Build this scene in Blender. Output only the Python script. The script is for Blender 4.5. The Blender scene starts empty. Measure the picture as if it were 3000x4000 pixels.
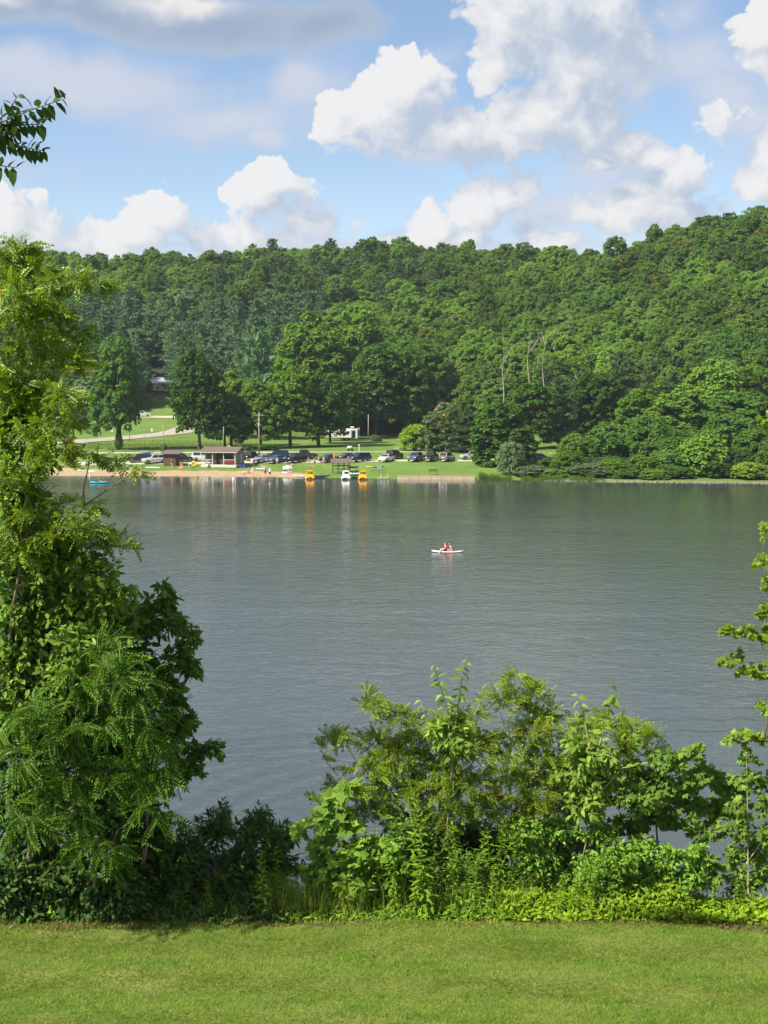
import bpy, bmesh, math, random
import numpy as np
from mathutils import Vector, Matrix, Euler

# ------------------------------------------------------------------ camera
SC = bpy.context.scene
COL = SC.collection
F_PX, W_PX, H_PX = 5333.0, 3000.0, 4000.0      # focal length in photo pixels
CAM_Z = 17.0                                    # above the lake
HOR_V = 1500.0                                  # row of the true horizon
PITCH = math.atan((2000.0 - HOR_V) / F_PX)
CP, SP = math.cos(PITCH), math.sin(PITCH)
cam_d = bpy.data.cameras.new('camera')
cam = bpy.data.objects.new('camera', cam_d); COL.objects.link(cam)
cam.location = (0, 0, CAM_Z)
cam.rotation_euler = (math.pi / 2 - PITCH, 0, 0)
cam_d.sensor_fit = 'VERTICAL'; cam_d.sensor_height = 36.0
cam_d.lens = F_PX / H_PX * 36.0
cam_d.clip_start = 0.1; cam_d.clip_end = 6000
SC.camera = cam
SC.render.resolution_x, SC.render.resolution_y = 768, 1024

# ------------------------------------------------------------------ sun and sky
SUN_EL = math.radians(47)
_sa = Vector((-0.87, -0.49, 0)).normalized()
SUN_DIR = Vector((_sa.x * math.cos(SUN_EL), _sa.y * math.cos(SUN_EL), math.sin(SUN_EL)))
sun_d = bpy.data.lights.new('sun', 'SUN'); sun_d.energy = 5.0; sun_d.angle = math.radians(0.53)
sun_d.color = (1.0, 0.95, 0.86)
sun = bpy.data.objects.new('sun', sun_d); COL.objects.link(sun)
sun.rotation_euler = SUN_DIR.to_track_quat('Z', 'Y').to_euler()
sun.location = (-60, -40, 120)

world = bpy.data.worlds.new('World'); SC.world = world; world.use_nodes = True
EXPO = 0.88
SKY_STRENGTH = 0.088

def build_sky():
    """Nishita sky with cumulus drawn by noise over the directions the photograph shows and by plain noise everywhere else."""
    nt = world.node_tree; nt.nodes.clear()
    # ---- a group: direction -> cloud thickness
    def field_group(name, blobs, warp, billow, generic):
        g = bpy.data.node_groups.new(name, 'ShaderNodeTree')
        g.interface.new_socket('Dir', in_out='INPUT', socket_type='NodeSocketVector')
        g.interface.new_socket('Height', in_out='OUTPUT', socket_type='NodeSocketFloat')
        N, L = g.nodes, g.links
        gi = N.new('NodeGroupInput'); go = N.new('NodeGroupOutput')
        d = gi.outputs[0]
        for sc_, amp, det in warp:
            n = N.new('ShaderNodeTexNoise'); n.inputs['Scale'].default_value = sc_; n.inputs['Detail'].default_value = det
            n.inputs['Roughness'].default_value = 0.55
            L.new(gi.outputs[0], n.inputs['Vector'])
            s = N.new('ShaderNodeVectorMath'); s.operation = 'SUBTRACT'; s.inputs[1].default_value = (.5, .5, .5); L.new(n.outputs['Color'], s.inputs[0])
            m = N.new('ShaderNodeVectorMath'); m.operation = 'MULTIPLY_ADD'; L.new(s.outputs[0], m.inputs[0]); m.inputs[1].default_value = (amp, amp, amp); L.new(d, m.inputs[2])
            d = m.outputs[0]
        sep = N.new('ShaderNodeSeparateXYZ'); L.new(d, sep.inputs[0])
        az = N.new('ShaderNodeMath'); az.operation = 'ARCTAN2'; L.new(sep.outputs[0], az.inputs[0]); L.new(sep.outputs[1], az.inputs[1])
        el = N.new('ShaderNodeMath'); el.operation = 'ARCSINE'; L.new(sep.outputs[2], el.inputs[0])
        p = N.new('ShaderNodeCombineXYZ'); L.new(az.outputs[0], p.inputs[0]); L.new(el.outputs[0], p.inputs[1])
        acc = None
        for (u, v, ru, rv, w) in blobs:
            ca = math.atan((u - 1500) / F_PX); ce = math.atan((2000 - v) / F_PX) - PITCH
            ra, re = ru / F_PX, rv / F_PX
            m = N.new('ShaderNodeVectorMath'); m.operation = 'MULTIPLY_ADD'; L.new(p.outputs[0], m.inputs[0])
            m.inputs[1].default_value = (1 / ra, 1 / re, 0); m.inputs[2].default_value = (-ca / ra, -ce / re, 0)
            l = N.new('ShaderNodeVectorMath'); l.operation = 'LENGTH'; L.new(m.outputs[0], l.inputs[0])
            q = N.new('ShaderNodeMath'); q.operation = 'MULTIPLY_ADD'; L.new(l.outputs['Value'], q.inputs[0])
            q.inputs[1].default_value = -w; q.inputs[2].default_value = w
            if acc is None: acc = q.outputs[0]
            else:
                x = N.new('ShaderNodeMath'); x.operation = 'SMOOTH_MAX'; x.inputs[2].default_value = 0.12
                L.new(acc, x.inputs[0]); L.new(q.outputs[0], x.inputs[1]); acc = x.outputs[0]
        # the rest of the sky: clouds of the same kind spread by noise, outside the window the photo shows
        gn = N.new('ShaderNodeTexNoise'); gn.inputs['Scale'].default_value = 5.0; gn.inputs['Detail'].default_value = 2
        L.new(d, gn.inputs['Vector'])
        gm = N.new('ShaderNodeMapRange'); gm.inputs[1].default_value = 0.36; gm.inputs[2].default_value = 0.68
        gm.inputs[3].default_value = -generic; gm.inputs[4].default_value = generic * 1.4
        L.new(gn.outputs['Fac'], gm.inputs[0])
        wv = N.new('ShaderNodeVectorMath'); wv.operation = 'MULTIPLY_ADD'; L.new(p.outputs[0], wv.inputs[0])
        wv.inputs[1].default_value = (1 / 0.36, 1 / 0.33, 0); wv.inputs[2].default_value = (0, -0.05 / 0.33, 0)
        wl = N.new('ShaderNodeVectorMath'); wl.operation = 'LENGTH'; L.new(wv.outputs[0], wl.inputs[0])
        wr = N.new('ShaderNodeMapRange'); wr.inputs[1].default_value = 0.95; wr.inputs[2].default_value = 1.25
        wr.inputs[3].default_value = -1.2; wr.inputs[4].default_value = 0.0; L.new(wl.outputs['Value'], wr.inputs[0])
        ga = N.new('ShaderNodeMath'); ga.operation = 'ADD'; L.new(gm.outputs[0], ga.inputs[0]); L.new(wr.outputs[0], ga.inputs[1])
        x = N.new('ShaderNodeMath'); x.operation = 'MAXIMUM'; L.new(acc, x.inputs[0]); L.new(ga.outputs[0], x.inputs[1]); acc = x.outputs[0]
        for sc_, amp, det in billow:
            if det == 'V':                                       # rounded cauliflower bumps
                n = N.new('ShaderNodeTexVoronoi'); n.feature = 'F1'; n.inputs['Scale'].default_value = sc_; n.inputs['Detail'].default_value = 2.5
                n.inputs['Roughness'].default_value = .6; n.inputs['Lacunarity'].default_value = 2.3; n.normalize = True
                L.new(d, n.inputs['Vector'])
                m = N.new('ShaderNodeMath'); m.operation = 'MULTIPLY_ADD'; L.new(n.outputs['Distance'], m.inputs[0]); m.inputs[1].default_value = amp * 2; m.inputs[2].default_value = -amp * .8
                a = N.new('ShaderNodeMath'); a.operation = 'ADD'; L.new(acc, a.inputs[0]); L.new(m.outputs[0], a.inputs[1]); acc = a.outputs[0]
                continue
            n = N.new('ShaderNodeTexNoise'); n.inputs['Scale'].default_value = sc_; n.inputs['Detail'].default_value = det
            n.inputs['Roughness'].default_value = 0.52; L.new(d, n.inputs['Vector'])
            m = N.new('ShaderNodeMath'); m.operation = 'MULTIPLY_ADD'; L.new(n.outputs['Fac'], m.inputs[0]); m.inputs[1].default_value = amp; m.inputs[2].default_value = -amp * .5
            a = N.new('ShaderNodeMath'); a.operation = 'ADD'; L.new(acc, a.inputs[0]); L.new(m.outputs[0], a.inputs[1]); acc = a.outputs[0]
        L.new(acc, go.inputs[0])
        return g
    N, L = nt.nodes, nt.links
    tc = N.new('ShaderNodeTexCoord')
    nrm = N.new('ShaderNodeVectorMath'); nrm.operation = 'NORMALIZE'; L.new(tc.outputs['Generated'], nrm.inputs[0])
    D = nrm.outputs[0]
    sky = N.new('ShaderNodeTexSky'); sky.sky_type = 'NISHITA'; sky.sun_disc = False
    sky.sun_elevation = SUN_EL; sky.sun_rotation = math.atan2(SUN_DIR.x, SUN_DIR.y)
    sky.air_density = 1.0; sky.dust_density = 0.35; sky.ozone_density = 3.0; sky.altitude = 300
    # cumulus in the frame: (u, v, radius u, radius v, weight)
    def layer(blobs, warp, billow, generic, lo, hi, opacity, lit, shade, k, bias, dv, col, soft=0.0):
        g = field_group('cloud_field', blobs, warp, billow, generic)
        a = N.new('ShaderNodeGroup'); a.node_tree = g; L.new(D, a.inputs[0])
        al = N.new('ShaderNodeMapRange'); al.interpolation_type = 'SMOOTHSTEP'; al.inputs[1].default_value = lo; al.inputs[2].default_value = hi
        al.inputs[4].default_value = opacity; L.new(a.outputs[0], al.inputs[0])
        mx = N.new('ShaderNodeMix'); mx.data_type = 'RGBA'; mx.inputs[6].default_value = (*shade, 1); mx.inputs[7].default_value = (*lit, 1)
        if dv is None:
            sh = N.new('ShaderNodeMath'); sh.operation = 'MULTIPLY_ADD'; sh.use_clamp = True; L.new(a.outputs[0], sh.inputs[0]); sh.inputs[1].default_value = k; sh.inputs[2].default_value = bias
        else:
            off = N.new('ShaderNodeVectorMath'); off.operation = 'ADD'; L.new(D, off.inputs[0]); off.inputs[1].default_value = dv
            b = N.new('ShaderNodeGroup'); b.node_tree = g; L.new(off.outputs[0], b.inputs[0])
            df = N.new('ShaderNodeMath'); df.operation = 'SUBTRACT'; L.new(a.outputs[0], df.inputs[0]); L.new(b.outputs[0], df.inputs[1])
            sh = N.new('ShaderNodeMapRange'); sh.interpolation_type = 'SMOOTHSTEP'; sh.inputs[1].default_value = bias - k; sh.inputs[2].default_value = bias + k; L.new(df.outputs[0], sh.inputs[0])
            hi_ = N.new('ShaderNodeMath'); hi_.operation = 'MULTIPLY_ADD'; L.new(sh.outputs[0], hi_.inputs[0]); hi_.inputs[1].default_value = -soft; hi_.inputs[2].default_value = hi + soft
            L.new(hi_.outputs[0], al.inputs[2])
        L.new(sh.outputs[0], mx.inputs[0])
        out = N.new('ShaderNodeMix'); out.data_type = 'RGBA'; L.new(al.outputs[0], out.inputs[0]); L.new(col, out.inputs[6]); L.new(mx.outputs[2], out.inputs[7])
        return out.outputs[2]
    tint = N.new('ShaderNodeMix'); tint.data_type = 'RGBA'; tint.blend_type = 'MULTIPLY'; tint.inputs[0].default_value = 1
    L.new(sky.outputs[0], tint.inputs[6]); tint.inputs[7].default_value = (*SKY_TINT, 1)
    col = tint.outputs[2]
    S = SKY_STRENGTH
    e_ = S * 2 ** EXPO; c = lambda r, g_, b: (r / e_, g_ / e_, b / e_)
    col = layer(VEIL, [(6, .10, 4)], [(10, .7, 5), (40, .25, 3)], 0.6, -0.06, 0.8, 0.82, c(.68, .70, .79), c(.49, .59, .76), 0.9, .1, None, col)
    col = layer(CUMULUS, [(11, .05, 2), (60, .012, 2)], [(22, .75, 4), (42, -1.1, 'V')], 0.7, 0.03, 0.20, .95, c(.90, .89, .88), c(.48, .56, .69), .9, .16, (-.018, 0, .020), col, .5)
    col = layer(GREY, [(7, .07, 4)], [(14, .6, 5)], 0.2, -0.10, 0.55, 0.95, c(.35, .44, .58), c(.52, .60, .72), 0.9, .15, None, col)
    col = layer(TOPW, [(14, .07, 4)], [(20, .9, 5)], 0.1, 0.0, 0.9, 0.95, c(.88, .85, .83), c(.55, .60, .68), 1.1, .1, None, col)
    sz = N.new('ShaderNodeSeparateXYZ'); L.new(D, sz.inputs[0])                     # below the horizon: plain dim ground
    gd = N.new('ShaderNodeMapRange'); gd.inputs[1].default_value = -.005; gd.inputs[2].default_value = -.03; L.new(sz.outputs[2], gd.inputs[0])
    gx = N.new('ShaderNodeMix'); gx.data_type = 'RGBA'; L.new(gd.outputs[0], gx.inputs[0]); L.new(col, gx.inputs[6]); gx.inputs[7].default_value = (.5, .6, .35, 1); col = gx.outputs[2]
    bg = N.new('ShaderNodeBackground'); bg.inputs[1].default_value = S; L.new(col, bg.inputs[0])
    wo = N.new('ShaderNodeOutputWorld'); L.new(bg.outputs[0], wo.inputs[0])

SKY_TINT = (1.07, 1.0, 0.97)
VEIL = [(300, 330, 900, 180, 1.2), (900, 430, 520, 150, 1), (2700, 330, 420, 140, .9), (2950, 560, 300, 330, .7),
        (420, 930, 700, 130, 1.1), (1050, 950, 380, 90, .8), (1700, 1000, 1700, 70, .8), (2250, 880, 700, 130, 1.1), (1250, 330, 330, 240, .7), (120, 720, 150, 110, .5), (330, 690, 60, 70, .5),
        (1180, 330, 190, 140, 1.2), (1060, 530, 170, 80, 1.1), (2800, 430, 190, 110, .9), (2860, 510, 130, 140, 1), (2330, 720, 260, 110, 1),
        (1650, 570, 360, 70, .8), (2100, 550, 360, 80, .8), (2600, 150, 160, 200, .6), (1160, 870, 200, 110, .9), (1650, 130, 180, 110, .4), (2450, 330, 160, 260, .8)]
CUMULUS = [(2120, 40, 330, 260, 1.3), (2350, 60, 230, 200, 1.2), (1900, 120, 150, 170, 1), (1900, 250, 90, 110, .8), (2230, 300, 220, 260, 1.1), (2060, 470, 240, 130, 1.1), (2240, 500, 180, 110, .8), (2420, 170, 170, 200, 1.1), (2330, 400, 150, 170, .9), (2300, 540, 160, 70, .7),
        (1580, 350, 180, 160, 1.2), (1550, 220, 100, 70, 1), (1490, 440, 190, 110, 1), (1400, 500, 150, 60, .8), (1780, 510, 280, 110, 1.1), (1560, 565, 220, 70, .9), (1900, 550, 320, 90, .9),
        (1080, 730, 110, 80, 1.2), (990, 745, 90, 50, 1), (1170, 765, 100, 60, 1), (1060, 680, 60, 50, .9), (1080, 830, 120, 70, .55), (1190, 890, 100, 70, .5), (980, 910, 110, 60, .5),
        (630, 870, 110, 100, 1.2), (560, 930, 140, 80, 1), (450, 970, 100, 80, .9), (30, 880, 110, 100, 1), (140, 910, 100, 90, .8), (760, 950, 110, 60, .7), (300, 940, 150, 60, .6),
        (1940, 760, 150, 90, 1.2), (2030, 720, 80, 70, 1), (1850, 810, 130, 100, 1), (1640, 890, 70, 80, 1.1), (1720, 900, 60, 70, .9), (1740, 950, 240, 50, .9), (2080, 920, 90, 60, .8), (2190, 960, 110, 70, .9),
        (2480, 560, 65, 80, 1.1), (2560, 640, 90, 90, 1), (2620, 720, 120, 130, 1.1), (2500, 760, 140, 90, .8), (2440, 830, 260, 70, .75), (2340, 620, 80, 36, 1), (2640, 850, 160, 80, .8), 
        (2970, 160, 110, 150, 1.1), (2990, 300, 80, 80, .8), (3010, 650, 90, 100, .9), (2950, 780, 120, 70, 1), (2820, 520, 90, 60, .4)]
GREY = [(250, 95, 700, 95, 1.3), (900, 90, 560, 110, 1.2), (1280, 130, 260, 120, 1.1), (-200, 90, 500, 90, 1.2)]
TOPW = [(700, 20, 330, 90, 1), (60, 40, 200, 70, .8), (300, -40, 500, 90, .8)]
build_sky()
try:
    world.cycles.sampling_method = 'NONE'
except Exception: pass

SC.view_settings.view_transform = 'Standard'; SC.view_settings.look = 'None'
SC.view_settings.exposure = EXPO; SC.view_settings.gamma = 1.0; SC.view_settings.use_curve_mapping = False
SC.render.engine = 'CYCLES'
cy = SC.cycles
cy.use_denoising = True
try: cy.denoiser = 'OPENIMAGEDENOISE'; cy.denoising_input_passes = 'RGB_ALBEDO_NORMAL'; cy.denoising_prefilter = 'ACCURATE'
except Exception: pass
cy.max_bounces = 6; cy.diffuse_bounces = 3; cy.glossy_bounces = 3; cy.transmission_bounces = 4; cy.transparent_max_bounces = 6
cy.caustics_reflective = False; cy.caustics_refractive = False
cy.sample_clamp_indirect = 6
SC.render.use_persistent_data = False
# ------------------------------------------------------------------ helpers
RNG = np.random.default_rng(7); random.seed(7)

def ray(u, v):
    a, b = (u - 1500) / F_PX, (2000 - v) / F_PX
    return Vector((a, CP + b * SP, -SP + b * CP))
def at(u, v, Y):
    d = ray(u, v); return Vector((0, 0, CAM_Z)) + d * (Y / d.y)
def at_z(u, v, z=0.0):
    d = ray(u, v); return Vector((0, 0, CAM_Z)) + d * ((z - CAM_Z) / d.z)
def pxm(Y): return F_PX / Y                     # photo pixels per metre at depth Y
def x_of(u, Y): return (u - 1500) / F_PX * Y * 1.003

def link(o, parent=None):
    COL.objects.link(o)
    if parent is not None: o.parent = parent
    return o
def tag(o, label=None, cat=None, group=None, kind=None):
    if label: o['label'] = label
    if cat: o['category'] = cat
    if group: o['group'] = group
    if kind: o['kind'] = kind
    return o
def empty(name, loc, rz=0, label=None, cat=None, group=None):
    o = bpy.data.objects.new(name, None); o.empty_display_size = .2; link(o)
    o.location = loc; o.rotation_euler = (0, 0, rz); return tag(o, label, cat, group)

def np_mesh(name, V, F, mat=None, smooth=False):
    V = np.asarray(V, dtype=np.float32); F = np.asarray(F, dtype=np.int32)
    me = bpy.data.meshes.new(name)
    me.vertices.add(len(V)); me.vertices.foreach_set('co', V.ravel())
    k = F.shape[1]
    me.loops.add(F.size); me.loops.foreach_set('vertex_index', F.ravel())
    me.polygons.add(len(F)); me.polygons.foreach_set('loop_start', np.arange(len(F), dtype=np.int32) * k)
    me.update(calc_edges=True)
    if smooth: me.polygons.foreach_set('use_smooth', np.ones(len(F), dtype=bool))
    if mat: me.materials.append(mat)
    return me
def mesh_obj(name, me, parent=None, loc=None):
    o = bpy.data.objects.new(name, me); link(o, parent)
    if loc is not None: o.location = loc
    return o

class MB:
    """collects boxes, tubes and panels, then links them as one mesh object"""
    def __init__(s): s.v = []; s.f = []
    def add(s, vs, fs):
        b = len(s.v); s.v += [tuple(p) for p in vs]; s.f += [tuple(i + b for i in f) for f in fs]; return s
    def box(s, c, d, rz=0, taper=1.0):
        cx, cy_, cz = c; hx, hy, hz = d[0] / 2, d[1] / 2, d[2] / 2
        vs = []
        for z, t in ((-hz, 1), (hz, taper)):
            for x, y in ((-hx, -hy), (hx, -hy), (hx, hy), (-hx, hy)):
                x, y = x * t, y * t
                vs.append((cx + x * math.cos(rz) - y * math.sin(rz), cy_ + x * math.sin(rz) + y * math.cos(rz), cz + z))
        return s.add(vs, [(0, 3, 2, 1), (4, 5, 6, 7), (0, 1, 5, 4), (1, 2, 6, 5), (2, 3, 7, 6), (3, 0, 4, 7)])
    def tube(s, pts, rad, n=6, cap=True):
        pts = [Vector(p) for p in pts]
        if not hasattr(rad, '__len__'): rad = [rad] * len(pts)
        vs = []
        for i, p in enumerate(pts):
            t = (pts[min(i + 1, len(pts) - 1)] - pts[max(i - 1, 0)])
            t = t.normalized() if t.length > 1e-9 else Vector((0, 0, 1))
            a = Vector((0, 0, 1)) if abs(t.z) < .9 else Vector((1, 0, 0))
            x = t.cross(a).normalized(); y = t.cross(x)
            for k in range(n):
                w = 2 * math.pi * k / n; vs.append(p + x * (math.cos(w) * rad[i]) + y * (math.sin(w) * rad[i]))
        fs = []
        for i in range(len(pts) - 1):
            for k in range(n): fs.append((i * n + k, i * n + (k + 1) % n, (i + 1) * n + (k + 1) % n, (i + 1) * n + k))
        if cap: fs.append(tuple(range(n))[::-1]); fs.append(tuple((len(pts) - 1) * n + k for k in range(n)))
        return s.add(vs, fs)
    def lathe(s, prof, c=(0, 0, 0), axis='Z', n=16):
        vs = []
        for r, h in prof:
            for k in range(n):
                w = 2 * math.pi * k / n; a, b = r * math.cos(w), r * math.sin(w)
                p = (a, b, h) if axis == 'Z' else ((h, a, b) if axis == 'X' else (a, h, b))
                vs.append((c[0] + p[0], c[1] + p[1], c[2] + p[2]))
        m = len(prof)
        fs = [(i * n + k, i * n + (k + 1) % n, (i + 1) * n + (k + 1) % n, (i + 1) * n + k) for i in range(m - 1) for k in range(n)]
        if prof[0][0] > 1e-4: fs.append(tuple(range(n))[::-1])
        if prof[-1][0] > 1e-4: fs.append(tuple((m - 1) * n + k for k in range(n)))
        return s.add(vs, fs)
    def loft(s, rings, cap=True):
        n = len(rings[0]); vs = [p for r in rings for p in r]
        fs = [(i * n + k, i * n + (k + 1) % n, (i + 1) * n + (k + 1) % n, (i + 1) * n + k) for i in range(len(rings) - 1) for k in range(n)]
        if cap: fs.append(tuple(range(n))[::-1]); fs.append(tuple((len(rings) - 1) * n + k for k in range(n)))
        return s.add(vs, fs)
    def prism(s, poly, y0, y1):
        n = len(poly); vs = [(x, y0, z) for x, z in poly] + [(x, y1, z) for x, z in poly]
        fs = [(k, (k + 1) % n, n + (k + 1) % n, n + k) for k in range(n)] + [tuple(range(n))[::-1], tuple(range(n, 2 * n))]
        return s.add(vs, fs)
    def panel(s, q, t=.012):
        """a thin slab on the four points q, t thick along its normal"""
        q = [Vector(p) for p in q]; nrm = (q[1] - q[0]).cross(q[3] - q[0]).normalized() * t
        vs = q + [p + nrm for p in q]
        return s.add(vs, [(3, 2, 1, 0), (4, 5, 6, 7), (0, 1, 5, 4), (1, 2, 6, 5), (2, 3, 7, 6), (3, 0, 4, 7)])
    def build(s, name, mat, parent=None, smooth=False, bevel=0, loc=None, fix=True):
        me = bpy.data.meshes.new(name); me.from_pydata(s.v, [], s.f)
        if fix or bevel:
            bm = bmesh.new(); bm.from_mesh(me)
            if bevel: bmesh.ops.bevel(bm, geom=[e for e in bm.edges if len(e.link_faces) == 2 and e.calc_face_angle(0) > .5], offset=bevel, segments=2, affect='EDGES', clamp_overlap=True)
            bmesh.ops.recalc_face_normals(bm, faces=bm.faces)
            bm.to_mesh(me); bm.free()
        if smooth:
            me.polygons.foreach_set('use_smooth', np.ones(len(me.polygons), dtype=bool))
        me.materials.append(mat)
        return mesh_obj(name, me, parent, loc)

# ------------------------------------------------------------------ materials
MATS = {}
def mat_plain(name, col, rough=.6, metal=0, var=.12, scale=6, bump=0, spec=.4, coat=0):
    """paint, wood, stone: a base colour broken by noise, in object space"""
    if name in MATS: return MATS[name]
    m = bpy.data.materials.new(name); m.use_nodes = True; nt = m.node_tree; N, L = nt.nodes, nt.links
    b = N['Principled BSDF']; b.inputs['Roughness'].default_value = rough; b.inputs['Metallic'].default_value = metal
    b.inputs['Specular IOR Level'].default_value = spec; b.inputs['Coat Weight'].default_value = coat; b.inputs['Coat Roughness'].default_value = .05
    t = N.new('ShaderNodeTexCoord'); n = N.new('ShaderNodeTexNoise'); n.inputs['Scale'].default_value = scale; n.inputs['Detail'].default_value = 5
    L.new(t.outputs['Object'], n.inputs['Vector'])
    r = N.new('ShaderNodeMapRange'); r.inputs[1].default_value = .3; r.inputs[2].default_value = .7; r.inputs[3].default_value = 1 - var; r.inputs[4].default_value = 1 + var
    L.new(n.outputs['Fac'], r.inputs[0])
    h = N.new('ShaderNodeVectorMath'); h.operation = 'SCALE'; h.inputs[0].default_value = col; L.new(r.outputs[0], h.inputs['Scale'])
    L.new(h.outputs[0], b.inputs['Base Color'])
    if bump:
        bu = N.new('ShaderNodeBump'); bu.inputs['Strength'].default_value = bump; bu.inputs['Distance'].default_value = .02
        L.new(n.outputs['Fac'], bu.inputs['Height']); L.new(bu.outputs[0], b.inputs['Normal'])
    MATS[name] = m; return m
def mat_glass(name='dark_glass', col=(.02, .025, .03), rough=.04):
    if name in MATS: return MATS[name]
    m = bpy.data.materials.new(name); m.use_nodes = True; b = m.node_tree.nodes['Principled BSDF']
    b.inputs['Base Color'].default_value = (*col, 1); b.inputs['Roughness'].default_value = rough; b.inputs['Specular IOR Level'].default_value = .6
    MATS[name] = m; return m
def mat_leaf(name, col, col2, trans=.35, gloss=.0, isl=.35, objv=.25, tcol=None, yellow=0.0):
    """foliage: two hues mixed per leaf and per plant, with light shining through"""
    if name in MATS: return MATS[name]
    m = bpy.data.materials.new(name); m.use_nodes = True; nt = m.node_tree; N, L = nt.nodes, nt.links; N.clear()
    g = N.new('ShaderNodeNewGeometry'); oi = N.new('ShaderNodeObjectInfo')
    mx = N.new('ShaderNodeMix'); mx.data_type = 'RGBA'; mx.inputs[6].default_value = (*col, 1); mx.inputs[7].default_value = (*col2, 1)
    a = N.new('ShaderNodeMath'); a.operation = 'MULTIPLY_ADD'; L.new(g.outputs['Random Per Island'], a.inputs[0]); a.inputs[1].default_value = .6
    o2 = N.new('ShaderNodeMath'); o2.operation = 'MULTIPLY'; L.new(oi.outputs['Random'], o2.inputs[0]); o2.inputs[1].default_value = .4
    L.new(o2.outputs[0], a.inputs[2]); L.new(a.outputs[0], mx.inputs[0])
    wn = N.new('ShaderNodeTexWhiteNoise'); wn.noise_dimensions = '1D'; L.new(g.outputs['Random Per Island'], wn.inputs['W'])
    r = N.new('ShaderNodeMapRange'); r.inputs[3].default_value = 1 - isl; r.inputs[4].default_value = 1 + isl; L.new(wn.outputs['Value'], r.inputs[0])
    wo = N.new('ShaderNodeTexWhiteNoise'); wo.noise_dimensions = '1D'; L.new(oi.outputs['Random'], wo.inputs['W'])
    r2 = N.new('ShaderNodeMapRange'); r2.inputs[3].default_value = 1 - objv; r2.inputs[4].default_value = 1 + objv; L.new(wo.outputs['Value'], r2.inputs[0])
    mm = N.new('ShaderNodeMath'); mm.operation = 'MULTIPLY'; L.new(r.outputs[0], mm.inputs[0]); L.new(r2.outputs[0], mm.inputs[1])
    s = N.new('ShaderNodeVectorMath'); s.operation = 'SCALE'; L.new(mx.outputs[2], s.inputs[0]); L.new(mm.outputs[0], s.inputs['Scale'])
    col_out = s.outputs[0]
    if yellow > 0:
        gt = N.new('ShaderNodeMath'); gt.operation = 'GREATER_THAN'; gt.inputs[1].default_value = 1 - yellow
        L.new(wn.outputs['Value'], gt.inputs[0])
        ym = N.new('ShaderNodeMix'); ym.data_type = 'RGBA'; L.new(gt.outputs[0], ym.inputs[0]); L.new(col_out, ym.inputs[6]); ym.inputs[7].default_value = (.42, .26, .03, 1)
        col_out = ym.outputs[2]
    d = N.new('ShaderNodeBsdfDiffuse'); L.new(col_out, d.inputs[0])
    t = N.new('ShaderNodeBsdfTranslucent')
    ts = N.new('ShaderNodeVectorMath'); ts.operation = 'MULTIPLY'; L.new(col_out, ts.inputs[0]); ts.inputs[1].default_value = tcol or (1.5, 1.5, .6); L.new(ts.outputs[0], t.inputs[0])
    ms = N.new('ShaderNodeMixShader'); ms.inputs[0].default_value = trans; L.new(d.outputs[0], ms.inputs[1]); L.new(t.outputs[0], ms.inputs[2])
    res = ms.outputs[0]
    if gloss > 0:
        gl = N.new('ShaderNodeBsdfGlossy'); gl.inputs['Roughness'].default_value = .38; gl.inputs[0].default_value = (1, 1, 1, 1)
        lw = N.new('ShaderNodeFresnel'); lw.inputs[0].default_value = 1.4
        ml = N.new('ShaderNodeMath'); ml.operation = 'MULTIPLY'; ml.inputs[1].default_value = gloss; L.new(lw.outputs[0], ml.inputs[0])
        m2 = N.new('ShaderNodeMixShader'); L.new(ml.outputs[0], m2.inputs[0]); L.new(res, m2.inputs[1]); L.new(gl.outputs[0], m2.inputs[2]); res = m2.outputs[0]
    ou = N.new('ShaderNodeOutputMaterial'); L.new(res, ou.inputs[0])
    MATS[name] = m; return m
def mat_ground(name, stops, scale, scale2=40, bump=.3, rough=.9, dist=.05, coord='Object'):
    """soil, sand, mown grass: several colours mixed by two noises, world sized"""
    if name in MATS: return MATS[name]
    m = bpy.data.materials.new(name); m.use_nodes = True; nt = m.node_tree; N, L = nt.nodes, nt.links
    b = N['Principled BSDF']; b.inputs['Roughness'].default_value = rough; b.inputs['Specular IOR Level'].default_value = .15
    t = N.new('ShaderNodeTexCoord')
    n1 = N.new('ShaderNodeTexNoise'); n1.inputs['Scale'].default_value = scale; n1.inputs['Detail'].default_value = 6; n1.inputs['Roughness'].default_value = .6
    n2 = N.new('ShaderNodeTexNoise'); n2.inputs['Scale'].default_value = scale2; n2.inputs['Detail'].default_value = 4
    L.new(t.outputs[coord], n1.inputs['Vector']); L.new(t.outputs[coord], n2.inputs['Vector'])
    ad = N.new('ShaderNodeMath'); ad.operation = 'MULTIPLY_ADD'; ad.inputs[1].default_value = .45; L.new(n2.outputs['Fac'], ad.inputs[0])
    mu = N.new('ShaderNodeMath'); mu.operation = 'MULTIPLY'; mu.inputs[1].default_value = .55; L.new(n1.outputs['Fac'], mu.inputs[0]); L.new(mu.outputs[0], ad.inputs[2])
    cr = N.new('ShaderNodeValToRGB'); L.new(ad.outputs[0], cr.inputs[0])
    e = cr.color_ramp.elements; e[0].position = .34; e[0].color = (*stops[0], 1); e[1].position = .66; e[1].color = (*stops[-1], 1)
    for i, c in enumerate(stops[1:-1]):
        x = e.new(.34 + .32 * (i + 1) / (len(stops) - 1)); x.color = (*c, 1)
    L.new(cr.outputs[0], b.inputs['Base Color'])
    if bump:
        bu = N.new('ShaderNodeBump'); bu.inputs['Strength'].default_value = bump; bu.inputs['Distance'].default_value = dist
        L.new(ad.outputs[0], bu.inputs['Height']); L.new(bu.outputs[0], b.inputs['Normal'])
    MATS[name] = m; return m
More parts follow.
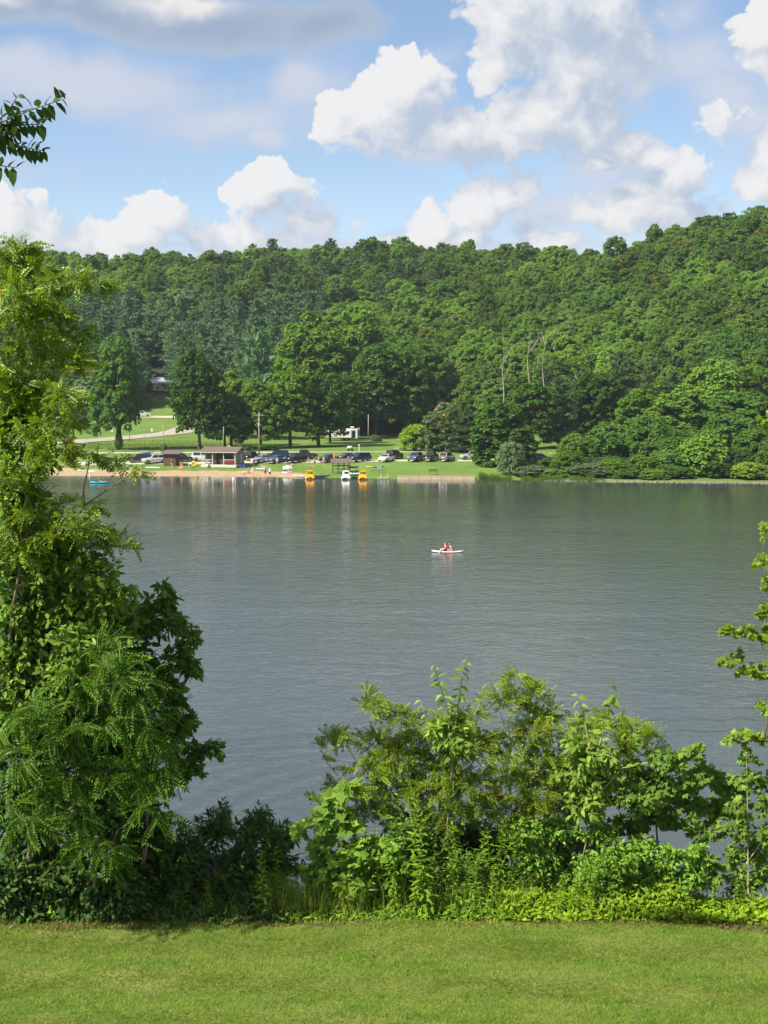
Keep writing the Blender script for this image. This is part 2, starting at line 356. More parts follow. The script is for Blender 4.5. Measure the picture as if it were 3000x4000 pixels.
# ------------------------------------------------------------------ the far land: shore, meadow, hill
def interp(x, xs, ys): return np.interp(x, xs, ys)
_shore_u = [-900, 200, 1000, 1250, 1550, 1900, 2400, 3000, 4200]
_shore_v = [1857, 1858, 1863, 1866, 1872, 1875, 1882, 1888, 1895]
_SX = [at_z(u, v).x for u, v in zip(_shore_u, _shore_v)]; _SY = [at_z(u, v).y for u, v in zip(_shore_u, _shore_v)]
def shore_y(x): return np.interp(x, _SX, _SY)
_sky_u = np.array([-1500, -500, 0, 200, 450, 700, 900, 1000, 1500, 2000, 2130, 2250, 2400, 2600, 2800, 3000, 3400, 4500])
_sky_v = np.array([990, 960, 960, 965, 995, 965, 985, 950, 935, 942, 972, 962, 936, 875, 825, 785, 720, 680])
def ridge_y(x): return np.interp(x, [-200, 48, 72, 140, 260], [565, 565, 505, 475, 465])
def ridge_z(x):
    Y = ridge_y(x); u = x / Y * F_PX / 1.0 + 1500
    # smooth skyline
    v = sum(np.interp(u + k, _sky_u, _sky_v) for k in (-50, 0, 50)) / 3
    b = (2000 - v) / F_PX
    return CAM_Z + Y * (-SP + b * CP) / (CP + b * SP) - 15.2
def hill_base(x): return np.interp(x, [-90, -55, -20, 15, 40, 75, 140], [352, 352, 372, 372, 345, 318, 300])
def noise2(x, y, s):
    return (np.sin(x * s * 1.7 + y * s * .9 + 1.3) + np.sin(x * s * .6 - y * s * 1.3 + 4.1) + np.sin(x * s * 2.9 + y * s * 2.3)) / 3
def far_z(x, Y):
    x = np.asarray(x, dtype=float); Y = np.asarray(Y, dtype=float)
    s = Y - shore_y(x)
    low = np.interp(s, [-60, -6, 0, 8, 22, 43, 70, 95, 140], [-4, -1.0, -.03, .42, 1.6, 2.45, 2.6, 2.75, 3.2])
    # the bank at the right keeps low and ends in scrub
    hb, ry, rz = hill_base(x), ridge_y(x), ridge_z(x)
    t = np.clip((Y - hb) / (ry - hb), 0, 1)
    zb = 2.8
    gentle = np.clip((-22 - x) / 25, 0, 1)                # the left meadow climbs earlier
    hill = (rz - zb) * (t * .9 + .1 * t * t)
    back = np.where(Y > ry, -(Y - ry) * .12, 0)
    hill = hill + back * np.clip((Y - ry) / 10, 0, 1)
    # terraces on the left for the road and the upper lot
    lot = np.interp(Y, [330, 345, 356, 372, 384, 402, 412, 440, 470], [2.7, 3.6, 4.2, 6.2, 7.0, 7.4, 8.5, 14.3, 22])
    zl = np.maximum(low, lot)
    wl = gentle * np.clip((480 - Y) / 60, 0, 1)
    z = low + hill
    z = z * (1 - wl) + np.where(Y > 332, zl, low) * wl
    z = z + np.where(Y > hb + 20, noise2(x, Y, .05) * 1.2 * np.clip((Y - hb - 20) / 40, 0, 1), 0)
    return z
def fz(x, Y): return float(far_z(x, Y))
def gnd(u, Y, dz=0):
    x = x_of(u, Y); return Vector((x, Y, fz(x, Y) + dz))

def hit(u, v):
    """where the sight line through (u, v) first meets the far land or its shallows"""
    d = ray(u, v); Y = 236.0
    while Y < 420:
        x = d.x / d.y * Y; z = CAM_Z + d.z / d.y * Y
        if z <= max(fz(x, Y), -.45): break
        Y += .08
    return Vector((x, Y, max(fz(x, Y), -.45)))
M_meadow = mat_ground('meadow_grass', [(.078, .138, .022), (.108, .178, .028), (.150, .205, .046)], .12, 2.2, .3, dist=.1)
M_sand = mat_ground('beach_sand', [(.27, .185, .105), (.34, .24, .14), (.40, .30, .185)], .5, 9, .3)
M_gravel = mat_ground('gravel', [(.34, .29, .21), (.42, .37, .28), (.50, .44, .34)], 1.2, 20, .3)
M_track = mat_ground('park_track', [(.26, .23, .18), (.33, .29, .23), (.40, .36, .29)], 1.2, 20, .3)
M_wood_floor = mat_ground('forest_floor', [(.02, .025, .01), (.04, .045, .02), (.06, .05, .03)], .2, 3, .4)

def sheet(name, xs, ys_of, zf, mat, dz=0.0, kind='structure'):
    """a grid sheet: columns at xs, rows at ys_of(x) -> list"""
    V = []; R = None
    for x in xs:
        rows = ys_of(x); R = len(rows)
        for y in rows: V.append((x, y, float(zf(x, y)) + dz))
    C = len(xs)
    F = [(i * R + j, (i + 1) * R + j, (i + 1) * R + j + 1, i * R + j + 1) for i in range(C - 1) for j in range(R - 1)]
    o = mesh_obj(name, np_mesh(name, V, F, mat, True)); o['kind'] = kind
    return o
XS = list(np.linspace(-420, 420, 211))
def _rows(x):
    s = float(shore_y(x)); hb = max(float(hill_base(x)), 330)
    return [s - 40, s - 10, s - 3] + list(np.linspace(s, s + 24, 13)) + list(np.linspace(s + 27, hb + 12, 26))
terrain = sheet('meadow', XS, _rows, far_z, M_meadow)
def _rows2(x):
    hb = max(float(hill_base(x)), 330); return list(np.linspace(hb + 12, 620, 60)) + [700, 850]
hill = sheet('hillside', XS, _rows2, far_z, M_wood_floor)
# left slope between the roads is mown, lay a sheet of meadow over it
XL = list(np.linspace(-150, -24, 64))
sheet('upper_meadow', XL, lambda x: list(np.linspace(358, 436, 40)), far_z, M_meadow, .06)
# beach
def _beach_w(x): return float(np.interp(x, [-110, -75, -60, -45, -25, -15, -12], [17, 15, 10.5, 8.5, 9.0, 7.0, .4])) + .5 * math.sin(x * .9) + .3 * math.sin(x * 2.3)
XB = list(np.linspace(-150, -12, 110))
sheet('beach', XB, lambda x: list(np.linspace(float(shore_y(x)) - 3, float(shore_y(x)) + max(_beach_w(x), .2), 10)), far_z, M_sand, .035)
# gravel lane with the parked cars, thin park road behind it
def band(name, us, Y0, Y1, mat, dz, n=4):
    xs = list(np.linspace(x_of(us[0], (Y0(0) + Y1(0)) / 2), x_of(us[1], (Y0(0) + Y1(0)) / 2), 70))
    return sheet(name, xs, lambda x: list(np.linspace(Y0(x), Y1(x), n)), far_z, mat, dz)
wob = lambda x, a: a * math.sin(x * .23) + .5 * a * math.sin(x * .71 + 1)
def lane_y(x): return float(np.interp(x, [-80, -20, 20, 60, 90], [271, 271.5, 271, 270, 268]))
band('parking_lane', (250, 2560), lambda x: lane_y(x) - 2.0 + wob(x, .3), lambda x: lane_y(x) + 2.0 + wob(x + 9, .3), M_gravel, .04)
def road_y(x): return float(np.interp(x, [-90, -20, 20, 80], [292, 292, 293, 291]))
band('park_road', (150, 1880), lambda x: road_y(x) - 1.3, lambda x: road_y(x) + 1.5, M_gravel, .05)
# road that climbs from the beach to the upper lot, and the lot itself
def ribbon(name, pts, w, mat, dz):
    """pts: (u, Y); a road of width w following them"""
    P = [Vector((x_of(u, Y), Y)) for u, Y in pts]; Q = []
    for i in range(len(P) - 1):
        for k in range(8): Q.append(P[i].lerp(P[i + 1], k / 8))
    Q.append(P[-1]); V = []
    ws = w if hasattr(w, '__len__') else [w, w]
    for i, p in enumerate(Q):
        t = (Q[min(i + 2, len(Q) - 1)] - Q[max(i - 2, 0)]).normalized(); n = Vector((-t.y, t.x)); ww = ws[0] + (ws[1] - ws[0]) * i / len(Q)
        for k in (-.5, -.17, .17, .5):
            q = p + n * (ww * k); V.append((q.x, q.y, fz(q.x, q.y) + dz))
    F = [(i * 4 + j, i * 4 + j + 1, (i + 1) * 4 + j + 1, (i + 1) * 4 + j) for i in range(len(Q) - 1) for j in range(3)]
    o = mesh_obj(name, np_mesh(name, V, F, mat, True)); o['kind'] = 'structure'; return o
ribbon('climbing_road', [(-200, 322), (200, 330), (420, 339), (560, 347), (700, 358), (780, 372), (760, 386)], 7.5, M_track, .12)
ribbon('upper_lot', [(200, 398), (420, 398), (560, 396), (720, 393), (800, 388)], 10, M_gravel, .15)
ribbon('curving_path', [(2140, 284), (2300, 285), (2385, 290), (2400, 299), (2330, 306), (2250, 310)], [2.0, 3.0], M_gravel, .10)

# ------------------------------------------------------------------ the lake
def mat_water():
    m = bpy.data.materials.new('lake_water'); m.use_nodes = True; nt = m.node_tree; N, L = nt.nodes, nt.links
    b = N['Principled BSDF']; b.inputs['Base Color'].default_value = (.050, .060, .051, 1); b.inputs['IOR'].default_value = 1.333
    b.inputs['Specular IOR Level'].default_value = .9
    t = N.new('ShaderNodeTexCoord'); P = t.outputs['Object']
    sep = N.new('ShaderNodeSeparateXYZ'); L.new(P, sep.inputs[0])
    def noise(sx, sy, sc, det, rough=.5, dist=0.0):
        mp = N.new('ShaderNodeMapping'); mp.inputs['Scale'].default_value = (sx, sy, 1); L.new(P, mp.inputs[0])
        n = N.new('ShaderNodeTexNoise'); n.inputs['Scale'].default_value = sc; n.inputs['Detail'].default_value = det; n.inputs['Roughness'].default_value = rough; n.inputs['Distortion'].default_value = dist
        L.new(mp.outputs[0], n.inputs['Vector']); return n.outputs['Fac']
    # wind: calmer under the far shore and in streaks
    calm = N.new('ShaderNodeMapRange'); calm.inputs[1].default_value = 245; calm.inputs[2].default_value = 150; calm.inputs[3].default_value = .24; calm.inputs[4].default_value = 1.0; L.new(sep.outputs[1], calm.inputs[0])
    streak = noise(.35, 1.0, .025, 4, .55, 1.2); st = N.new('ShaderNodeMapRange'); st.inputs[1].default_value = .38; st.inputs[2].default_value = .62; st.inputs[3].default_value = .72; st.inputs[4].default_value = 1.12; L.new(streak, st.inputs[0])
    wind = N.new('ShaderNodeMath'); wind.operation = 'MULTIPLY'; L.new(calm.outputs[0], wind.inputs[0]); L.new(st.outputs[0], wind.inputs[1])
    h1 = noise(.8, 1.0, .5, 4, .6, 1.0); h2 = noise(.85, 1.0, 1.6, 4, .6, .8); h3 = noise(1, 1, .12, 2)
    a = N.new('ShaderNodeMath'); a.operation = 'MULTIPLY_ADD'; L.new(h2, a.inputs[0]); a.inputs[1].default_value = .46; 
    a1 = N.new('ShaderNodeMath'); a1.operation = 'MULTIPLY'; a1.inputs[1].default_value = .8; L.new(h1, a1.inputs[0]); L.new(a1.outputs[0], a.inputs[2])
    a2 = N.new('ShaderNodeMath'); a2.operation = 'MULTIPLY_ADD'; L.new(h3, a2.inputs[0]); a2.inputs[1].default_value = .5; L.new(a.outputs[0], a2.inputs[2])
    hh = N.new('ShaderNodeMath'); hh.operation = 'MULTIPLY'; L.new(a2.outputs[0], hh.inputs[0]); L.new(wind.outputs[0], hh.inputs[1])
    bu = N.new('ShaderNodeBump'); bu.inputs['Strength'].default_value = 1.0; bu.inputs['Distance'].default_value = .08; L.new(hh.outputs[0], bu.inputs['Height']); L.new(bu.outputs[0], b.inputs['Normal'])
    ro = N.new('ShaderNodeMapRange'); ro.inputs[3].default_value = .03; ro.inputs[4].default_value = .06; L.new(wind.outputs[0], ro.inputs[0]); L.new(ro.outputs[0], b.inputs['Roughness'])
    return m
M_water = mat_water()
def build_lake():
    """one sheet; the wakes of passing boats are real low ridges in it"""
    ys = np.concatenate([np.linspace(20, 34, 6), np.arange(35, 95, .3), np.arange(95, 180, 1.6), np.arange(180, 262, 2.0), [275]])
    xs = np.concatenate([[-420, -200, -100, -60], np.arange(-32, 32, .45), [60, 100, 200, 420]])
    X, Y = np.meshgrid(xs, ys, indexing='ij'); Z = np.zeros_like(X)
    def ridge(u0, v0, u1, v1, lam, amp, n, bend=0.0):
        a, b = at_z(u0, v0), at_z(u1, v1); t = Vector((b.x - a.x, b.y - a.y)); Ln = t.length; t /= Ln
        sx = (X - a.x) * t.x + (Y - a.y) * t.y; d = -(X - a.x) * t.y + (Y - a.y) * t.x
        d = d - bend * (sx / Ln) * (1 - sx / Ln) * 4
        w = np.exp(-(d / (lam * n * .5)) ** 2) * np.clip(sx / Ln * 6 + .3, 0, 1) * np.clip((1 - sx / Ln) * 6 + .3, 0, 1)
        return amp * w * np.cos(2 * math.pi * d / lam)
    Z += ridge(350, 2950, 1750, 2835, 1.9, .022, 3.0, -1.0)
    Z += ridge(700, 3240, 1500, 2960, 1.5, .024, 3.2, 1.5)
    Z += ridge(500, 3120, 1500, 3420, 1.6, .024, 3.0, 0.5)
    Z += ridge(1700, 2840, 3200, 2815, 2.6, .022, 2.2)
    Z += ridge(600, 3330, 1300, 3080, 1.0, .02, 4.0)
    R = len(ys); C = len(xs)
    i, j = np.meshgrid(np.arange(C - 1), np.arange(R - 1), indexing='ij')
    F = np.stack([i * R + j, (i + 1) * R + j, (i + 1) * R + j + 1, i * R + j + 1], -1).reshape(-1, 4)
    o = mesh_obj('lake_water', np_mesh('lake_water', np.stack([X, Y, Z], -1).reshape(-1, 3), F, M_water, True)); o['kind'] = 'structure'
build_lake()

# ------------------------------------------------------------------ the near bank and the lawn
EDGE_Y = 16.2
def edge_y(x): return EDGE_Y + .12 * math.sin(x * .7 + .5) + .07 * math.sin(x * 2.1) + .04 * math.sin(x * 5.3 + 1) + .025 * math.sin(x * 11.7) - .05 * max(0, x - 1)* .8
LAWN_Z = float(at(1500, 3612, EDGE_Y).z)
def near_z(x, Y):
    e = EDGE_Y
    z = LAWN_Z + .05 * math.sin(x * .5 + 1) * .4 + .012 * math.sin(x * 1.9 + Y * 1.3)
    if Y > e + .6: z -= (Y - e - .6) * .52 + .1 * math.sin(x * 1.3 + Y * .8)
    return z
M_soil = mat_ground('bank_soil', [(.03, .022, .012), (.07, .05, .03), (.12, .09, .05)], 1.5, 14, .6)
M_turf = mat_ground('turf_base', [(.08, .11, .015), (.12, .15, .025), (.20, .19, .06)], 1.3, 22, .5)
sheet('near_bank', list(np.linspace(-60, 60, 121)), lambda x: [EDGE_Y - .3 + .02 * 0, EDGE_Y + .2, EDGE_Y + .6] + list(np.linspace(EDGE_Y + 1, 40, 26)), near_z, M_soil, -.02)
sheet('lawn', list(np.concatenate([np.linspace(-60, -9, 40), np.linspace(-8.9, 8.9, 180), np.linspace(9, 60, 40)])), lambda x: [-60, -20, 0, 6] + list(np.linspace(9, edge_y(x), 14)), near_z, M_turf, .0)
# ------------------------------------------------------------------ trees of the far shore and the hill
def unit(v): return v / np.maximum(np.linalg.norm(v, axis=-1, keepdims=True), 1e-9)
def leaf_quads(C, Nn, a, b, rng):
    """rhombic leaf faces at C facing Nn, half length a, half width b"""
    n = len(C); r = rng.normal(size=(n, 3)); T = unit(np.cross(Nn, r)); B = np.cross(Nn, T)
    a = np.broadcast_to(a, (n,))[:, None]; b = np.broadcast_to(b, (n,))[:, None]
    V = np.stack([C - T * a, C + B * b, C + T * a, C - B * b], 1).reshape(-1, 3)
    return V, np.arange(4 * n).reshape(n, 4)
def broad_crown(seed, H, R, nclump, nleaf, leaf, low=.22, lobe=.28, rc=.19, ragged=0.0):
    rng = np.random.default_rng(seed)
    zc, hz = H * (low + (1 - low) / 2), H * (1 - low) / 2
    k = rng.normal(size=(7, 3)) * 1.6; ph = rng.uniform(0, 6.28, 7)
    D = unit(rng.normal(size=(nclump * 2, 3))); D = D[D[:, 2] > -.6][:nclump]
    rad = 1 + lobe * np.clip(np.cos(D @ k.T + ph).mean(1) * 1.6, -.6, .6)
    f = rng.uniform(.3, 1, len(D)) ** .35
    rad = rad / rad.max()
    P = D * (rad * f)[:, None]
    P[:, :2] *= np.minimum((1 - D[:, 2:3] ** 2 + .01) ** -.22, 1.3)
    P[:, 0] *= R; P[:, 1] *= R; P[:, 2] = P[:, 2] * hz + zc
    P[:, :2] *= (1 - .32 * np.clip((P[:, 2:3] - zc) / hz, 0, 1) ** 2)
    if ragged: P[:, 2] += rng.normal(size=len(P)) * ragged * H * .05
    cr = R * rc * rng.uniform(.7, 1.35, len(D))
    dd = unit(rng.normal(size=(len(D), nleaf, 3))); dd[..., 2] = np.where(dd[..., 2] < -.35, -dd[..., 2], dd[..., 2])
    C = P[:, None] + dd * cr[:, None, None] * rng.uniform(.55, 1.08, (len(D), nleaf, 1)) * np.array([1.05, 1.05, .92])
    Nn = unit(dd * .9 + rng.normal(size=dd.shape) * .26 + np.array([-.22, -.16, .45]))
    s = leaf * rng.uniform(.6, 1.3, len(D) * nleaf)
    V, F = leaf_quads(C.reshape(-1, 3), Nn.reshape(-1, 3), s, s * .62, rng)
    return V, F, P
def pine_crown(seed, H, R, levels=17, tuft=.55, per=6):
    rng = np.random.default_rng(seed); C, A = [], []
    for i in range(levels):
        t = i / (levels - 1); z = H * (.10 + .88 * t); L = R * ((1 - t) ** .42 * .86 + .14) * rng.uniform(.75, 1.12)
        nb = int(7 - 3 * t); a0 = rng.uniform(0, 6.28)
        for b in range(nb):
            a = a0 + 6.28 * b / nb + rng.normal() * .4; l = L * rng.uniform(.5, 1.2); up = .16 + .5 * t + rng.normal() * .07
            n = max(3, int(l * 2.6))
            for q in range(n):
                s = (q + .8) / n
                if s < .2: continue
                p = np.array([math.cos(a) * l * s, math.sin(a) * l * s, z + l * (up * s - .12 * s * s)])
                w = l * .24 * (1.15 - s * .5)
                for r in range(per):
                    C.append(p + rng.normal(size=3) * np.array([w, w, .16]) * .75)
                    A.append(np.array([math.cos(a) * .8, math.sin(a) * .8, .75]) + rng.normal(size=3) * .42)
    C = np.array(C); A = unit(np.array(A)); n = len(C)
    # needle plumes: long rhombi lying along A, their faces turned up and outward
    up = unit(np.array([0, 0, .9]) + unit(C * np.array([1, 1, 0]) + 1e-6) * .6 + rng.normal(size=(n, 3)) * .35); B = unit(np.cross(A, up))
    a = tuft * rng.uniform(.7, 1.3, n)[:, None]; b = a * .30
    V = np.stack([C - A * a * .5, C + B * b, C + A * a, C - B * b], 1).reshape(-1, 3)
    return V, np.arange(4 * n).reshape(n, 4)
M_bark = mat_plain('bark', (.10, .08, .06), .9, var=.3, scale=3, bump=.5)
M_bark_pale = mat_plain('dead_wood', (.38, .34, .28), .9, var=.25, scale=2, bump=.3)
def trunk_mesh(name, seed, H, r, P, nl=6, top=.8, mat=None, lean=.03):
    rng = np.random.default_rng(seed); m = MB()
    pts = [(0, 0, -.6)] + [(rng.normal() * lean * H * t, rng.normal() * lean * H * t, H * t) for t in (.02, .2, .42, .62, top)]
    m.tube(pts, [r * 1.5, r * 1.25, r, r * .8, r * .5, r * .15], 7)
    if P is not None and len(P):
        idx = rng.choice(len(P), min(nl, len(P)), replace=False)
        for i in idx:
            t = min(.62, max(.2, P[i][2] / H - .25)); j = np.array(pts[2]) * (1 - (t - .2) / .42) + np.array(pts[4]) * ((t - .2) / .42)
            mid = (j + P[i]) / 2 + np.array([0, 0, .05 * H]); m.tube([j, mid, P[i]], [r * .45, r * .3, r * .1], 5)
    me = bpy.data.meshes.new(name); me.from_pydata(m.v, [], m.f); me.materials.append(mat or M_bark)
    me.polygons.foreach_set('use_smooth', np.ones(len(me.polygons), dtype=bool)); return me
LEAF = {
 'oak':   mat_leaf('leaf_oak', (.085, .160, .026), (.125, .205, .034), .38, isl=.22, objv=.28, tcol=(1.25, 1.35, .6)),
 'maple': mat_leaf('leaf_maple', (.070, .150, .026), (.105, .195, .034), .38, isl=.22, objv=.22, tcol=(1.25, 1.35, .6)),
 'bright': mat_leaf('leaf_bright', (.120, .225, .030), (.165, .270, .038), .40, isl=.22, objv=.15, tcol=(1.25, 1.35, .55)),
 'grey':  mat_leaf('leaf_grey', (.115, .175, .075), (.145, .205, .085), .34, isl=.22, objv=.15),
 'pine':  mat_leaf('needle_pine', (.115, .205, .100), (.150, .240, .110), .38, isl=.22, objv=.2, tcol=(1.2, 1.25, .8)),
 'hemlock': mat_leaf('needle_hemlock', (.085, .145, .052), (.115, .175, .058), .34, isl=.22, objv=.2, tcol=(1.2, 1.25, .8)),
 'olive': mat_leaf('leaf_olive', (.130, .170, .036), (.160, .200, .044), .36, isl=.22, objv=.2),
}
PROTO = {}
def proto(kind, i, hero=False):                     # hero 2: boughs down to the grass
    """shared crown and trunk meshes, built 1:1 for a tree 15 m high with a crown of 5 m radius"""
    key = (kind, i, hero)
    if key in PROTO: return PROTO[key]
    if kind in ('pine', 'hemlock'):
        V, F = pine_crown(100 + i, 15, 3.9 if kind == 'pine' else 4.4, 19 if hero else 15, .72)
        tm = trunk_mesh('pine_trunk', i, 15, .2, None, top=.97, lean=.004)
    else:
        V, F, P = broad_crown(i * 7 + sum(map(ord, kind)), 15, 5, 330 if hero else 230, 50 if hero else 44, .28 if hero else .34,
                              low=-.45 if hero == 2 else -.14 if hero else -.06, lobe=.36, rc=.14 if hero else .165, ragged=.15)
        tm = trunk_mesh('tree_trunk', i, 15, .26, P, 7)
    cm = np_mesh('crown_' + kind, V, F, LEAF[kind])
    PROTO[key] = (cm, tm); return PROTO[key]
def put_tree(name, kind, i, base, H, R, label, group=None, cat='tree', hero=False, rz=None, bark=None):
    cm, tm = proto(kind, i, hero)
    r0 = 3.9 if kind == 'pine' else (4.4 if kind == 'hemlock' else 5.0)
    t = empty(name, base, rz if rz is not None else random.uniform(0, 6.28), label, cat, group)
    t.scale = (R / r0, R / r0, H / 15)
    mesh_obj('trunk', tm, t); mesh_obj('crown', cm, t)
    return t

def project(p):
    d = Vector(p) - Vector((0, 0, CAM_Z)); z = d.y * CP - d.z * SP; 
    return 1500 + F_PX * d.x / z, 2000 - F_PX * (d.y * SP + d.z * CP) / z

_ones = 'first second third fourth fifth sixth seventh eighth ninth tenth eleventh twelfth thirteenth fourteenth fifteenth sixteenth seventeenth eighteenth nineteenth'.split()
_tens = 'twenty thirty forty fifty sixty seventy eighty ninety'.split()
def ordw(n):
    """0 -> first"""
    n += 1
    if n > 100: return 'hundred-' + ordw(n - 101)
    if n == 100: return 'hundredth'
    if n < 20: return _ones[n - 1]
    t, o = divmod(n, 10); return _tens[t - 2][:-1] + 'ieth' if o == 0 else _tens[t - 2] + '-' + _ones[o - 1]

def wood():
    rng = np.random.default_rng(11)
    pts = []
    # dart throwing over the hill, nearer rows closer set
    cell = {}
    for _ in range(58000):
        Y = rng.uniform(322, 578); x = rng.uniform(-.44, .44) * Y
        if Y < hill_base(x) + 4: continue
        if Y > ridge_y(x) + 14: continue
        u = x / Y * F_PX + 1500
        if x < -24 and u > 60 and (Y < 410 or (550 < u < 700 and Y < 450)): continue           # mown slope and lot on the left
        d = 5.0 + 2.6 * rng.random() ** 2
        k = (int(x // 9), int(Y // 9)); ok = True
        for i in (-1, 0, 1):
            for j in (-1, 0, 1):
                for (a, b) in cell.get((k[0] + i, k[1] + j), ()):
                    if (a - x) ** 2 + (b - Y) ** 2 < d * d: ok = False; break
        if ok: cell.setdefault(k, []).append((x, Y)); pts.append((x, Y))
    trees = []
    for x, Y in pts:
        z = fz(x, Y); H = rng.uniform(12, 17.5); u, v = project((x, Y, z + H))
        n = noise2(x, Y, .045) + rng.normal() * .28
        pine_zone = (330 < u < 1290 and 1130 < v < 1560 and Y < 520)
        if pine_zone and not (u > 1050 and v > 1330): kind = 'pine' if rng.random() < .93 else 'maple'
        elif 850 < u < 1750 and v < 1130 and rng.random() < (.42 if Y < float(ridge_y(x)) - 10 else .08): kind = 'hemlock'
        elif u > 2100 and v > 1380 and rng.random() < .35: kind = 'hemlock'
        elif n > .42: kind = 'bright'
        elif n < -.5: kind = 'maple'
        elif rng.random() < .12: kind = 'olive'
        else: kind = 'oak'
        if kind == 'pine': H *= 1.12
        ridge = Y > float(ridge_y(x)) - 6
        trees.append(dict(x=x, Y=Y, z=z, H=H, kind=kind, u=u, v=v, ridge=ridge, R=(rng.uniform(4.2, 6.2) if kind in ('pine', 'hemlock') else rng.uniform(3.8, 6.6)), i=int(rng.integers(0, 3))))
    return trees
WOOD = wood()
def plant_wood():
    T = WOOD
    # how much of each tree shows: rows nearer the camera hide those behind; rank by apparent size
    vis = [t for t in T if -60 < t['u'] < 3060]
    for t in vis: t['size'] = t['R'] / t['Y'] * (1.6 if t['ridge'] else 1)
    broad = sorted([t for t in vis if t['kind'] not in ('pine', 'hemlock')], key=lambda t: -t['size'])
    con = sorted([t for t in vis if t['kind'] in ('pine', 'hemlock')], key=lambda t: -t['size'])
    keep = broad[:292] + con[:190]
    ids = {id(t) for t in keep}
    rest = [t for t in T if id(t) not in ids]
    word = {'oak': 'dark green broadleaf tree', 'maple': 'deep green leafy tree', 'bright': 'yellow-green leafy tree', 'olive': 'olive-green broadleaf tree', 'pine': 'blue-green white pine', 'hemlock': 'dark layered conifer', 'grey': 'grey-green leafy tree'}
    nm = {'pine': 'pine_tree', 'hemlock': 'conifer_tree'}
    # skyline trees are counted from the left, the others told by kind and by the stretch of slope they stand on
    rid = sorted([t for t in keep if t['ridge']], key=lambda t: t['u'])
    for n, t in enumerate(rid): t['label'] = f"{word[t['kind']]} on the skyline ridge, {ordw(n)} from the left"
    bands = {}
    for t in keep:
        if t['ridge']: continue
        col = ('far left', 'left', 'left-middle', 'right-middle', 'right', 'far right')[min(5, max(0, int(t['u'] // 500)))]
        row = 'under the skyline' if t['v'] < 1080 else 'high' if t['v'] < 1230 else 'halfway up' if t['v'] < 1390 else 'low' if t['v'] < 1520 else 'lowest'
        t['zone'] = (t['kind'], row, col); bands.setdefault(t['zone'], []).append(t)
    for (kind, row, col), L in bands.items():
        L.sort(key=lambda t: t['u'])
        for n, t in enumerate(L):
            tall = ('only ' if len(L) == 1 else f"{ordw(n)} from left of ")
            t['label'] = f"{tall}{word[kind]}{'' if len(L) == 1 else 's'} {row} on the hill's {col}"
    for t in keep:
        kind = t['kind']
        put_tree(nm.get(kind, 'broadleaf_tree'), kind, t['i'], (t['x'], t['Y'], t['z'] - .2), t['H'], t['R'], t['label'],
                 'conifers on the wooded hill' if kind in nm else 'broadleaf trees on the wooded hill')
    # the rest, seen only as bits of crown between the others: one mass
    pc = bpy.data.collections.new('woodland_sources'); src = {}
    me = np_mesh('woodland', np.array([(t['x'], t['Y'], t['z']) for t in rest]), np.zeros((0, 3), int))
    o = mesh_obj('hillside_woodland', me); tag(o, 'further crowns of the dense wood filling the hillside', 'woodland', kind='stuff')
    kinds = sorted({(t['kind'], t['i'] % 3) for t in rest})
    sc_, ro, kd = [], [], []
    for t in rest:
        r0 = 3.9 if t['kind'] == 'pine' else (4.4 if t['kind'] == 'hemlock' else 5.0)
        sc_ += [t['R'] / r0, t['R'] / r0, t['H'] / 15]; ro += [0, 0, random.uniform(0, 6.28)]; kd.append(kinds.index((t['kind'], t['i'] % 3)))
    for nme, ty, key, val in (('scl', 'FLOAT_VECTOR', 'vector', sc_), ('rot', 'FLOAT_VECTOR', 'vector', ro), ('kid', 'INT', 'value', kd)):
        me.attributes.new(nme, ty, 'POINT'); me.attributes[nme].data.foreach_set(key, val)
    g = bpy.data.node_groups.new('woodland', 'GeometryNodeTree'); g.is_modifier = True
    g.interface.new_socket('Geometry', in_out='INPUT', socket_type='NodeSocketGeometry'); g.interface.new_socket('Geometry', in_out='OUTPUT', socket_type='NodeSocketGeometry')
    N, L = g.nodes, g.links; gi = N.new('NodeGroupInput'); go = N.new('NodeGroupOutput'); jn = N.new('GeometryNodeJoinGeometry')
    def named(n, ty):
        a = N.new('GeometryNodeInputNamedAttribute'); a.data_type = ty; a.inputs['Name'].default_value = n; return a.outputs[0]
    kid = named('kid', 'INT'); scl = named('scl', 'FLOAT_VECTOR'); rot = named('rot', 'FLOAT_VECTOR')
    er = N.new('FunctionNodeEulerToRotation'); L.new(rot, er.inputs[0])
    for q, (kind, i) in enumerate(kinds):
        cm, tm = proto(kind, i)
        so = bpy.data.objects.new('crown_source', cm)          # not linked to the scene: only a source of instances
        inf = N.new('GeometryNodeObjectInfo'); inf.inputs['Object'].default_value = so
        cmpn = N.new('FunctionNodeCompare'); cmpn.data_type = 'INT'; cmpn.operation = 'EQUAL'; L.new(kid, cmpn.inputs[2]); cmpn.inputs[3].default_value = q
        ip = N.new('GeometryNodeInstanceOnPoints'); L.new(gi.outputs[0], ip.inputs['Points']); L.new(cmpn.outputs[0], ip.inputs['Selection'])
        L.new(inf.outputs['Geometry'], ip.inputs['Instance']); L.new(er.outputs[0], ip.inputs['Rotation']); L.new(scl, ip.inputs['Scale']); L.new(ip.outputs[0], jn.inputs[0])
    L.new(jn.outputs[0], go.inputs[0])
    md = o.modifiers.new('woodland', 'NODES'); md.node_group = g
    print('wood:', len(T), 'objects', len(keep), 'rest', len(rest), 'broad', len(broad), 'con', len(con), 'ridge', len(rid))
plant_wood()
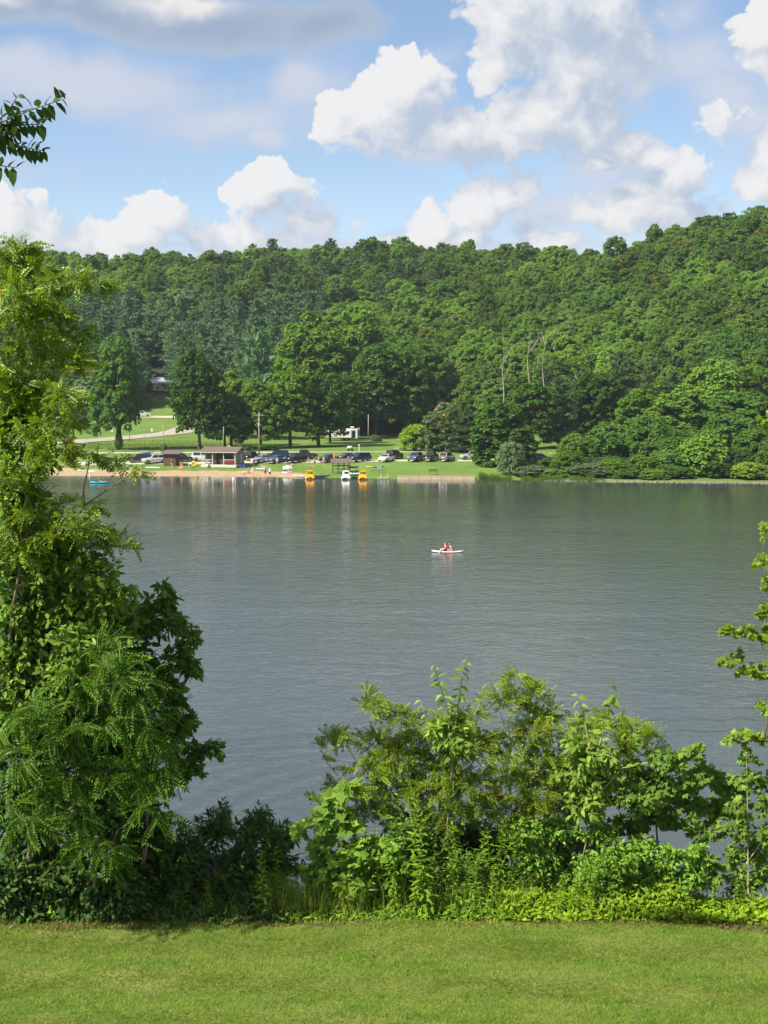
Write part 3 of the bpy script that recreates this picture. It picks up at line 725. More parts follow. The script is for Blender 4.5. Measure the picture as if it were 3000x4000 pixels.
# ------------------------------------------------------------------ single trees and shrubs along the far shore and meadow
def bush_proto(kind, i):
    key = (kind, i, 'bush')
    if key in PROTO: return PROTO[key]
    V, F, P = broad_crown(500 + i * 3 + sum(map(ord, kind)), 15, 8.5, 190, 44, .58, low=-.25, lobe=.3, rc=.19, ragged=.2)
    V = V[:]; keep = V.reshape(-1, 4, 3)[:, :, 2].min(1) > -.3
    V = V.reshape(-1, 4, 3)[keep].reshape(-1, 3); F = np.arange(len(V)).reshape(-1, 4)
    rng = np.random.default_rng(i); m = MB()
    for q in range(9):
        p = P[rng.integers(len(P))]; m.tube([(rng.normal() * .5, rng.normal() * .5, -.5), (p[0] * .4, p[1] * .4, p[2] * .55), tuple(p)], [.4, .25, .08], 5)
    tm = bpy.data.meshes.new('stems'); tm.from_pydata(m.v, [], m.f); tm.materials.append(M_bark)
    PROTO[key] = (np_mesh('bush_' + kind, V, F, LEAF[kind]), tm); return PROTO[key]
def put_bush(name, kind, i, base, H, R, label, group=None, cat='shrub'):
    cm, tm = bush_proto(kind, i)
    t = empty(name, base, random.uniform(0, 6.28), label, cat, group); t.scale = (R / 8.5, R / 8.5, H / 15)
    mesh_obj('stems', tm, t); mesh_obj('crown', cm, t); return t
def tree_at(name, kind, i, u, vtop, hw, Y, label, hero=True, cat='tree', group=None):
    if Y < 300 and u > 1700: hero = 2
    g = gnd(u, Y, -.1); H = (at(u, vtop, Y).z - g.z) * (.95 if hero == 2 else 1)
    return put_tree(name, kind, i, g, H, hw / pxm(Y), label, group, cat, hero)
def bush_at(name, kind, i, u, vtop, hw, Y, label, group=None):
    g = gnd(u, Y, -.1); H = max(.5, at(u, vtop, Y).z - g.z) * 1.2
    return put_bush(name, kind, i, g, H, hw * 1.2 / pxm(Y), label, group)
LEAF['dark'] = mat_leaf('leaf_dark', (.062, .130, .024), (.092, .172, .030), .36, isl=.3, objv=.1)
LEAF['lime'] = mat_leaf('leaf_lime', (.19, .31, .028), (.24, .35, .040), .36, isl=.25, objv=.1)
for a in [
 ('cottonwood_tree', 'maple', 0, 468, 1275, 118, 304, 'airy tall tree with an ivy-clad trunk on the lawn by the climbing road'),
 ('maple_tree', 'dark', 1, 782, 1352, 112, 303, 'dense dark round maple beside the brown shed'),
 ('broadleaf_tree', 'bright', 2, 905, 1440, 105, 318, 'lighter green tree just behind the dark maple, over the snack hut roof'),
 ('maple_tree', 'dark', 3, 880, 1500, 90, 305, 'short dark maple directly behind the snack hut'),
 ('maple_tree', 'bright', 4, 1020, 1450, 105, 309, 'broad maple behind the tall utility pole with the transformer'),
 ('maple_tree', 'bright', 0, 1135, 1420, 115, 313, 'bright green maple with a pair of trunks on the open lawn'),
 ('maple_tree', 'maple', 2, 1245, 1395, 120, 316, 'full maple in front of the white camper trailer'),
 ('maple_tree', 'maple', 1, 1290, 1420, 85, 330, 'maple with a slim trunk hiding the front half of the white camper trailer'),
 ('maple_tree', 'dark', 4, 1330, 1440, 90, 352, 'dark maple shading the roof of the white camper trailer'),
 ('tulip_tree', 'bright', 1, 1220, 1190, 165, 374, 'very tall pale green tree rising above the meadow maples'),
 ('tulip_tree', 'bright', 3, 1390, 1165, 130, 392, 'tall light green tree next to the tallest pale one'),
 ('broadleaf_tree', 'dark', 0, 1470, 1340, 130, 366, 'dark leafy tree at the back of the meadow behind the slim grey pole'),
 ('broadleaf_tree', 'maple', 1, 1590, 1300, 120, 369, 'mid green tree at the meadow edge above the yellow-green bush'),
 ('broadleaf_tree', 'dark', 2, 1690, 1330, 110, 372, 'dark tree at the meadow edge beside the orange cabin'),
 ('pine_tree', 'pine', 1, 1010, 1290, 105, 352, 'rounded blue-green pine behind the maples on the lawn'),
 ('broadleaf_tree', 'grey', 0, 345, 1450, 80, 404, 'grey-green tree behind the upper lot'),
 ('broadleaf_tree', 'grey', 1, 245, 1480, 70, 402, 'thin grey-green tree half hidden by the near locust'),
 ('maple_tree', 'maple', 0, 1950, 1525, 150, 263, 'big round maple on the grassy bank at the end of the parking lane'),
 ('broadleaf_tree', 'maple', 0, 1790, 1545, 70, 305, 'mid green tree screening the orange cabin'),
 ('broadleaf_tree', 'grey', 2, 1745, 1560, 100, 296, 'grey-green scrubby tree in front of the orange cabin'),
 ('conifer_tree', 'hemlock', 1, 1830, 1600, 80, 290, 'dark layered conifer between the scrubby tree and the big round maple'),
 ('broadleaf_tree', 'bright', 4, 2640, 1450, 150, 292, 'light green ash-like tree above the feathery shore shrub'),
 ('broadleaf_tree', 'bright', 2, 2490, 1490, 120, 296, 'leafy tree over the bend of the curving path'),
 ('broadleaf_tree', 'maple', 3, 2900, 1480, 170, 284, 'vine-draped tree near the shore at the far right'),
 ('broadleaf_tree', 'maple', 1, 2330, 1400, 120, 318, 'mid green tree rising behind the small lawn with the path'),
 ('broadleaf_tree', 'bright', 2, 2780, 1390, 140, 306, 'tall light green tree behind the vine-draped one'),
 ('conifer_tree', 'hemlock', 2, 2180, 1480, 90, 312, 'dark conifer behind the lawn where the grey sedan stands'),
 ('conifer_tree', 'hemlock', 3, 2420, 1380, 85, 325, 'layered conifer rising behind the leafy tree at the path'),
 ('broadleaf_tree', 'maple', 3, 2080, 1470, 110, 306, 'mid green tree behind the big round maple'),
 ('broadleaf_tree', 'dark', 0, 2480, 1690, 95, 268, 'low dark tree standing among the shore scrub'),
]: tree_at(*a)
for a in [
 ('shrub', 'lime', 0, 1625, 1668, 62, 298, 'bright yellow-green bush at the meadow edge behind the parked cars'),
 ('shrub', 'grey', 1, 1700, 1690, 60, 300, 'grey-green bush right of the bright yellow-green one'),
 ('shrub', 'dark', 2, 1800, 1680, 70, 296, 'dark green bush under the layered conifer'),
 ('shrub', 'grey', 0, 1995, 1738, 48, 250, 'silvery upright willow shrub at the water by the retaining wall'),
 ('shrub', 'bright', 1, 2250, 1712, 75, 262, 'bright leafy shrub before the small lawn and path'),
 ('shrub', 'bright', 2, 2210, 1770, 60, 252, 'lower bright shrub in front of the taller one on the bank'),
 ('shrub', 'grey', 2, 2080, 1820, 75, 248, 'low pale scrub next to the silvery willow shrub'),
 ('shrub', 'grey', 0, 2330, 1815, 95, 247, 'wide pale green scrub mound on the shore'),
 ('shrub', 'dark', 1, 2450, 1830, 60, 244, 'small dark bush at the end of the pale scrub mound'),
 ('shrub', 'bright', 0, 2560, 1835, 65, 242.5, 'low light green bush over the stony shoreline'),
 ('shrub', 'dark', 0, 2640, 1825, 60, 243, 'low dark bush left of the feathery shore shrub'),
 ('shrub', 'bright', 1, 2750, 1715, 100, 246, 'tall feathery light green shrub leaning over the stony shore'),
 ('shrub', 'dark', 2, 2800, 1800, 60, 243, 'dark bush at the foot of the feathery shrub'),
 ('shrub', 'lime', 1, 2900, 1815, 75, 242, 'yellow-green bush on the shore right of the feathery shrub'),
 ('shrub', 'bright', 2, 3000, 1825, 60, 241, 'light green bush cut off by the picture edge on the far shore'),
 ('shrub', 'dark', 0, 2700, 1690, 90, 272, 'dark undergrowth bush behind the feathery shrub'),
 ('shrub', 'maple', 1, 2420, 1720, 70, 276, 'rounded bush beside the curving path'),
 ('shrub', 'grey', 2, 1465, 1700, 22, 342, 'white-flowering bush at the foot of the slim grey pole'),
 ('shrub', 'maple', 0, 1000, 1738, 70, 303, 'low spreading bush beside the trunks behind the snack hut'),
 ('shrub', 'dark', 1, 640, 1737, 12, 296, 'small clipped bush at the foot of a leaning pole'),
 ('shrub', 'grey', 0, 300, 1600, 55, 366, 'grey scrub on the mown slope left of the airy tall tree'),
 ('shrub', 'maple', 0, 2380, 1680, 85, 268, 'large leafy bush in the shore thicket below the curving path'),
 ('shrub', 'dark', 1, 2540, 1650, 95, 264, 'tall dark thicket bush behind the low dark tree'),
 ('shrub', 'maple', 2, 2640, 1720, 85, 256, 'leafy thicket bush left of the feathery shrub'),
 ('shrub', 'dark', 0, 2850, 1640, 100, 262, 'tall dark thicket bush right of the feathery shrub'),
 ('shrub', 'maple', 1, 2960, 1700, 85, 256, 'green thicket bush by the grassy gap at the far shore'),
 ('shrub', 'dark', 2, 2180, 1790, 60, 258, 'dark bush between the big round maple and the bright shrubs'),
 ('shrub', 'grey', 1, 2390, 1790, 70, 254, 'pale thicket bush above the wide scrub mound'),
 ('shrub', 'bright', 1, 2500, 1790, 65, 246, 'rounded light bush at the water left of the low dark bush'),
 ('shrub', 'maple', 0, 2610, 1775, 70, 247, 'rounded green bush at the water between two low bushes'),
 ('shrub', 'maple', 2, 2860, 1760, 70, 246, 'rounded green bush at the water behind the yellow-green one'),
 ('shrub', 'bright', 0, 2400, 1800, 60, 245, 'small light bush at the water right of the wide scrub mound'),
 ('shrub', 'maple', 1, 3040, 1740, 80, 247, 'tall rounded bush at the very edge of the picture on the far shore'),
 ('shrub', 'maple', 2, 2290, 1790, 55, 256, 'dark green bush between the bright shrubs and the pale scrub mound'),
 ('shrub', 'bright', 0, 2160, 1835, 50, 246, 'low light bush behind the reeds'),
]: bush_at(*a)
# the ivy on the airy tree's trunk is part of that tree
ivy_tree = bpy.data.objects['cottonwood_tree']
def ivy():
    rng = np.random.default_rng(3); n = 2600
    z = rng.uniform(.6, 8.5, n); a = rng.uniform(0, 6.28, n); r = .35 + .45 * rng.random(n) * (1 + .6 * np.sin(z * 1.1)) + np.clip(z - 6, 0, 3) * .25 * rng.random(n)
    C = np.stack([np.cos(a) * r, np.sin(a) * r, z], 1); N_ = unit(np.stack([np.cos(a), np.sin(a), .4 + 0 * a], 1) + rng.normal(size=(n, 3)) * .4)
    V, F = leaf_quads(C, N_, .16, .12, rng); sx, _, sz = ivy_tree.scale
    V[:, 0] /= sx; V[:, 1] /= sx; V[:, 2] /= sz
    mesh_obj('ivy', np_mesh('ivy', V, F, LEAF['dark']), ivy_tree)
ivy()
# bare dead trees standing out pale on the slope
def dead_tree(u, v0, v1, Y, label, seed, lean=.02):
    rng = np.random.default_rng(seed); b = at(u, v1, Y); H = (v1 - v0) / pxm(Y)
    gz = fz(b.x, Y); t = empty('dead_tree', (b.x, Y, gz - .3), 0, label, 'dead tree', 'bare dead trees on the slope')
    top = b.z + H - gz + .3; m = MB(); pts = [(rng.normal() * lean * q * top, rng.normal() * .1, top * q) for q in (0, .25, .5, .7, .85, 1)]
    m.tube(pts, [.17, .15, .12, .09, .05, .02], 6); m.build('trunk', M_bark_pale, t, True)
    for k in range(7):
        q = rng.uniform(.45, .95); i = min(4, int(q * 5)); p = Vector(pts[i]).lerp(Vector(pts[i + 1]), .5); a = rng.uniform(0, 6.28); l = top * rng.uniform(.10, .22)
        e = p + Vector((math.cos(a) * l * .7, math.sin(a) * l * .5, l)); mm = MB(); mm.tube([p, p.lerp(e, .5) + Vector((0, 0, -.15)), e], [.045, .03, .01], 5); mm.build('branch', M_bark_pale, t, True)
dead_tree(1965, 1330, 1540, 322, 'tall bare grey-white dead tree with forked limbs, the largest of the dead trees', 1)
dead_tree(2062, 1285, 1440, 330, 'thin bare pale dead tree next to the largest dead one', 2)
dead_tree(2130, 1320, 1420, 332, 'short pale dead tree at the end of the dead group', 3)
# reeds and stones at the waterline
def reeds():
    rng = np.random.default_rng(5); n = 7000
    u = rng.choice([rng.uniform(1865, 1985, n), rng.uniform(2020, 2330, n)], axis=0) if False else np.where(rng.random(n) < .4, rng.uniform(1870, 1990, n), rng.uniform(2030, 2340, n))
    V = []; x = x_of(u, 245); s = np.array([float(shore_y(a)) for a in x]) + rng.uniform(-.6, 3.2, n); z = far_z(x, s)
    h = rng.uniform(.3, 1.5, n) * np.where(u < 2000, 1.1, .85) * (.65 + .35 * np.sin(x * 1.7) * np.sin(x * .6 + 1)); a = rng.uniform(0, 6.28, n); w = .035
    dx, dy = np.cos(a) * w, np.sin(a) * w; lx, ly = rng.normal(size=n) * .18, rng.normal(size=n) * .18
    V = np.stack([np.stack([x - dx, s - dy, z - .1], 1), np.stack([x + dx, s + dy, z - .1], 1), np.stack([x + lx, s + ly, z + h], 1)], 1).reshape(-1, 3)
    M = mat_leaf('reed_blade', (.10, .19, .035), (.16, .25, .055), .35, isl=.3)
    o = mesh_obj('reeds', np_mesh('reeds', V, np.arange(3 * n).reshape(n, 3), M)); tag(o, 'strip of green reeds standing in the water along the far shore', 'reeds', kind='stuff')
reeds()
def shore_stones():
    rng = np.random.default_rng(6); M = mat_plain('shore_stone', (.22, .19, .15), .9, var=.35, scale=2, bump=.4)
    m = MB()
    for k in range(900):
        u = rng.uniform(2120, 3150); x = x_of(u, 242); y = float(shore_y(x)) + rng.normal() * .35 + .1; r = rng.uniform(.08, .26)
        m.box((x, y, fz(x, y) + r * .2), (r * 2, r * 1.6, r * 1.1), rng.uniform(0, 3), .7)
    o = m.build('shore_stones', M, fix=False); tag(o, 'band of small tan stones along the waterline of the far shore', 'stones', kind='stuff')
shore_stones()
# rough taller grass on the left slope and on the bank edge
def rough_grass():
    rng = np.random.default_rng(8); n = 14000
    u = rng.uniform(330, 1010, n); Y = rng.uniform(300, 336, n) + np.clip((700 - u) / 400, -1, 1) * 6
    x = x_of(u, Y); z = far_z(x, Y); h = rng.uniform(.08, .32, n); a = rng.uniform(0, 6.28, n); w = .04
    dx, dy = np.cos(a) * w, np.sin(a) * w
    V = np.stack([np.stack([x - dx, Y - dy, z], 1), np.stack([x + dx, Y + dy, z], 1), np.stack([x + rng.normal(size=n) * .1, Y, z + h], 1)], 1).reshape(-1, 3)
    o = mesh_obj('rough_grass', np_mesh('rough_grass', V, np.arange(3 * n).reshape(n, 3), mat_leaf('rough_blade', (.13, .18, .035), (.22, .24, .07), .35, isl=.3)))
    tag(o, 'strip of unmown tawny grass on the slope behind the park road', 'grass', kind='stuff')
rough_grass()
# ------------------------------------------------------------------ buildings, vehicles, boats on the far shore
M_white = mat_plain('white_paint', (.78, .77, .73), .5, var=.05)
M_cream = mat_plain('cream_paint', (.56, .51, .40), .6, var=.08)
M_greysid = mat_plain('grey_siding', (.20, .20, .18), .8, var=.12, scale=3)
M_shingle = mat_plain('brown_shingle', (.125, .092, .072), .9, var=.3, scale=9, bump=.4)
M_brownw = mat_plain('brown_boards', (.11, .055, .04), .8, var=.25, scale=6, bump=.3)
M_polew = mat_plain('pole_wood', (.30, .25, .19), .9, var=.25, scale=3, bump=.3)
M_greyw = mat_plain('weathered_wood', (.40, .36, .29), .9, var=.2, scale=5, bump=.3)
M_tanwall = mat_plain('tan_wall', (.52, .40, .27), .85, var=.12, scale=2, bump=.2)
M_metal = mat_plain('galvanised_metal', (.45, .46, .47), .45, .6, var=.1)
M_dark = mat_plain('dark_interior', (.03, .028, .025), .8, var=.2)
M_red = mat_plain('red_fabric', (.45, .02, .03), .7, var=.12)
M_blue = mat_plain('blue_plastic', (.03, .07, .28), .45, var=.1)
M_yellow = mat_plain('yellow_vinyl', (.80, .58, .03), .35, var=.06)
M_orange = mat_plain('orange_plastic', (.88, .44, .015), .35, var=.08, coat=.2)
M_wplast = mat_plain('white_plastic', (.80, .80, .78), .35, var=.05, coat=.2)
M_turq = mat_plain('turquoise_plastic', (.02, .46, .56), .3, var=.06, coat=.3)
M_green = mat_plain('green_plastic', (.02, .22, .16), .35, var=.08)
M_black = mat_plain('black_rubber', (.015, .015, .016), .7, var=.2)
M_glass = mat_glass()
M_chrome = mat_plain('bright_metal', (.55, .55, .56), .25, .9, var=.05)
M_lamp = mat_plain('headlight_glass', (.75, .76, .78), .15, var=.03)
M_tail = mat_plain('tail_light', (.45, .01, .01), .2, var=.05)

# ---- the snack hut: porch in front, gable roof, side wall
def snack_hut():
    u, Y = 873, 266.5; g = gnd(u, Y)
    t = empty('snack_hut', g, math.radians(-14), 'grey beach hut with a brown shingle roof and a cream-railed porch', 'hut')
    W, Dp, Hw, Hr = 6.9, 5.0, 2.35, 1.0                       # local: front at y = -Dp/2, ridge along x
    B = MB().box((0, 0, .12), (W + .3, Dp + .3, .5)).build('floor_deck', M_cream, t)
    MB().box((0, .9, .37 + Hw / 2), (W, .12, Hw)).build('wall', M_greysid, t)
    MB().box((0, Dp / 2 - .06, .37 + Hw / 2), (W, .12, Hw)).build('wall', M_greysid, t)
    for s in (-1, 1):
        w = MB().prism([(-Dp / 2 + 1.6, .37), (Dp / 2 - .12, .37), (Dp / 2 - .12, .37 + Hw), (0, .37 + Hw + Hr - .05), (-Dp / 2 + 1.6, .37 + Hw + .33)], -.06, .06)
        w.v = [(s * (W / 2 - .06) + y, x, z) for x, y, z in w.v]; w.build('side_wall', M_greysid, t)
        for k in range(9):
            MB().box((s * (W / 2 + .008), -Dp / 2 + 1.75 + k * .36, .37 + Hw / 2), (.02, .05, Hw - .1)).build('batten', M_greysid, t)
    # front wall with a door opening and a service window
    MB().box((-2.2, -Dp / 2 + 1.66, .37 + .45), (2.3, .1, .9)).build('front_wall', M_greysid, t)
    MB().box((-2.2, -Dp / 2 + 1.66, .37 + Hw - .2), (2.3, .1, .4)).build('front_wall', M_greysid, t)
    MB().box((.9, -Dp / 2 + 1.66, .37 + .5), (2.6, .1, 1.0)).build('front_wall', M_greysid, t)
    MB().box((2.9, -Dp / 2 + 1.66, .37 + Hw / 2), (1.1, .1, Hw)).build('front_wall', M_greysid, t)
    MB().box((-.6, -Dp / 2 + 1.72, .37 + 1.0), (1.0, .04, 2.0)).build('doorway', M_dark, t)
    MB().box((-2.2, -Dp / 2 + 1.64, .37 + 1.4), (2.2, .04, .95)).build('window', M_glass, t)
    MB().box((.9, -Dp / 2 + 1.70, .37 + 1.45), (2.5, .04, .85)).build('service_window', M_dark, t)
    for x in (-W / 2 + .08, -1.25, 1.0, W / 2 - .08):
        MB().box((x, -Dp / 2 + .08, .37 + Hw / 2), (.13, .13, Hw)).build('porch_post', M_cream, t)
    MB().box((0, -Dp / 2 + .08, .37 + Hw + .08), (W + .5, .16, .18)).build('porch_beam', M_cream, t)
    for x0, x1 in ((-W / 2, -1.25), (1.0, W / 2)):
        for z in (.45, 1.0): MB().box(((x0 + x1) / 2, -Dp / 2 + .07, .37 + z), (x1 - x0, .07, .09)).build('rail', M_cream, t)
    MB().box((W / 2 - .02, .9, .37 + 1.15), (.06, .8, 1.7)).build('poster_board', mat_plain('poster', (.45, .50, .48), .6, var=.5, scale=5), t)
    ov = .45; e = Dp / 2 + .35; zt = .37 + Hw + Hr; ze = .37 + Hw + .14
    for s, nm in ((-1, 'roof'), (1, 'roof')):
        r = MB(); r.panel([(-W / 2 - ov, s * e, ze), (W / 2 + ov, s * e, ze), (W / 2 + ov, 0, zt), (-W / 2 - ov, 0, zt)][::s * -1], .09)
        ro = r.build(nm, M_shingle, t)
    ro = MB().box((1.2, .25, zt + .12), (.55, .35, .22)).build('roof_vent', M_cream, t)
    for s in (-1, 1):
        f = MB()
        for q in (-1, 1): f.panel([(s * (W / 2 + ov + .012), q * e, ze - .07), (s * (W / 2 + ov + .012), 0, zt - .09), (s * (W / 2 + ov + .012), 0, zt + .07), (s * (W / 2 + ov + .012), q * e, ze + .09)], .03)
        f.build('bargeboard', M_greyw, t)
    MB().box((0, -e + .02, ze - .03), (W + 2 * ov - .06, .05, .18)).build('fascia', M_cream, t)
    # things standing on and beside the porch
    def loc(x, y, z): return t.matrix_basis @ Vector((x, y, z))
    t.rotation_euler = (0, 0, math.radians(-14)); M = Matrix.Translation(g) @ Matrix.Rotation(math.radians(-14), 4, 'Z')
    for k in range(7):
        v = empty('life_jacket', M @ Vector((1.25 + k * .30, -Dp / 2 - .03, .62)), math.radians(-14 + k * 2 - 6), f'red life jacket hung on the hut porch rail, {ordw(k)} from the doorway', 'life jacket', 'life jackets on the hut rail')
        MB().box((-.06, -.04, .22), (.10, .09, .46)).build('front_panel', M_red, v, bevel=.02)
        MB().box((.06, -.04, .22), (.10, .09, .46)).build('front_panel', M_red, v, bevel=.02)
        MB().box((0, .03, .24), (.24, .06, .5)).build('back_panel', M_red, v, bevel=.02)
    for nm, mt, x, y, w, h, lb in (('storage_bin', M_blue, W / 2 + .9, -1.0, 1.4, .75, 'dark blue storage bin at the side of the hut'), ('trash_can', M_metal, -2.1, -Dp / 2 - .35, .5, .65, 'grey trash can in front of the hut porch')):
        p = M @ Vector((x, y, 0)); b = empty(nm, (p.x, p.y, fz(p.x, p.y)), math.radians(-14), lb, nm.split('_')[1])
        if nm == 'trash_can':
            MB().lathe([(.2, 0), (.24, .05), (.27, h), (.25, h)], n=12).build('body', mt, b, True); MB().lathe([(.29, h), (.28, h + .06), (.05, h + .1)], n=12).build('lid', mt, b, True)
        else:
            MB().box((0, 0, h * .4), (w, .8, h * .8), 0, 1.04).build('body', mt, b, bevel=.03); MB().box((0, 0, h * .84), (w + .1, .9, .1)).build('lid', mt, b, bevel=.03)
snack_hut()
def shed():
    g = gnd(671, 268); t = empty('shed', g, math.radians(-10), 'small brown board shed with an overhanging shingle roof', 'shed')
    W, D, H = 2.5, 2.2, 2.2
    n = 12
    for k in range(n): MB().box((-W / 2 + (k + .5) * W / n, -D / 2, H / 2 + .1), (W / n - .02, .06, H)).build('board', M_brownw, t)
    for k in range(9):
        for s in (-1, 1): MB().box((s * W / 2, -D / 2 + .15 + k * .24, H / 2 + .1), (.06, .22, H)).build('board', M_brownw, t)
    MB().box((0, D / 2, H / 2 + .1), (W, .08, H)).build('back_wall', M_brownw, t)
    MB().box((0, 0, .08), (W - .1, D - .1, .16)).build('floor', M_greyw, t)
    r = MB(); r.panel([(-W / 2 - .55, -D / 2 - .5, H + .05), (W / 2 + .95, -D / 2 - .5, H + .05), (W / 2 + .95, D / 2 + .4, H + .62), (-W / 2 - .55, D / 2 + .4, H + .62)], .09); r.build('roof', M_shingle, t)
    for k in range(5): MB().box((-W / 2 + .35 + k * .42, -D / 2 - .04, H - .1), (.2, .03, .16)).build('vent_slot', M_dark, t)
    MB().box((.3, -D / 2 - .04, 1.05), (.85, .03, 1.9)).build('door', M_brownw, t)
shed()
def boat_shelter():
    """open shelter with two shelves under a low gable roof"""
    g = gnd(1333, 254.5); t = empty('boat_rack', g, math.radians(8), 'open wooden boat shelter with shelf rails and a brown roof', 'shelter')
    W, D, H = 3.1, 2.2, 2.0
    for x in (-W / 2, -W / 6, W / 6, W / 2):
        for y in (-D / 2, D / 2): MB().box((x, y, H / 2), (.11, .11, H + .1)).build('post', M_brownw, t)
    for y in (-D / 2 - .07, D / 2 + .07):
        for z in (.75, 1.45): MB().box((-.3 if y < 0 else .2, y, z), (W * .85, .06, .14)).build('shelf_rail', M_greyw if y < 0 else M_brownw, t)
        MB().box((0, y, H + .02), (W + .2, .08, .14)).build('beam', M_brownw, t)
    for x in (-W / 2, 0, W / 2):
        for z in (.7, 1.4): MB().box((x + .09, 0, z), (.07, D, .1)).build('shelf_arm', M_brownw, t)
    for s in (-1, 1):
        r = MB(); q = [(-W / 2 - .55, s * (D / 2 + .5), H - .02), (W / 2 + .55, s * (D / 2 + .5), H - .02), (W / 2 + .4, 0, H + .72), (-W / 2 - .4, 0, H + .72)]; r.panel(q[::-s], .08); r.build('roof', M_shingle, t)
boat_shelter()
def sea_wall():
    a, b = at_z(1552, 1872), at_z(1856, 1873); t = empty('retaining_wall', (a.x, a.y - .25, 0), math.atan2(b.y - a.y, b.x - a.x), 'long low tan retaining wall of joined panels at the waterline', 'wall')
    Ln = math.hypot(b.x - a.x, b.y - a.y); n = 7
    for k in range(n): MB().box((Ln * (k + .5) / n, 0, .16), (Ln / n - .05, .22, .8)).build('panel', M_tanwall, t, bevel=.015)
    for k in range(n + 1): MB().box((Ln * k / n, .06, .15), (.1, .2, .8)).build('post', M_greyw, t)
    MB().box((Ln / 2, .05, .60), (Ln, .36, .08)).build('cap', M_tanwall, t)
    # ground behind it
    MB().box((Ln / 2, 1.2, .12), (Ln, 2.2, .8)).build('backfill', M_meadow, t)
    p = gnd(1692, 250.5); q = empty('bench', (p.x, p.y, max(p.z, .55)), 0, 'dark bench on the grass above the tan retaining wall', 'bench')
    for x in (-.65, .65): MB().box((x, 0, .3), (.08, .4, .62)).build('leg', M_dark, q)
    for k in range(3): MB().box((0, -.14 + k * .14, .46), (1.5, .12, .05)).build('slat', M_brownw, q)
    for k in range(2): MB().box((0, .24, .64 + k * .16), (1.5, .05, .12)).build('backrest', M_brownw, q)
sea_wall()
# ---- camper trailer
M_camper = mat_plain('camper_shell', (.56, .55, .52), .45, var=.08, scale=2)
def camper():
    Y = 345; g = gnd(1337, Y); t = empty('camper_trailer', g, math.radians(-9), 'long white camper trailer parked on the meadow under maples', 'trailer')
    L, W, H = 8.4, 2.5, 2.45
    prof = [(-L / 2, .75), (L / 2, .6), (L / 2, .6 + H - .1), (L / 2 - .4, .6 + H), (-L / 2 + 1.4, .6 + H), (-L / 2 + .1, 2.4), (-L / 2, 1.7)]
    MB().prism(prof, -W / 2, W / 2).build('body', M_camper, t, bevel=.06)
    MB().box((1.0, -W / 2 - .22, 1.75), (3.4, .5, 1.9)).build('slide_out', M_camper, t, bevel=.03)
    for x, z, w, h in ((.3, 2.1, 1.0, .62), (1.8, 2.1, .8, .62)): MB().box((x, -W / 2 - .48, z), (w, .03, h)).build('window', M_glass, t)
    for x in (-2.6,): MB().box((x, -W / 2 - .015, 2.1), (1.1, .03, .6)).build('window', M_glass, t)
    MB().box((3.25, -W / 2 - .02, 1.7), (.75, .04, 1.85)).build('door', M_glass, t)
    MB().box((-1.0, -W / 2 - .012, 1.05), (6.3, .024, .10)).build('stripe', mat_plain('maroon', (.25, .05, .04), .4), t)
    MB().box((L / 2 + .02, 0, 2.0), (.04, 1.7, 1.3)).build('rear_window', M_glass, t)
    for y in (-1.05, 1.05):
        MB().tube([(L / 2 + .1, y, .9), (L / 2 + .1, y, 3.3)], .035, 6).build('ladder_rail', M_white, t)
    for z in (1.0, 3.3): MB().tube([(L / 2 + .1, -1.05, z), (L / 2 + .1, 1.05, z)], .03, 6).build('ladder_rung', M_white, t)
    MB().box((2.6, 0, 3.42), (.9, .8, .28)).build('air_conditioner', M_white, t, bevel=.06)
    for x in (.4, 1.35):
        for y in (-1, 1):
            w = MB().lathe([(.1, -.11), (.36, -.11), (.38, 0), (.36, .11), (.1, .11)], (x, y * (W / 2 - .1), .38), 'Y', 14).build('wheel', M_black, t, True)
            MB().lathe([(.0, 0), (.2, .02), (.2, .0)], (x, y * (W / 2 + .02), .38), 'Y', 10).build('hub', M_metal, w)
    MB().tube([(-L / 2, -.7, .8), (-L / 2 - 1.1, 0, .55)], .06, 6).build('tow_bar', M_dark, t); MB().tube([(-L / 2 + .3, 0, .75), (-L / 2 + .3, 0, 0)], .06, 6).build('jack', M_dark, t)
camper()
def cabin(u, Y, vtop, wm, dm, h, wallc, roofm, label, rz, roof_h):
    g = gnd(u, Y); t = empty('cabin', g, rz, label, 'house')
    zt = at(u, vtop, Y).z - g.z; hw = zt - roof_h; M = wallc
    MB().box((0, 0, hw / 2), (wm, dm, hw)).build('wall', M, t)
    for s in (-1, 1):
        r = MB(); q = [(-wm / 2 - .5, s * (dm / 2 + .5), hw - .1), (wm / 2 + .5, s * (dm / 2 + .5), hw - .1), (wm / 2 + .5, 0, zt), (-wm / 2 - .5, 0, zt)]; r.panel(q[::-s], .12); r.build('roof', roofm, t)
    for s in (-1, 1): MB().add([(s * wm / 2, -dm / 2, hw), (s * wm / 2, dm / 2, hw), (s * wm / 2, 0, zt - .1), (s * (wm / 2 - .1), -dm / 2, hw), (s * (wm / 2 - .1), dm / 2, hw), (s * (wm / 2 - .1), 0, zt - .1)], [(0, 1, 2), (3, 5, 4), (0, 3, 4, 1), (1, 4, 5, 2), (2, 5, 3, 0)]).build('gable', M, t)
    for x in (-wm * .25, wm * .2):
        f = MB().box((x, -dm / 2 - .03, hw - 1.3), (1.0, .08, 1.2)).build('window', M_white, t); MB().box((x, -dm / 2 - .08, hw - 1.3), (.75, .03, .95)).build('pane', M_glass, f)
cabin(628, 432, 1476, 5.5, 6.5, 5, mat_plain('tan_siding', (.62, .46, .32), .8, var=.1), mat_plain('steel_roof', (.55, .55, .57), .4, .3, var=.05), 'tan house with a grey metal roof between the trees up the slope', math.radians(24), 1.7)
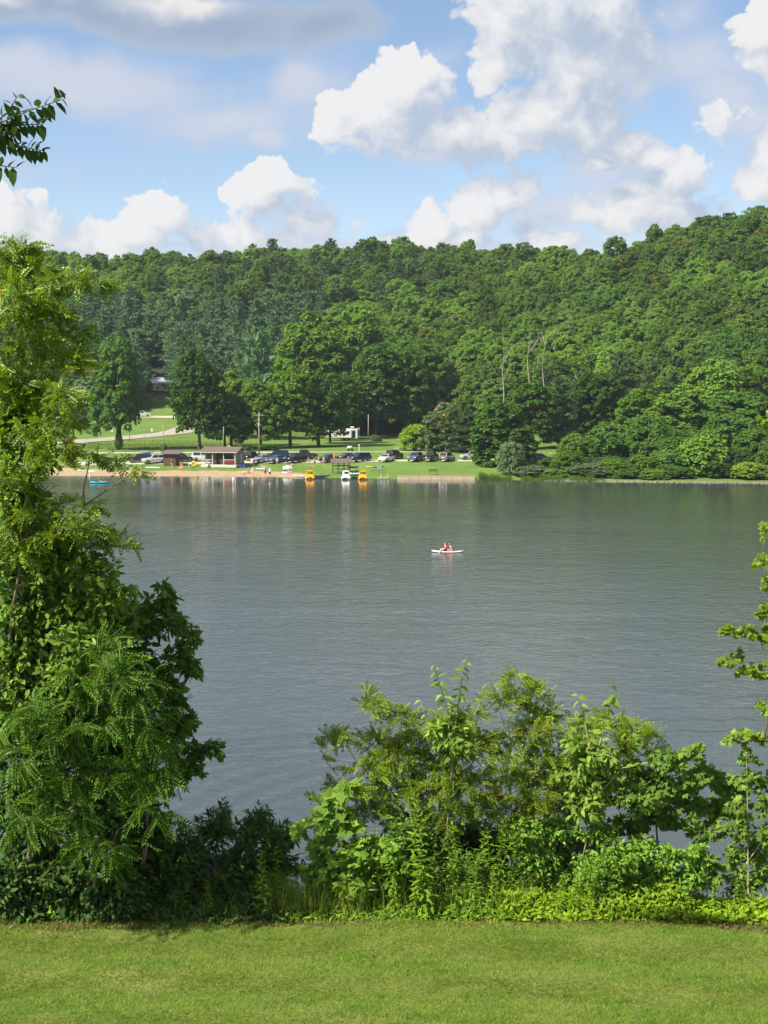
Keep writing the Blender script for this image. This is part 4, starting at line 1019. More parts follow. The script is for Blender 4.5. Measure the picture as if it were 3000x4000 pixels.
cabin(1760, 330, 1575, 5.0, 5.0, 4, mat_plain('orange_siding', (.40, .13, .05), .8, var=.1), mat_plain('rust_roof', (.30, .10, .05), .8, var=.15), 'orange cabin peeping between the trees behind the parked cars', math.radians(-30), 1.6)

# ---- vehicles
CARP = {}
def car_paint(nm, c): return mat_plain('car_paint_' + nm, c, .28, .25, var=.03, coat=.8)
PAINT = {k: car_paint(k, v) for k, v in dict(black=(.012, .012, .014), white=(.72, .72, .70), silver=(.40, .41, .42), darkblue=(.02, .035, .08), bluegrey=(.10, .14, .20), grey=(.10, .10, .11), taupe=(.20, .17, .17), red=(.35, .02, .02), darkgrey=(.04, .045, .05), pale=(.50, .52, .50)).items()}
SHAPE = {  # L, W, H, rings (x fraction, bottom, top, half width fraction), cabin base x0 x1, roof x0 x1, belt
 'sedan': (4.7, 1.82, 1.45, [(-.5, .50, .82, .78), (-.47, .30, .98, .94), (-.25, .22, 1.0, 1), (.0, .2, .96, 1), (.24, .22, .94, 1), (.42, .25, .80, .95), (.5, .40, .64, .74)], (-.40, .24), (-.22, .07), .95),
 'suv': (4.8, 1.92, 1.74, [(-.5, .52, 1.05, .86), (-.47, .34, 1.12, .97), (-.25, .28, 1.10, 1), (.0, .26, 1.08, 1), (.24, .28, 1.06, 1), (.43, .30, .98, .96), (.5, .42, .80, .80)], (-.49, .24), (-.43, .08), 1.06),
 'pickup': (5.6, 1.98, 1.86, [(-.5, .6, 1.16, .95), (-.48, .42, 1.20, .99), (-.2, .36, 1.20, 1), (.0, .34, 1.16, 1), (.24, .36, 1.14, 1), (.44, .38, 1.08, .97), (.5, .45, .92, .85)], (-.14, .25), (-.09, .12), 1.14),
 'van': (5.0, 1.96, 1.85, [(-.5, .5, 1.05, .88), (-.47, .32, 1.12, .98), (-.25, .26, 1.1, 1), (.0, .26, 1.08, 1), (.26, .28, 1.04, 1), (.43, .3, .94, .95), (.5, .42, .76, .78)], (-.49, .32), (-.45, .14), 1.06),
}
def car_meshes(kind):
    if kind in CARP: return CARP[kind]
    L, W, H, rings, cb, cr, belt = SHAPE[kind]; out = []
    def mk(name, mb, bevel=0, smooth=False, sub=None):
        o = mb.build(name, M_black, None, smooth, bevel); me = o.data; bpy.data.objects.remove(o); out.append((name, me, sub)); return len(out) - 1
    R = []
    for x, zb, zt, hw in rings:
        w = W / 2 * hw
        R.append([(x * L, -w * .88, zb), (x * L, -w * .99, zb + (zt - zb) * .25), (x * L, -w, zb + (zt - zb) * .6), (x * L, -w * .95, zt - .06), (x * L, -w * .84, zt), (x * L, w * .84, zt), (x * L, w * .95, zt - .06), (x * L, w, zb + (zt - zb) * .6), (x * L, w * .99, zb + (zt - zb) * .25), (x * L, w * .88, zb)])
    mk('body', MB().loft(R), smooth=False)
    b0, b1 = cb[0] * L, cb[1] * L; r0, r1 = cr[0] * L, cr[1] * L; hb, hr = W / 2 * .90, W / 2 * .70; z0, z1 = belt - .06, H
    A = [Vector(p) for p in ((b0, -hb, z0), (b1, -hb, z0), (b1, hb, z0), (b0, hb, z0))]; T = [Vector(p) for p in ((r0, -hr, z1), (r1, -hr, z1), (r1, hr, z1), (r0, hr, z1))]
    mk('cabin', MB().add(A + T, [(0, 3, 2, 1), (4, 5, 6, 7), (0, 1, 5, 4), (1, 2, 6, 5), (2, 3, 7, 6), (3, 0, 4, 7)]), bevel=.07)
    def quad(i, j, s0, s1, t0, t1):
        """a pane on the cabin face between corners i and j"""
        f = lambda s, t: A[i].lerp(A[j], s).lerp(T[i].lerp(T[j], s), t)
        return [f(s0, t0), f(s1, t0), f(s1, t1), f(s0, t1)]
    for nm, (i, j, s0, s1) in (('windshield', (1, 2, .06, .94)), ('rear_window', (3, 0, .08, .92))):
        mk(nm, MB().panel(quad(i, j, s0, s1, .16, .9), .014))
    for i, j in ((0, 1), (2, 3)):
        for s0, s1 in ((.08, .48), (.52, .90)) if i == 0 else ((.10, .48), (.52, .92)):
            mk('side_window', MB().panel(quad(i, j, s0, s1, .2, .88), .014))
    wr = .34 if kind in ('sedan',) else .38
    for x in (-.31 * L, .31 * L):
        for s in (-1, 1):
            k = mk('wheel', MB().lathe([(.12, -.12), (wr - .04, -.12), (wr, -.07), (wr, .07), (wr - .04, .12), (.12, .12)], (x, s * (W / 2 - .09), wr), 'Y', 16), smooth=True)
            mk('rim', MB().lathe([(.0, s * .10), (wr * .55, s * .125), (wr * .62, s * .11)], (x, s * (W / 2 - .09), wr), 'Y', 12), sub=k)
    zt = rings[-2][2]
    for s in (-1, 1):
        mk('headlight', MB().box((L * .475, s * W * .36, zt - .14), (.16, .34, .15)), bevel=.03)
        mk('tail_light', MB().box((-L * .488, s * W * .40, rings[1][2] - .2), (.1, .22, .2 if kind != 'pickup' else .3)), bevel=.02)
        mk('mirror', MB().box((cb[1] * L - .25, s * (W / 2 + .05), belt + .08), (.1, .2, .14)), bevel=.02)
    mk('grille', MB().box((L * .492, 0, zt - .2), (.06, W * .40, .16))); mk('bumper', MB().box((L * .485, 0, rings[-1][1] + .02), (.12, W * .8, .14)), bevel=.03)
    mk('bumper', MB().box((-L * .49, 0, rings[0][1] + .02), (.12, W * .84, .14)), bevel=.03); mk('license_plate', MB().box((-L * .502, 0, .78), (.03, .32, .16)))
    if kind == 'pickup': mk('bed', MB().box((-.33 * L, 0, 1.215), (L * .30, W * .78, .03)))
    CARP[kind] = out; return out
def car(name, kind, u, Y, deg, paint, label, dz=0.06, sc=1.0, p=None, group='cars parked along the lane'):
    g = p or gnd(u, Y, dz); t = empty(name, g, math.radians(deg), label, 'pickup' if kind == 'pickup' else 'van' if kind == 'van' else 'car', group); t.scale = (sc, sc, sc)
    mm = dict(body=PAINT[paint], cabin=PAINT[paint], wheel=M_black, rim=M_metal, headlight=M_lamp, tail_light=M_tail, mirror=PAINT[paint], grille=M_black, bumper=PAINT[paint] if kind != 'pickup' else M_chrome, license_plate=M_white, bed=M_black)
    objs = []
    for nm, me, sub in car_meshes(kind):
        o = mesh_obj(nm, me, objs[sub] if sub is not None else t); o.material_slots[0].link = 'OBJECT'; o.material_slots[0].material = mm.get(nm, M_glass); objs.append(o)
    return t
CARS = [
 ('parked_car', 'suv', 549, 272.5, 188, 'black', 'black SUV carrying a blue kayak, leftmost car of the parking lane'),
 ('parked_car', 'suv', 604, 270.8, 205, 'white', 'white SUV with dark windows left of the brown shed'),
 ('parked_car', 'sedan', 641, 273, 200, 'silver', 'silver car half hidden behind the brown shed'),
 ('parked_car', 'suv', 712, 272.5, 15, 'black', 'black SUV right behind the brown shed'),
 ('parked_car', 'van', 797, 273.5, 10, 'white', 'white van left of the grey beach hut'),
 ('parked_car', 'suv', 985, 275, 70, 'black', 'dark SUV peeping out behind the gable of the beach hut'),
 ('parked_car', 'sedan', 1024, 271, 222, 'silver', 'silver sedan nosing out right of the beach hut'),
 ('parked_car', 'suv', 1084, 277.5, 195, 'darkblue', 'dark blue SUV behind the blue-grey sedan'),
 ('parked_car', 'sedan', 1081, 270.3, 230, 'bluegrey', 'blue-grey sedan in front of a dark blue SUV'),
 ('parked_car', 'suv', 1156, 270.3, 222, 'black', 'black SUV with bright headlights facing the beach'),
 ('parked_pickup', 'pickup', 1186, 277, 15, 'darkgrey', 'dark pickup parked just behind the black SUV with bright headlights'),
 ('parked_car', 'sedan', 1283, 270.5, 235, 'black', 'black sedan behind the boat shelter roof'),
 ('parked_car', 'sedan', 1364, 273, 40, 'darkgrey', 'dark grey sedan showing its rear beside a dark SUV'),
 ('parked_car', 'suv', 1405, 270.3, 218, 'darkblue', 'dark SUV right of the boat shelter, facing the beach'),
 ('parked_car', 'sedan', 1509, 269.8, 246, 'white', 'white sedan facing the lake in the lane'),
 ('parked_car', 'suv', 1541, 275.5, 60, 'black', 'black SUV half behind the white sedan'),
 ('parked_car', 'suv', 1622, 270, 250, 'bluegrey', 'blue-grey SUV standing alone, nose to the lake'),
 ('parked_pickup', 'pickup', 1683, 270.5, 68, 'black', 'black pickup with its tailgate to the lake'),
 ('parked_car', 'suv', 1746, 270, 66, 'taupe', 'brownish grey SUV with its rear to the lake, last before the big round maple'),
 ('parked_car', 'suv', 1842, 273, 190, 'pale', 'pale car glimpsed through the leaves of the big round maple'),
 ('parked_car', 'suv', 2070, 268.5, 95, 'darkblue', 'dark blue SUV right of the big round maple'),
 ('parked_car', 'sedan', 2108, 269, 5, 'grey', 'grey sedan beside the dark blue SUV near the shore scrub'),
 ('parked_car', 'suv', 525, 397, 200, 'red', 'red SUV on the upper lot behind the airy tall tree'),
 ('parked_car', 'suv', 560, 396, 20, 'white', 'white SUV on the upper lot right of the red one'),
 ('parked_car', 'sedan', 372, 397, 190, 'white', 'white sedan on the upper lot left of the airy tall tree'),
 ('parked_car', 'suv', 425, 398, 170, 'black', 'black car on the upper lot beside the white sedan'),
 ('parked_car', 'van', 377, 428, 180, 'white', 'white van high on the slope left of the airy tall tree'),
 ('parked_car', 'van', 290, 428, 175, 'pale', 'pale van high on the slope, seen through the near locust'),
]
for a in CARS: car(*a, group='cars on the upper slope' if a[3] > 390 else 'cars parked along the lane')

# ---- poles, wires, signs
def pole(u, Y, vtop, r, label, lean=0.0, arm=False, can=False, mat=M_polew):
    g = gnd(u, Y, -.1); H = at(u, vtop, Y).z - g.z; t = empty('utility_pole', g, 0, label, 'pole')
    MB().tube([(0, 0, 0), (lean * H, 0, H)], [r, r * .75], 8).build('post', mat, t, True)
    if arm: MB().box((lean * H, -.1, H - .6), (1.8, .1, .12)).build('crossarm', M_polew, t); [MB().lathe([(.04, 0), (.06, .08), (.03, .16)], (lean * H + x, -.1, H - .54), n=8).build('insulator', M_metal, t) for x in (-.8, -.4, .4, .8)]
    if can: MB().lathe([(.16, 0), (.2, .06), (.2, .62), (.12, .72)], (.02, -.32, H - 3.0), n=10).build('transformer', M_metal, t, True)
    return Vector((g.x + lean * H, g.y, g.z + H - .3))
P1 = pole(1014, 286, 1612, .16, 'tall wooden utility pole with a transformer right of the beach hut', 0, True, True)
P2 = pole(872, 284, 1666, .11, 'pale leaning pole rising behind the beach hut roof', .035)
P3 = pole(640, 290, 1662, .12, 'grey wooden pole left of the dark maple', .01)
P4 = pole(1439, 346, 1618, .14, 'slim grey pole right of the white camper trailer', .004)
P5 = pole(271, 330, 1580, .11, 'thin grey pole on the slope at the left, half behind locust leaves')
P6 = pole(510, 336, 1640, .09, 'short weathered pole beside the ivy-clad trunk', 0)
P7 = pole(567, 318, 1690, .07, 'low post with a small cap on the rough grass', 0)
P8 = at(1800, 1560, 360)
def wire(a, b, sag, label, r=.022):
    pts = [a.lerp(b, k / 12) + Vector((0, 0, -sag * 4 * (k / 12) * (1 - k / 12))) for k in range(13)]
    o = MB().tube(pts, r, 4).build('power_line', M_dark, None); tag(o, label, 'wire')
wire(P3, P1, 1.1, 'dark power line strung from the leaning poles to the tall utility pole')
wire(P1, P4, 1.3, 'dark power line from the tall utility pole to the slim grey pole', .02)
wire(P4, P8, 1.0, 'upper power line running from the slim grey pole into the trees', .03)
wire(P4 - Vector((0, 0, 1.2)), P8 - Vector((0, 0, 1.6)), 1.0, 'lower power line running from the slim grey pole into the trees', .03)
def sign(u, Y, vtop, label, w=.5, h=.75):
    g = gnd(u, Y, -.1); H = at(u, vtop, Y).z - g.z; t = empty('road_sign', g, 0, label, 'sign')
    MB().tube([(0, 0, 0), (0, 0, H)], .05, 6).build('post', M_metal, t); MB().box((0, -.06, H - h / 2 - .05), (w, .03, h)).build('plate', M_white, t)
    MB().box((0, -.08, H - h / 2 - .05), (w * .5, .01, h * .12)).build('marking', M_dark, t); MB().box((0, -.08, H - h / 2 - .25), (w * .4, .01, h * .12)).build('marking', M_dark, t)
sign(441, 352, 1672, 'white road sign on a post left of the ivy-clad trunk', .6, .9)
sign(597, 356, 1673, 'white road sign on a post right of the ivy-clad trunk', .45, .8)
# white hydrant-like fittings and a posted box on the meadow
def meadow_bits():
    g = gnd(1367, 297); t = empty('water_tank', g, 0.2, 'small white tank cart on the lawn above the road', 'tank'); MB().lathe([(.02, -.55), (.3, -.5), (.34, 0), (.3, .5), (.02, .55)], (0, 0, .75), 'X', 12).build('tank', M_white, t, True); [MB().lathe([(.05, -.06), (.28, -.06), (.28, .06), (.05, .06)], (x, -.3, .28), 'Y', 12).build('wheel', M_black, t) for x in (-.3, .45)]
    g = gnd(1403, 297); t = empty('mailbox', g, 0, 'white post with a box on top beside the tank cart', 'mailbox'); MB().box((0, 0, .55), (.14, .14, 1.1)).build('post', M_white, t); MB().box((0, 0, 1.22), (.42, .3, .3)).build('box', M_white, t, bevel=.05)
    for k, u in enumerate((1539, 1548, 1557)):
        g = gnd(u, 297.5); t = empty('marker_post', g, 0, f'small cream post at the roadside, {ordw(k)} of three', 'post', 'roadside posts'); MB().box((0, 0, .3 + .1 * k), (.14, .14, .6 + .2 * k)).build('shaft', M_cream, t); MB().box((0, 0, .62 + .2 * k), (.18, .18, .06)).build('cap', M_cream, t)
meadow_bits()
# picnic table
def table(u, Y, label, rz):
    g = gnd(u, Y); t = empty('picnic_table', g, rz, label, 'table')
    for k in range(5): MB().box((0, -.3 + k * .15, .74), (1.8, .13, .04)).build('plank', M_greyw, t)
    for y in (-.7, .7): MB().box((0, y, .44), (1.8, .25, .04)).build('seat', M_greyw, t)
    for x in (-.7, .7):
        for s in (-1, 1): MB().tube([(x, s * .65, 0), (x, s * .2, .72)], .05, 4).build('leg', M_greyw, t)
        MB().box((x + .06, 0, .4), (.06, 1.5, .09)).build('brace', M_greyw, t)
table(1206, 325, 'brown picnic table in the shade of the meadow maples', .3)

# ---- boats
def hull(L, W, H, n=13, flat=.25, rise=.35):
    """a closed pointed hull, x along the length"""
    R = []
    for k in range(n):
        s = -1 + 2 * k / (n - 1); w = W / 2 * max(.03, (1 - abs(s) ** 2.4)); zt = H * (1 + rise * abs(s) ** 3); zb = H * .9 * abs(s) ** 4 * .8
        R.append([(s * L / 2, -w * flat, zb), (s * L / 2, -w * .85, zb + (zt - zb) * .35), (s * L / 2, -w, zt * .8 + zb * .2), (s * L / 2, -w * .75, zt), (s * L / 2, w * .75, zt), (s * L / 2, w, zt * .8 + zb * .2), (s * L / 2, w * .85, zb + (zt - zb) * .35), (s * L / 2, w * flat, zb)])
    return MB().loft(R)
def kayak(name, loc, rz, mat, label, L=3.0, W=.75, H=.3, seat=True, tilt=0, cat='kayak', group=None):
    t = empty(name, loc, rz, label, cat, group); t.rotation_euler = (tilt, 0, rz)
    hull(L, W, H).build('hull', mat, t, True)
    if seat:
        MB().box((-.15, 0, H + .005), (.95, W * .5, .03)).build('cockpit', M_dark, t, bevel=.01); MB().box((-.55, 0, H + .14), (.06, W * .45, .28)).build('seat_back', M_black, t, bevel=.01)
    return t
def pedal_boat(u, v, mat, label, rz, Y=None):
    p = at_z(u, v, .0) if Y is None else Vector((x_of(u, Y), Y, 0)); t = empty('pedal_boat', (p.x, p.y, -.08), rz, label, 'pedal boat')
    for s in (-1, 1):
        h = hull(2.5, .62, .5, 11, .6, .15); h.v = [(y + s * .56, x, z) for x, y, z in h.v]; h.build('pontoon', mat, t, True)
    MB().box((0, 0, .50), (1.75, 1.9, .14), 0, .95).build('deck', mat, t, bevel=.04)
    MB().box((0, .1, .78), (1.45, 1.3, .5), 0, .82).build('tub', mat, t, bevel=.07)
    for s in (-1, 1):
        MB().box((s * .36, .42, 1.28), (.5, .16, .66), 0, .85).build('seat_back', mat, t, bevel=.05)
        MB().box((s * .58, -.35, 1.2), (.08, .08, .55)).build('canopy_post', mat, t); MB().box((s * .33, -.1, 1.05), (.42, .5, .08)).build('seat', M_dark, t)
    MB().box((0, .05, 1.58), (1.3, 1.0, .1), 0, .8).build('canopy', mat, t, bevel=.04)
    MB().box((0, -.95, .36), (.44, .06, .3)).build('paddle_well', M_dark, t)
pedal_boat(1210, 1872, M_orange, 'bright orange pedal boat at the end of the sandy beach', .12)
pedal_boat(1352, 1873, M_wplast, 'white pedal boat between the two orange ones', -.05)
pedal_boat(1417, 1873, M_orange, 'orange pedal boat right of the white one', .05)
def on_shore(u, v, z=.12): return hit(u, v) + Vector((0, 0, .05))
for a in [
 ('paddle_board', on_shore(1170, 1861), .15, M_wplast, 'white paddle board lying on the sand left of the first pedal boat', 2.3, .75, .14, False),
 ('paddle_board', on_shore(1188, 1864), .5, M_wplast, 'smaller white board tucked against the first orange pedal boat', 1.6, .7, .13, False),
 ('canoe', on_shore(1245, 1866), .05, M_black, 'dark canoe beached right of the first orange pedal boat', 2.9, .7, .28, True),
 ('canoe', on_shore(1262, 1862), .1, M_green, 'green canoe lying behind the dark one', 2.6, .7, .26, True),
 ('kayak', on_shore(1388, 1854), .05, M_wplast, 'white kayak beached between the white and orange pedal boats', 2.6, .7, .26, True),
 ('kayak', on_shore(1388, 1860), .02, M_green, 'green kayak beached in front of the white kayak', 2.6, .7, .26, True),
 ('kayak', on_shore(1380, 1868), 0, M_black, 'black kayak at the water between the white and orange pedal boats', 2.4, .7, .22, True),
 ('kayak', on_shore(1378, 1840) + Vector((0, 0, .5)), .2, M_black, 'black kayak standing on its rack behind the white pedal boat', 2.3, .7, .3, True),
 ('kayak', on_shore(1458, 1838) + Vector((0, 0, .45)), .1, M_orange, 'orange kayak on the low rack right of the pedal boats', 2.6, .7, .3, True),
 ('kayak', on_shore(1476, 1838) + Vector((0, 0, .45)), .05, M_green, 'green kayak next to the orange one on the low rack', 2.4, .7, .28, True),
]:
    nm, lo, rz, mt, lb, L, W, H, st = a; kayak(nm, lo, rz, mt, lb, L, W, H, st, cat=nm.replace('_', ' '))
def low_rack(u, v, label, w):
    p = on_shore(u, v); t = empty('kayak_stand', p, .1, label, 'rack')
    for x in (-w / 2, w / 2):
        for y in (-.3, .3): MB().box((x, y, .22), (.08, .08, .5)).build('post', M_greyw, t)
        MB().box((x, 0, .44), (.07, .75, .07)).build('bar', M_greyw, t)
low_rack(1466, 1838, 'low grey stand holding the orange and green kayaks', 2.2); low_rack(1378, 1840, 'low grey stand under the rear black kayak', 1.5)
def notice(u, v):
    p = on_shore(u, v); t = empty('notice_board', p, 0, 'grey notice panel on posts right of the kayak stand', 'sign')
    for x in (-.3, .3): MB().box((x, 0, .55), (.07, .07, 1.1)).build('post', M_greyw, t)
    MB().box((0, -.05, .85), (.8, .04, .6)).build('panel', M_metal, t)
notice(1482, 1845)
def landing():
    p = at_z(1496, 1868, .1); t = empty('landing_steps', (p.x, p.y, 0), 0, 'low wooden landing with two end posts left of the retaining wall', 'landing')
    for k in range(4): MB().box((0, -.3 + k * .2, .14), (2.0, .17, .06)).build('plank', M_cream, t)
    for x in (-.35, .85): MB().box((x, 0, .42), (.14, .2, .85)).build('post', M_cream, t); MB().box((x, .25, .3), (.12, .6, .1)).build('arm', M_cream, t)
landing()
def buoy(u, v, h, r, label, mat=M_wplast):
    p = at_z(u, v); t = empty('buoy', (p.x, p.y, -.15), 0, label, 'buoy'); MB().lathe([(.02, 0), (r, .1), (r, h * .9), (r * .7, h), (.02, h + .02)], n=12).build('float', mat, t, True); MB().lathe([(r + .004, h * .55), (r + .006, h * .62), (r + .004, h * .68)], n=12).build('band', M_orange, t)
buoy(912, 1892, 1.3, .16, 'white upright buoy floating off the beach')
buoy(533, 1873, .35, .28, 'small pale float low in the water left of the bathers')
buoy(350, 1862, .4, .14, 'tiny white marker float near the sand at the left')
# towels, mats and beach bags
def towel(u, v, w, d, mat, label, nm='beach_towel', rz=0):
    p = on_shore(u, v); n = 6; V = []; rng = np.random.default_rng(int(u))
    for i in range(n + 1):
        for j in range(4):
            x, y = (i / n - .5) * w, (j / 3 - .5) * d; c, s = math.cos(rz), math.sin(rz); X, Y_ = p.x + x * c - y * s, p.y + x * s + y * c
            V.append((X - p.x, Y_ - p.y, fz(X, Y_) - p.z + .06 + rng.uniform(0, .03)))
    F = [(i * 4 + j, (i + 1) * 4 + j, (i + 1) * 4 + j + 1, i * 4 + j + 1) for i in range(n) for j in range(3)]
    o = mesh_obj(nm, np_mesh(nm, V, F, mat, True), None, p); tag(o, label, 'towel')
M_sky = mat_plain('pale_blue_cloth', (.40, .62, .70), .9, var=.1); M_purple = mat_plain('purple_cloth', (.30, .10, .32), .8, var=.2); M_coral = mat_plain('coral_cloth', (.70, .22, .14), .9, var=.1)
towel(585, 1827, 1.6, 1.2, M_sky, 'pale blue towel spread on the grass left of the shed')
towel(612, 1828, 1.2, 1.0, M_white, 'white towel beside the pale blue one left of the shed')
towel(355, 1842, 1.4, 1.0, M_white, 'white towel on the sand at the far left')
towel(318, 1838, 1.2, 1.0, M_sky, 'blue towel on the sand left of the white one')
towel(706, 1830, 1.1, 1.0, M_coral, 'coral towel under the kneeling bather right of the shed')
towel(1018, 1832, 1.8, 1.1, M_white, 'white towel under the bather sitting on the grass')
towel(1120, 1846, 1.7, 1.4, M_sky, 'pale blue towel on the sand among the family')
def ring(u, v):
    p = on_shore(u, v, .8); t = empty('swim_ring', p + Vector((0, 0, .45)), 0, 'yellow inflatable ring beside the bather bending over', 'swim ring'); t.rotation_euler = (math.radians(60), 0, .3)
    m = MB(); m.loft([[((.42 + .17 * math.cos(b)) * math.cos(a), (.42 + .17 * math.cos(b)) * math.sin(a), .17 * math.sin(b)) for b in np.linspace(0, 2 * math.pi, 9)[:-1]] for a in np.linspace(0, 2 * math.pi, 19)], False); m.build('tube', M_yellow, t, True)
    MB().lathe([(.03, .15), (.04, .2), (.02, .22)], (.42, 0, 0), n=8).build('valve', M_white, t)
ring(757, 1822)
def parasol_flag():
    g = gnd(1310, 266); t = empty('beach_umbrella', g, 0, 'folded orange beach umbrella standing by the boat shelter roof', 'umbrella'); MB().tube([(0, 0, 0), (-.3, 0, 2.4)], .03, 6).build('pole', M_metal, t)
    MB().tube([(-.11, 0, 1.0), (-.2, 0, 1.6), (-.3, 0, 2.35)], [.05, .2, .02], 8).build('canopy', mat_plain('orange_cloth', (.75, .30, .06), .8), t, True)
parasol_flag()
def beach_cart(u, v):
    p = on_shore(u, v); t = empty('beach_tent', p, .3, 'low pale sun shelter among the family on the sand', 'tent')
    M = mat_plain('tent_cloth', (.70, .60, .55), .8, var=.1); m = MB(); n = 9
    for k in range(n):
        a = math.pi * k / (n - 1)
    m.loft([[(x, -.55 * math.cos(a) * s, .9 * math.sin(a) * s) for a in np.linspace(0, math.pi, n)] for x, s in ((-.9, .75), (-.3, 1), (.5, 1), (1.0, .6))], False); m.build('canopy', M, t, True)
    for x in (-.9, 1.0): MB().tube([(x, -.5, 0), (x, 0, .7), (x, .5, 0)], .02, 5).build('pole', M_metal, t)
beach_cart(1122, 1838)
# ------------------------------------------------------------------ people
M_skin = mat_plain('skin_light', (.62, .38, .27), .55, var=.06)
M_skin2 = mat_plain('skin_tan', (.48, .27, .17), .55, var=.06)
HAIR = {k: mat_plain('hair_' + k, c, .7, var=.15) for k, c in dict(dark=(.03, .02, .015), brown=(.12, .06, .03), blond=(.45, .32, .15), red=(.25, .09, .04)).items()}
CLOTH = {k: mat_plain('cloth_' + k, c, .8, var=.08) for k, c in dict(black=(.02, .02, .025), white=(.78, .77, .75), blue=(.10, .25, .50), pale=(.70, .62, .55), red=(.78, .015, .03), darkred=(.55, .02, .02), purple=(.28, .08, .30), grey=(.25, .25, .27), navy=(.03, .04, .10), pink=(.70, .30, .32), teal=(.10, .40, .42), orange=(.75, .25, .05)).items()}
STAND = dict(pelvis=(0, 0, .95), waist=(0, .005, 1.1), chest=(0, 0, 1.28), neck=(0, 0, 1.46), head=(0, -.015, 1.58), crown=(0, -.005, 1.68),
             shL=(-.18, 0, 1.40), elL=(-.25, .03, 1.13), wrL=(-.26, -.04, .88), shR=(.18, 0, 1.40), elR=(.25, .03, 1.13), wrR=(.26, -.04, .88),
             hipL=(-.09, 0, .90), knL=(-.10, -.02, .49), anL=(-.10, .03, .09), toL=(-.11, -.14, .04), hipR=(.09, 0, .90), knR=(.10, -.02, .49), anR=(.10, .03, .09), toR=(.11, -.14, .04))
def pose(**k): d = dict(STAND); d.update(k); return d
def shifted(d, names, dv): 
    d = dict(d)
    for n in names: d[n] = tuple(a + b for a, b in zip(d[n], dv))
    return d
POSES = {
 'stand': STAND,
 'hips': pose(elL=(-.40, .06, 1.18), wrL=(-.20, -.05, 1.02)),
 'walk': pose(knL=(-.10, -.22, .52), anL=(-.10, -.14, .10), toL=(-.11, -.31, .06), knR=(.10, .10, .50), anR=(.10, .32, .16), toR=(.11, .20, .04), elL=(-.24, .14, 1.14), wrL=(-.25, .2, .92), elR=(.24, -.08, 1.14), wrR=(.24, -.26, .98)),
 'bend': pose(pelvis=(0, .10, .86), waist=(0, -.02, .98), chest=(0, -.24, 1.04), neck=(0, -.42, 1.02), head=(0, -.54, .98), crown=(0, -.63, .94), shL=(-.17, -.36, 1.04), elL=(-.2, -.42, .76), wrL=(-.16, -.5, .52), shR=(.17, -.36, 1.04), elR=(.2, -.42, .76), wrR=(.16, -.5, .52), hipL=(-.09, .10, .84), hipR=(.09, .10, .84), knL=(-.1, -.02, .46), knR=(.1, -.02, .46)),
 'sit': pose(**{k: (v[0], v[1] + .02, v[2] - .82) for k, v in STAND.items() if k in ('pelvis', 'waist', 'chest', 'neck', 'head', 'crown', 'shL', 'shR')}, elL=(-.27, .10, .34), wrL=(-.26, .22, .08), elR=(.27, .10, .34), wrR=(.26, .22, .08), hipL=(-.1, 0, .11), hipR=(.1, 0, .11), knL=(-.14, -.40, .40), knR=(.14, -.40, .40), anL=(-.13, -.72, .08), anR=(.13, -.72, .08), toL=(-.14, -.9, .06), toR=(.14, -.9, .06)),
 'kneel': pose(**{k: (v[0], v[1], v[2] - .62) for k, v in STAND.items() if k in ('pelvis', 'waist', 'chest', 'neck', 'head', 'crown', 'shL', 'shR')}, elL=(-.24, -.10, .52), wrL=(-.15, -.34, .42), elR=(.24, -.1, .52), wrR=(.15, -.34, .42), hipL=(-.1, 0, .30), hipR=(.1, 0, .30), knL=(-.14, -.36, .10), knR=(.14, -.36, .10), anL=(-.12, .10, .08), anR=(.12, .10, .08), toL=(-.12, .26, .05), toR=(.12, .26, .05)),
}
# astride a board, shins hanging to the sides; leaning on one arm
POSES['astride'] = pose(**{k: (v[0], v[1] - (.04 if k in ('head', 'crown') else 0), v[2] - .80) for k, v in STAND.items() if k in ('pelvis', 'waist', 'chest', 'neck', 'head', 'crown', 'shL', 'shR')}, elL=(-.25, -.06, .36), wrL=(-.2, -.26, .22), elR=(.25, -.06, .36), wrR=(.2, -.26, .22), hipL=(-.11, -.02, .13), hipR=(.11, -.02, .13), knL=(-.24, -.42, .26), knR=(.24, -.42, .26), anL=(-.26, -.62, -.08), anR=(.26, -.62, -.08), toL=(-.26, -.78, -.12), toR=(.26, -.78, -.12))
POSES['lean'] = pose(pelvis=(0, 0, .15), waist=(0, -.04, .30), chest=(0, -.10, .47), neck=(0, -.17, .64), head=(0, -.22, .75), crown=(0, -.23, .85), shL=(-.17, -.15, .58), shR=(.17, -.12, .58), elL=(-.26, -.10, .33), wrL=(-.26, -.05, .06), elR=(.30, .06, .36), wrR=(.28, .14, .08), hipL=(-.11, -.02, .13), hipR=(.11, -.02, .13), knL=(-.22, -.42, .20), knR=(.22, -.40, .22), anL=(-.2, -.76, .08), anR=(.24, -.74, .06), toL=(-.22, -.92, .06), toR=(.26, -.9, .05))
POSES['kayak'] = pose(**{k: (v[0], v[1] + .05, v[2] - .80) for k, v in STAND.items() if k in ('pelvis', 'waist', 'chest', 'neck', 'head', 'crown', 'shL', 'shR')}, elL=(-.34, -.12, .40), wrL=(-.34, -.34, .46), elR=(.34, -.14, .36), wrR=(.36, -.36, .30), hipL=(-.1, 0, .12), hipR=(.1, 0, .12), knL=(-.14, -.42, .24), knR=(.14, -.42, .24), anL=(-.12, -.84, .10), anR=(.12, -.84, .10), toL=(-.12, -.96, .2), toR=(.12, -.96, .2))
RAD = dict(pelvis=.135, waist=.12, chest=.14, neck=.052, head=.088, crown=.07, shL=.066, elL=.044, wrL=.03, shR=.066, elR=.044, wrR=.03, hipL=.088, knL=.058, anL=.038, toL=.036, hipR=.088, knR=.058, anR=.038, toR=.036)
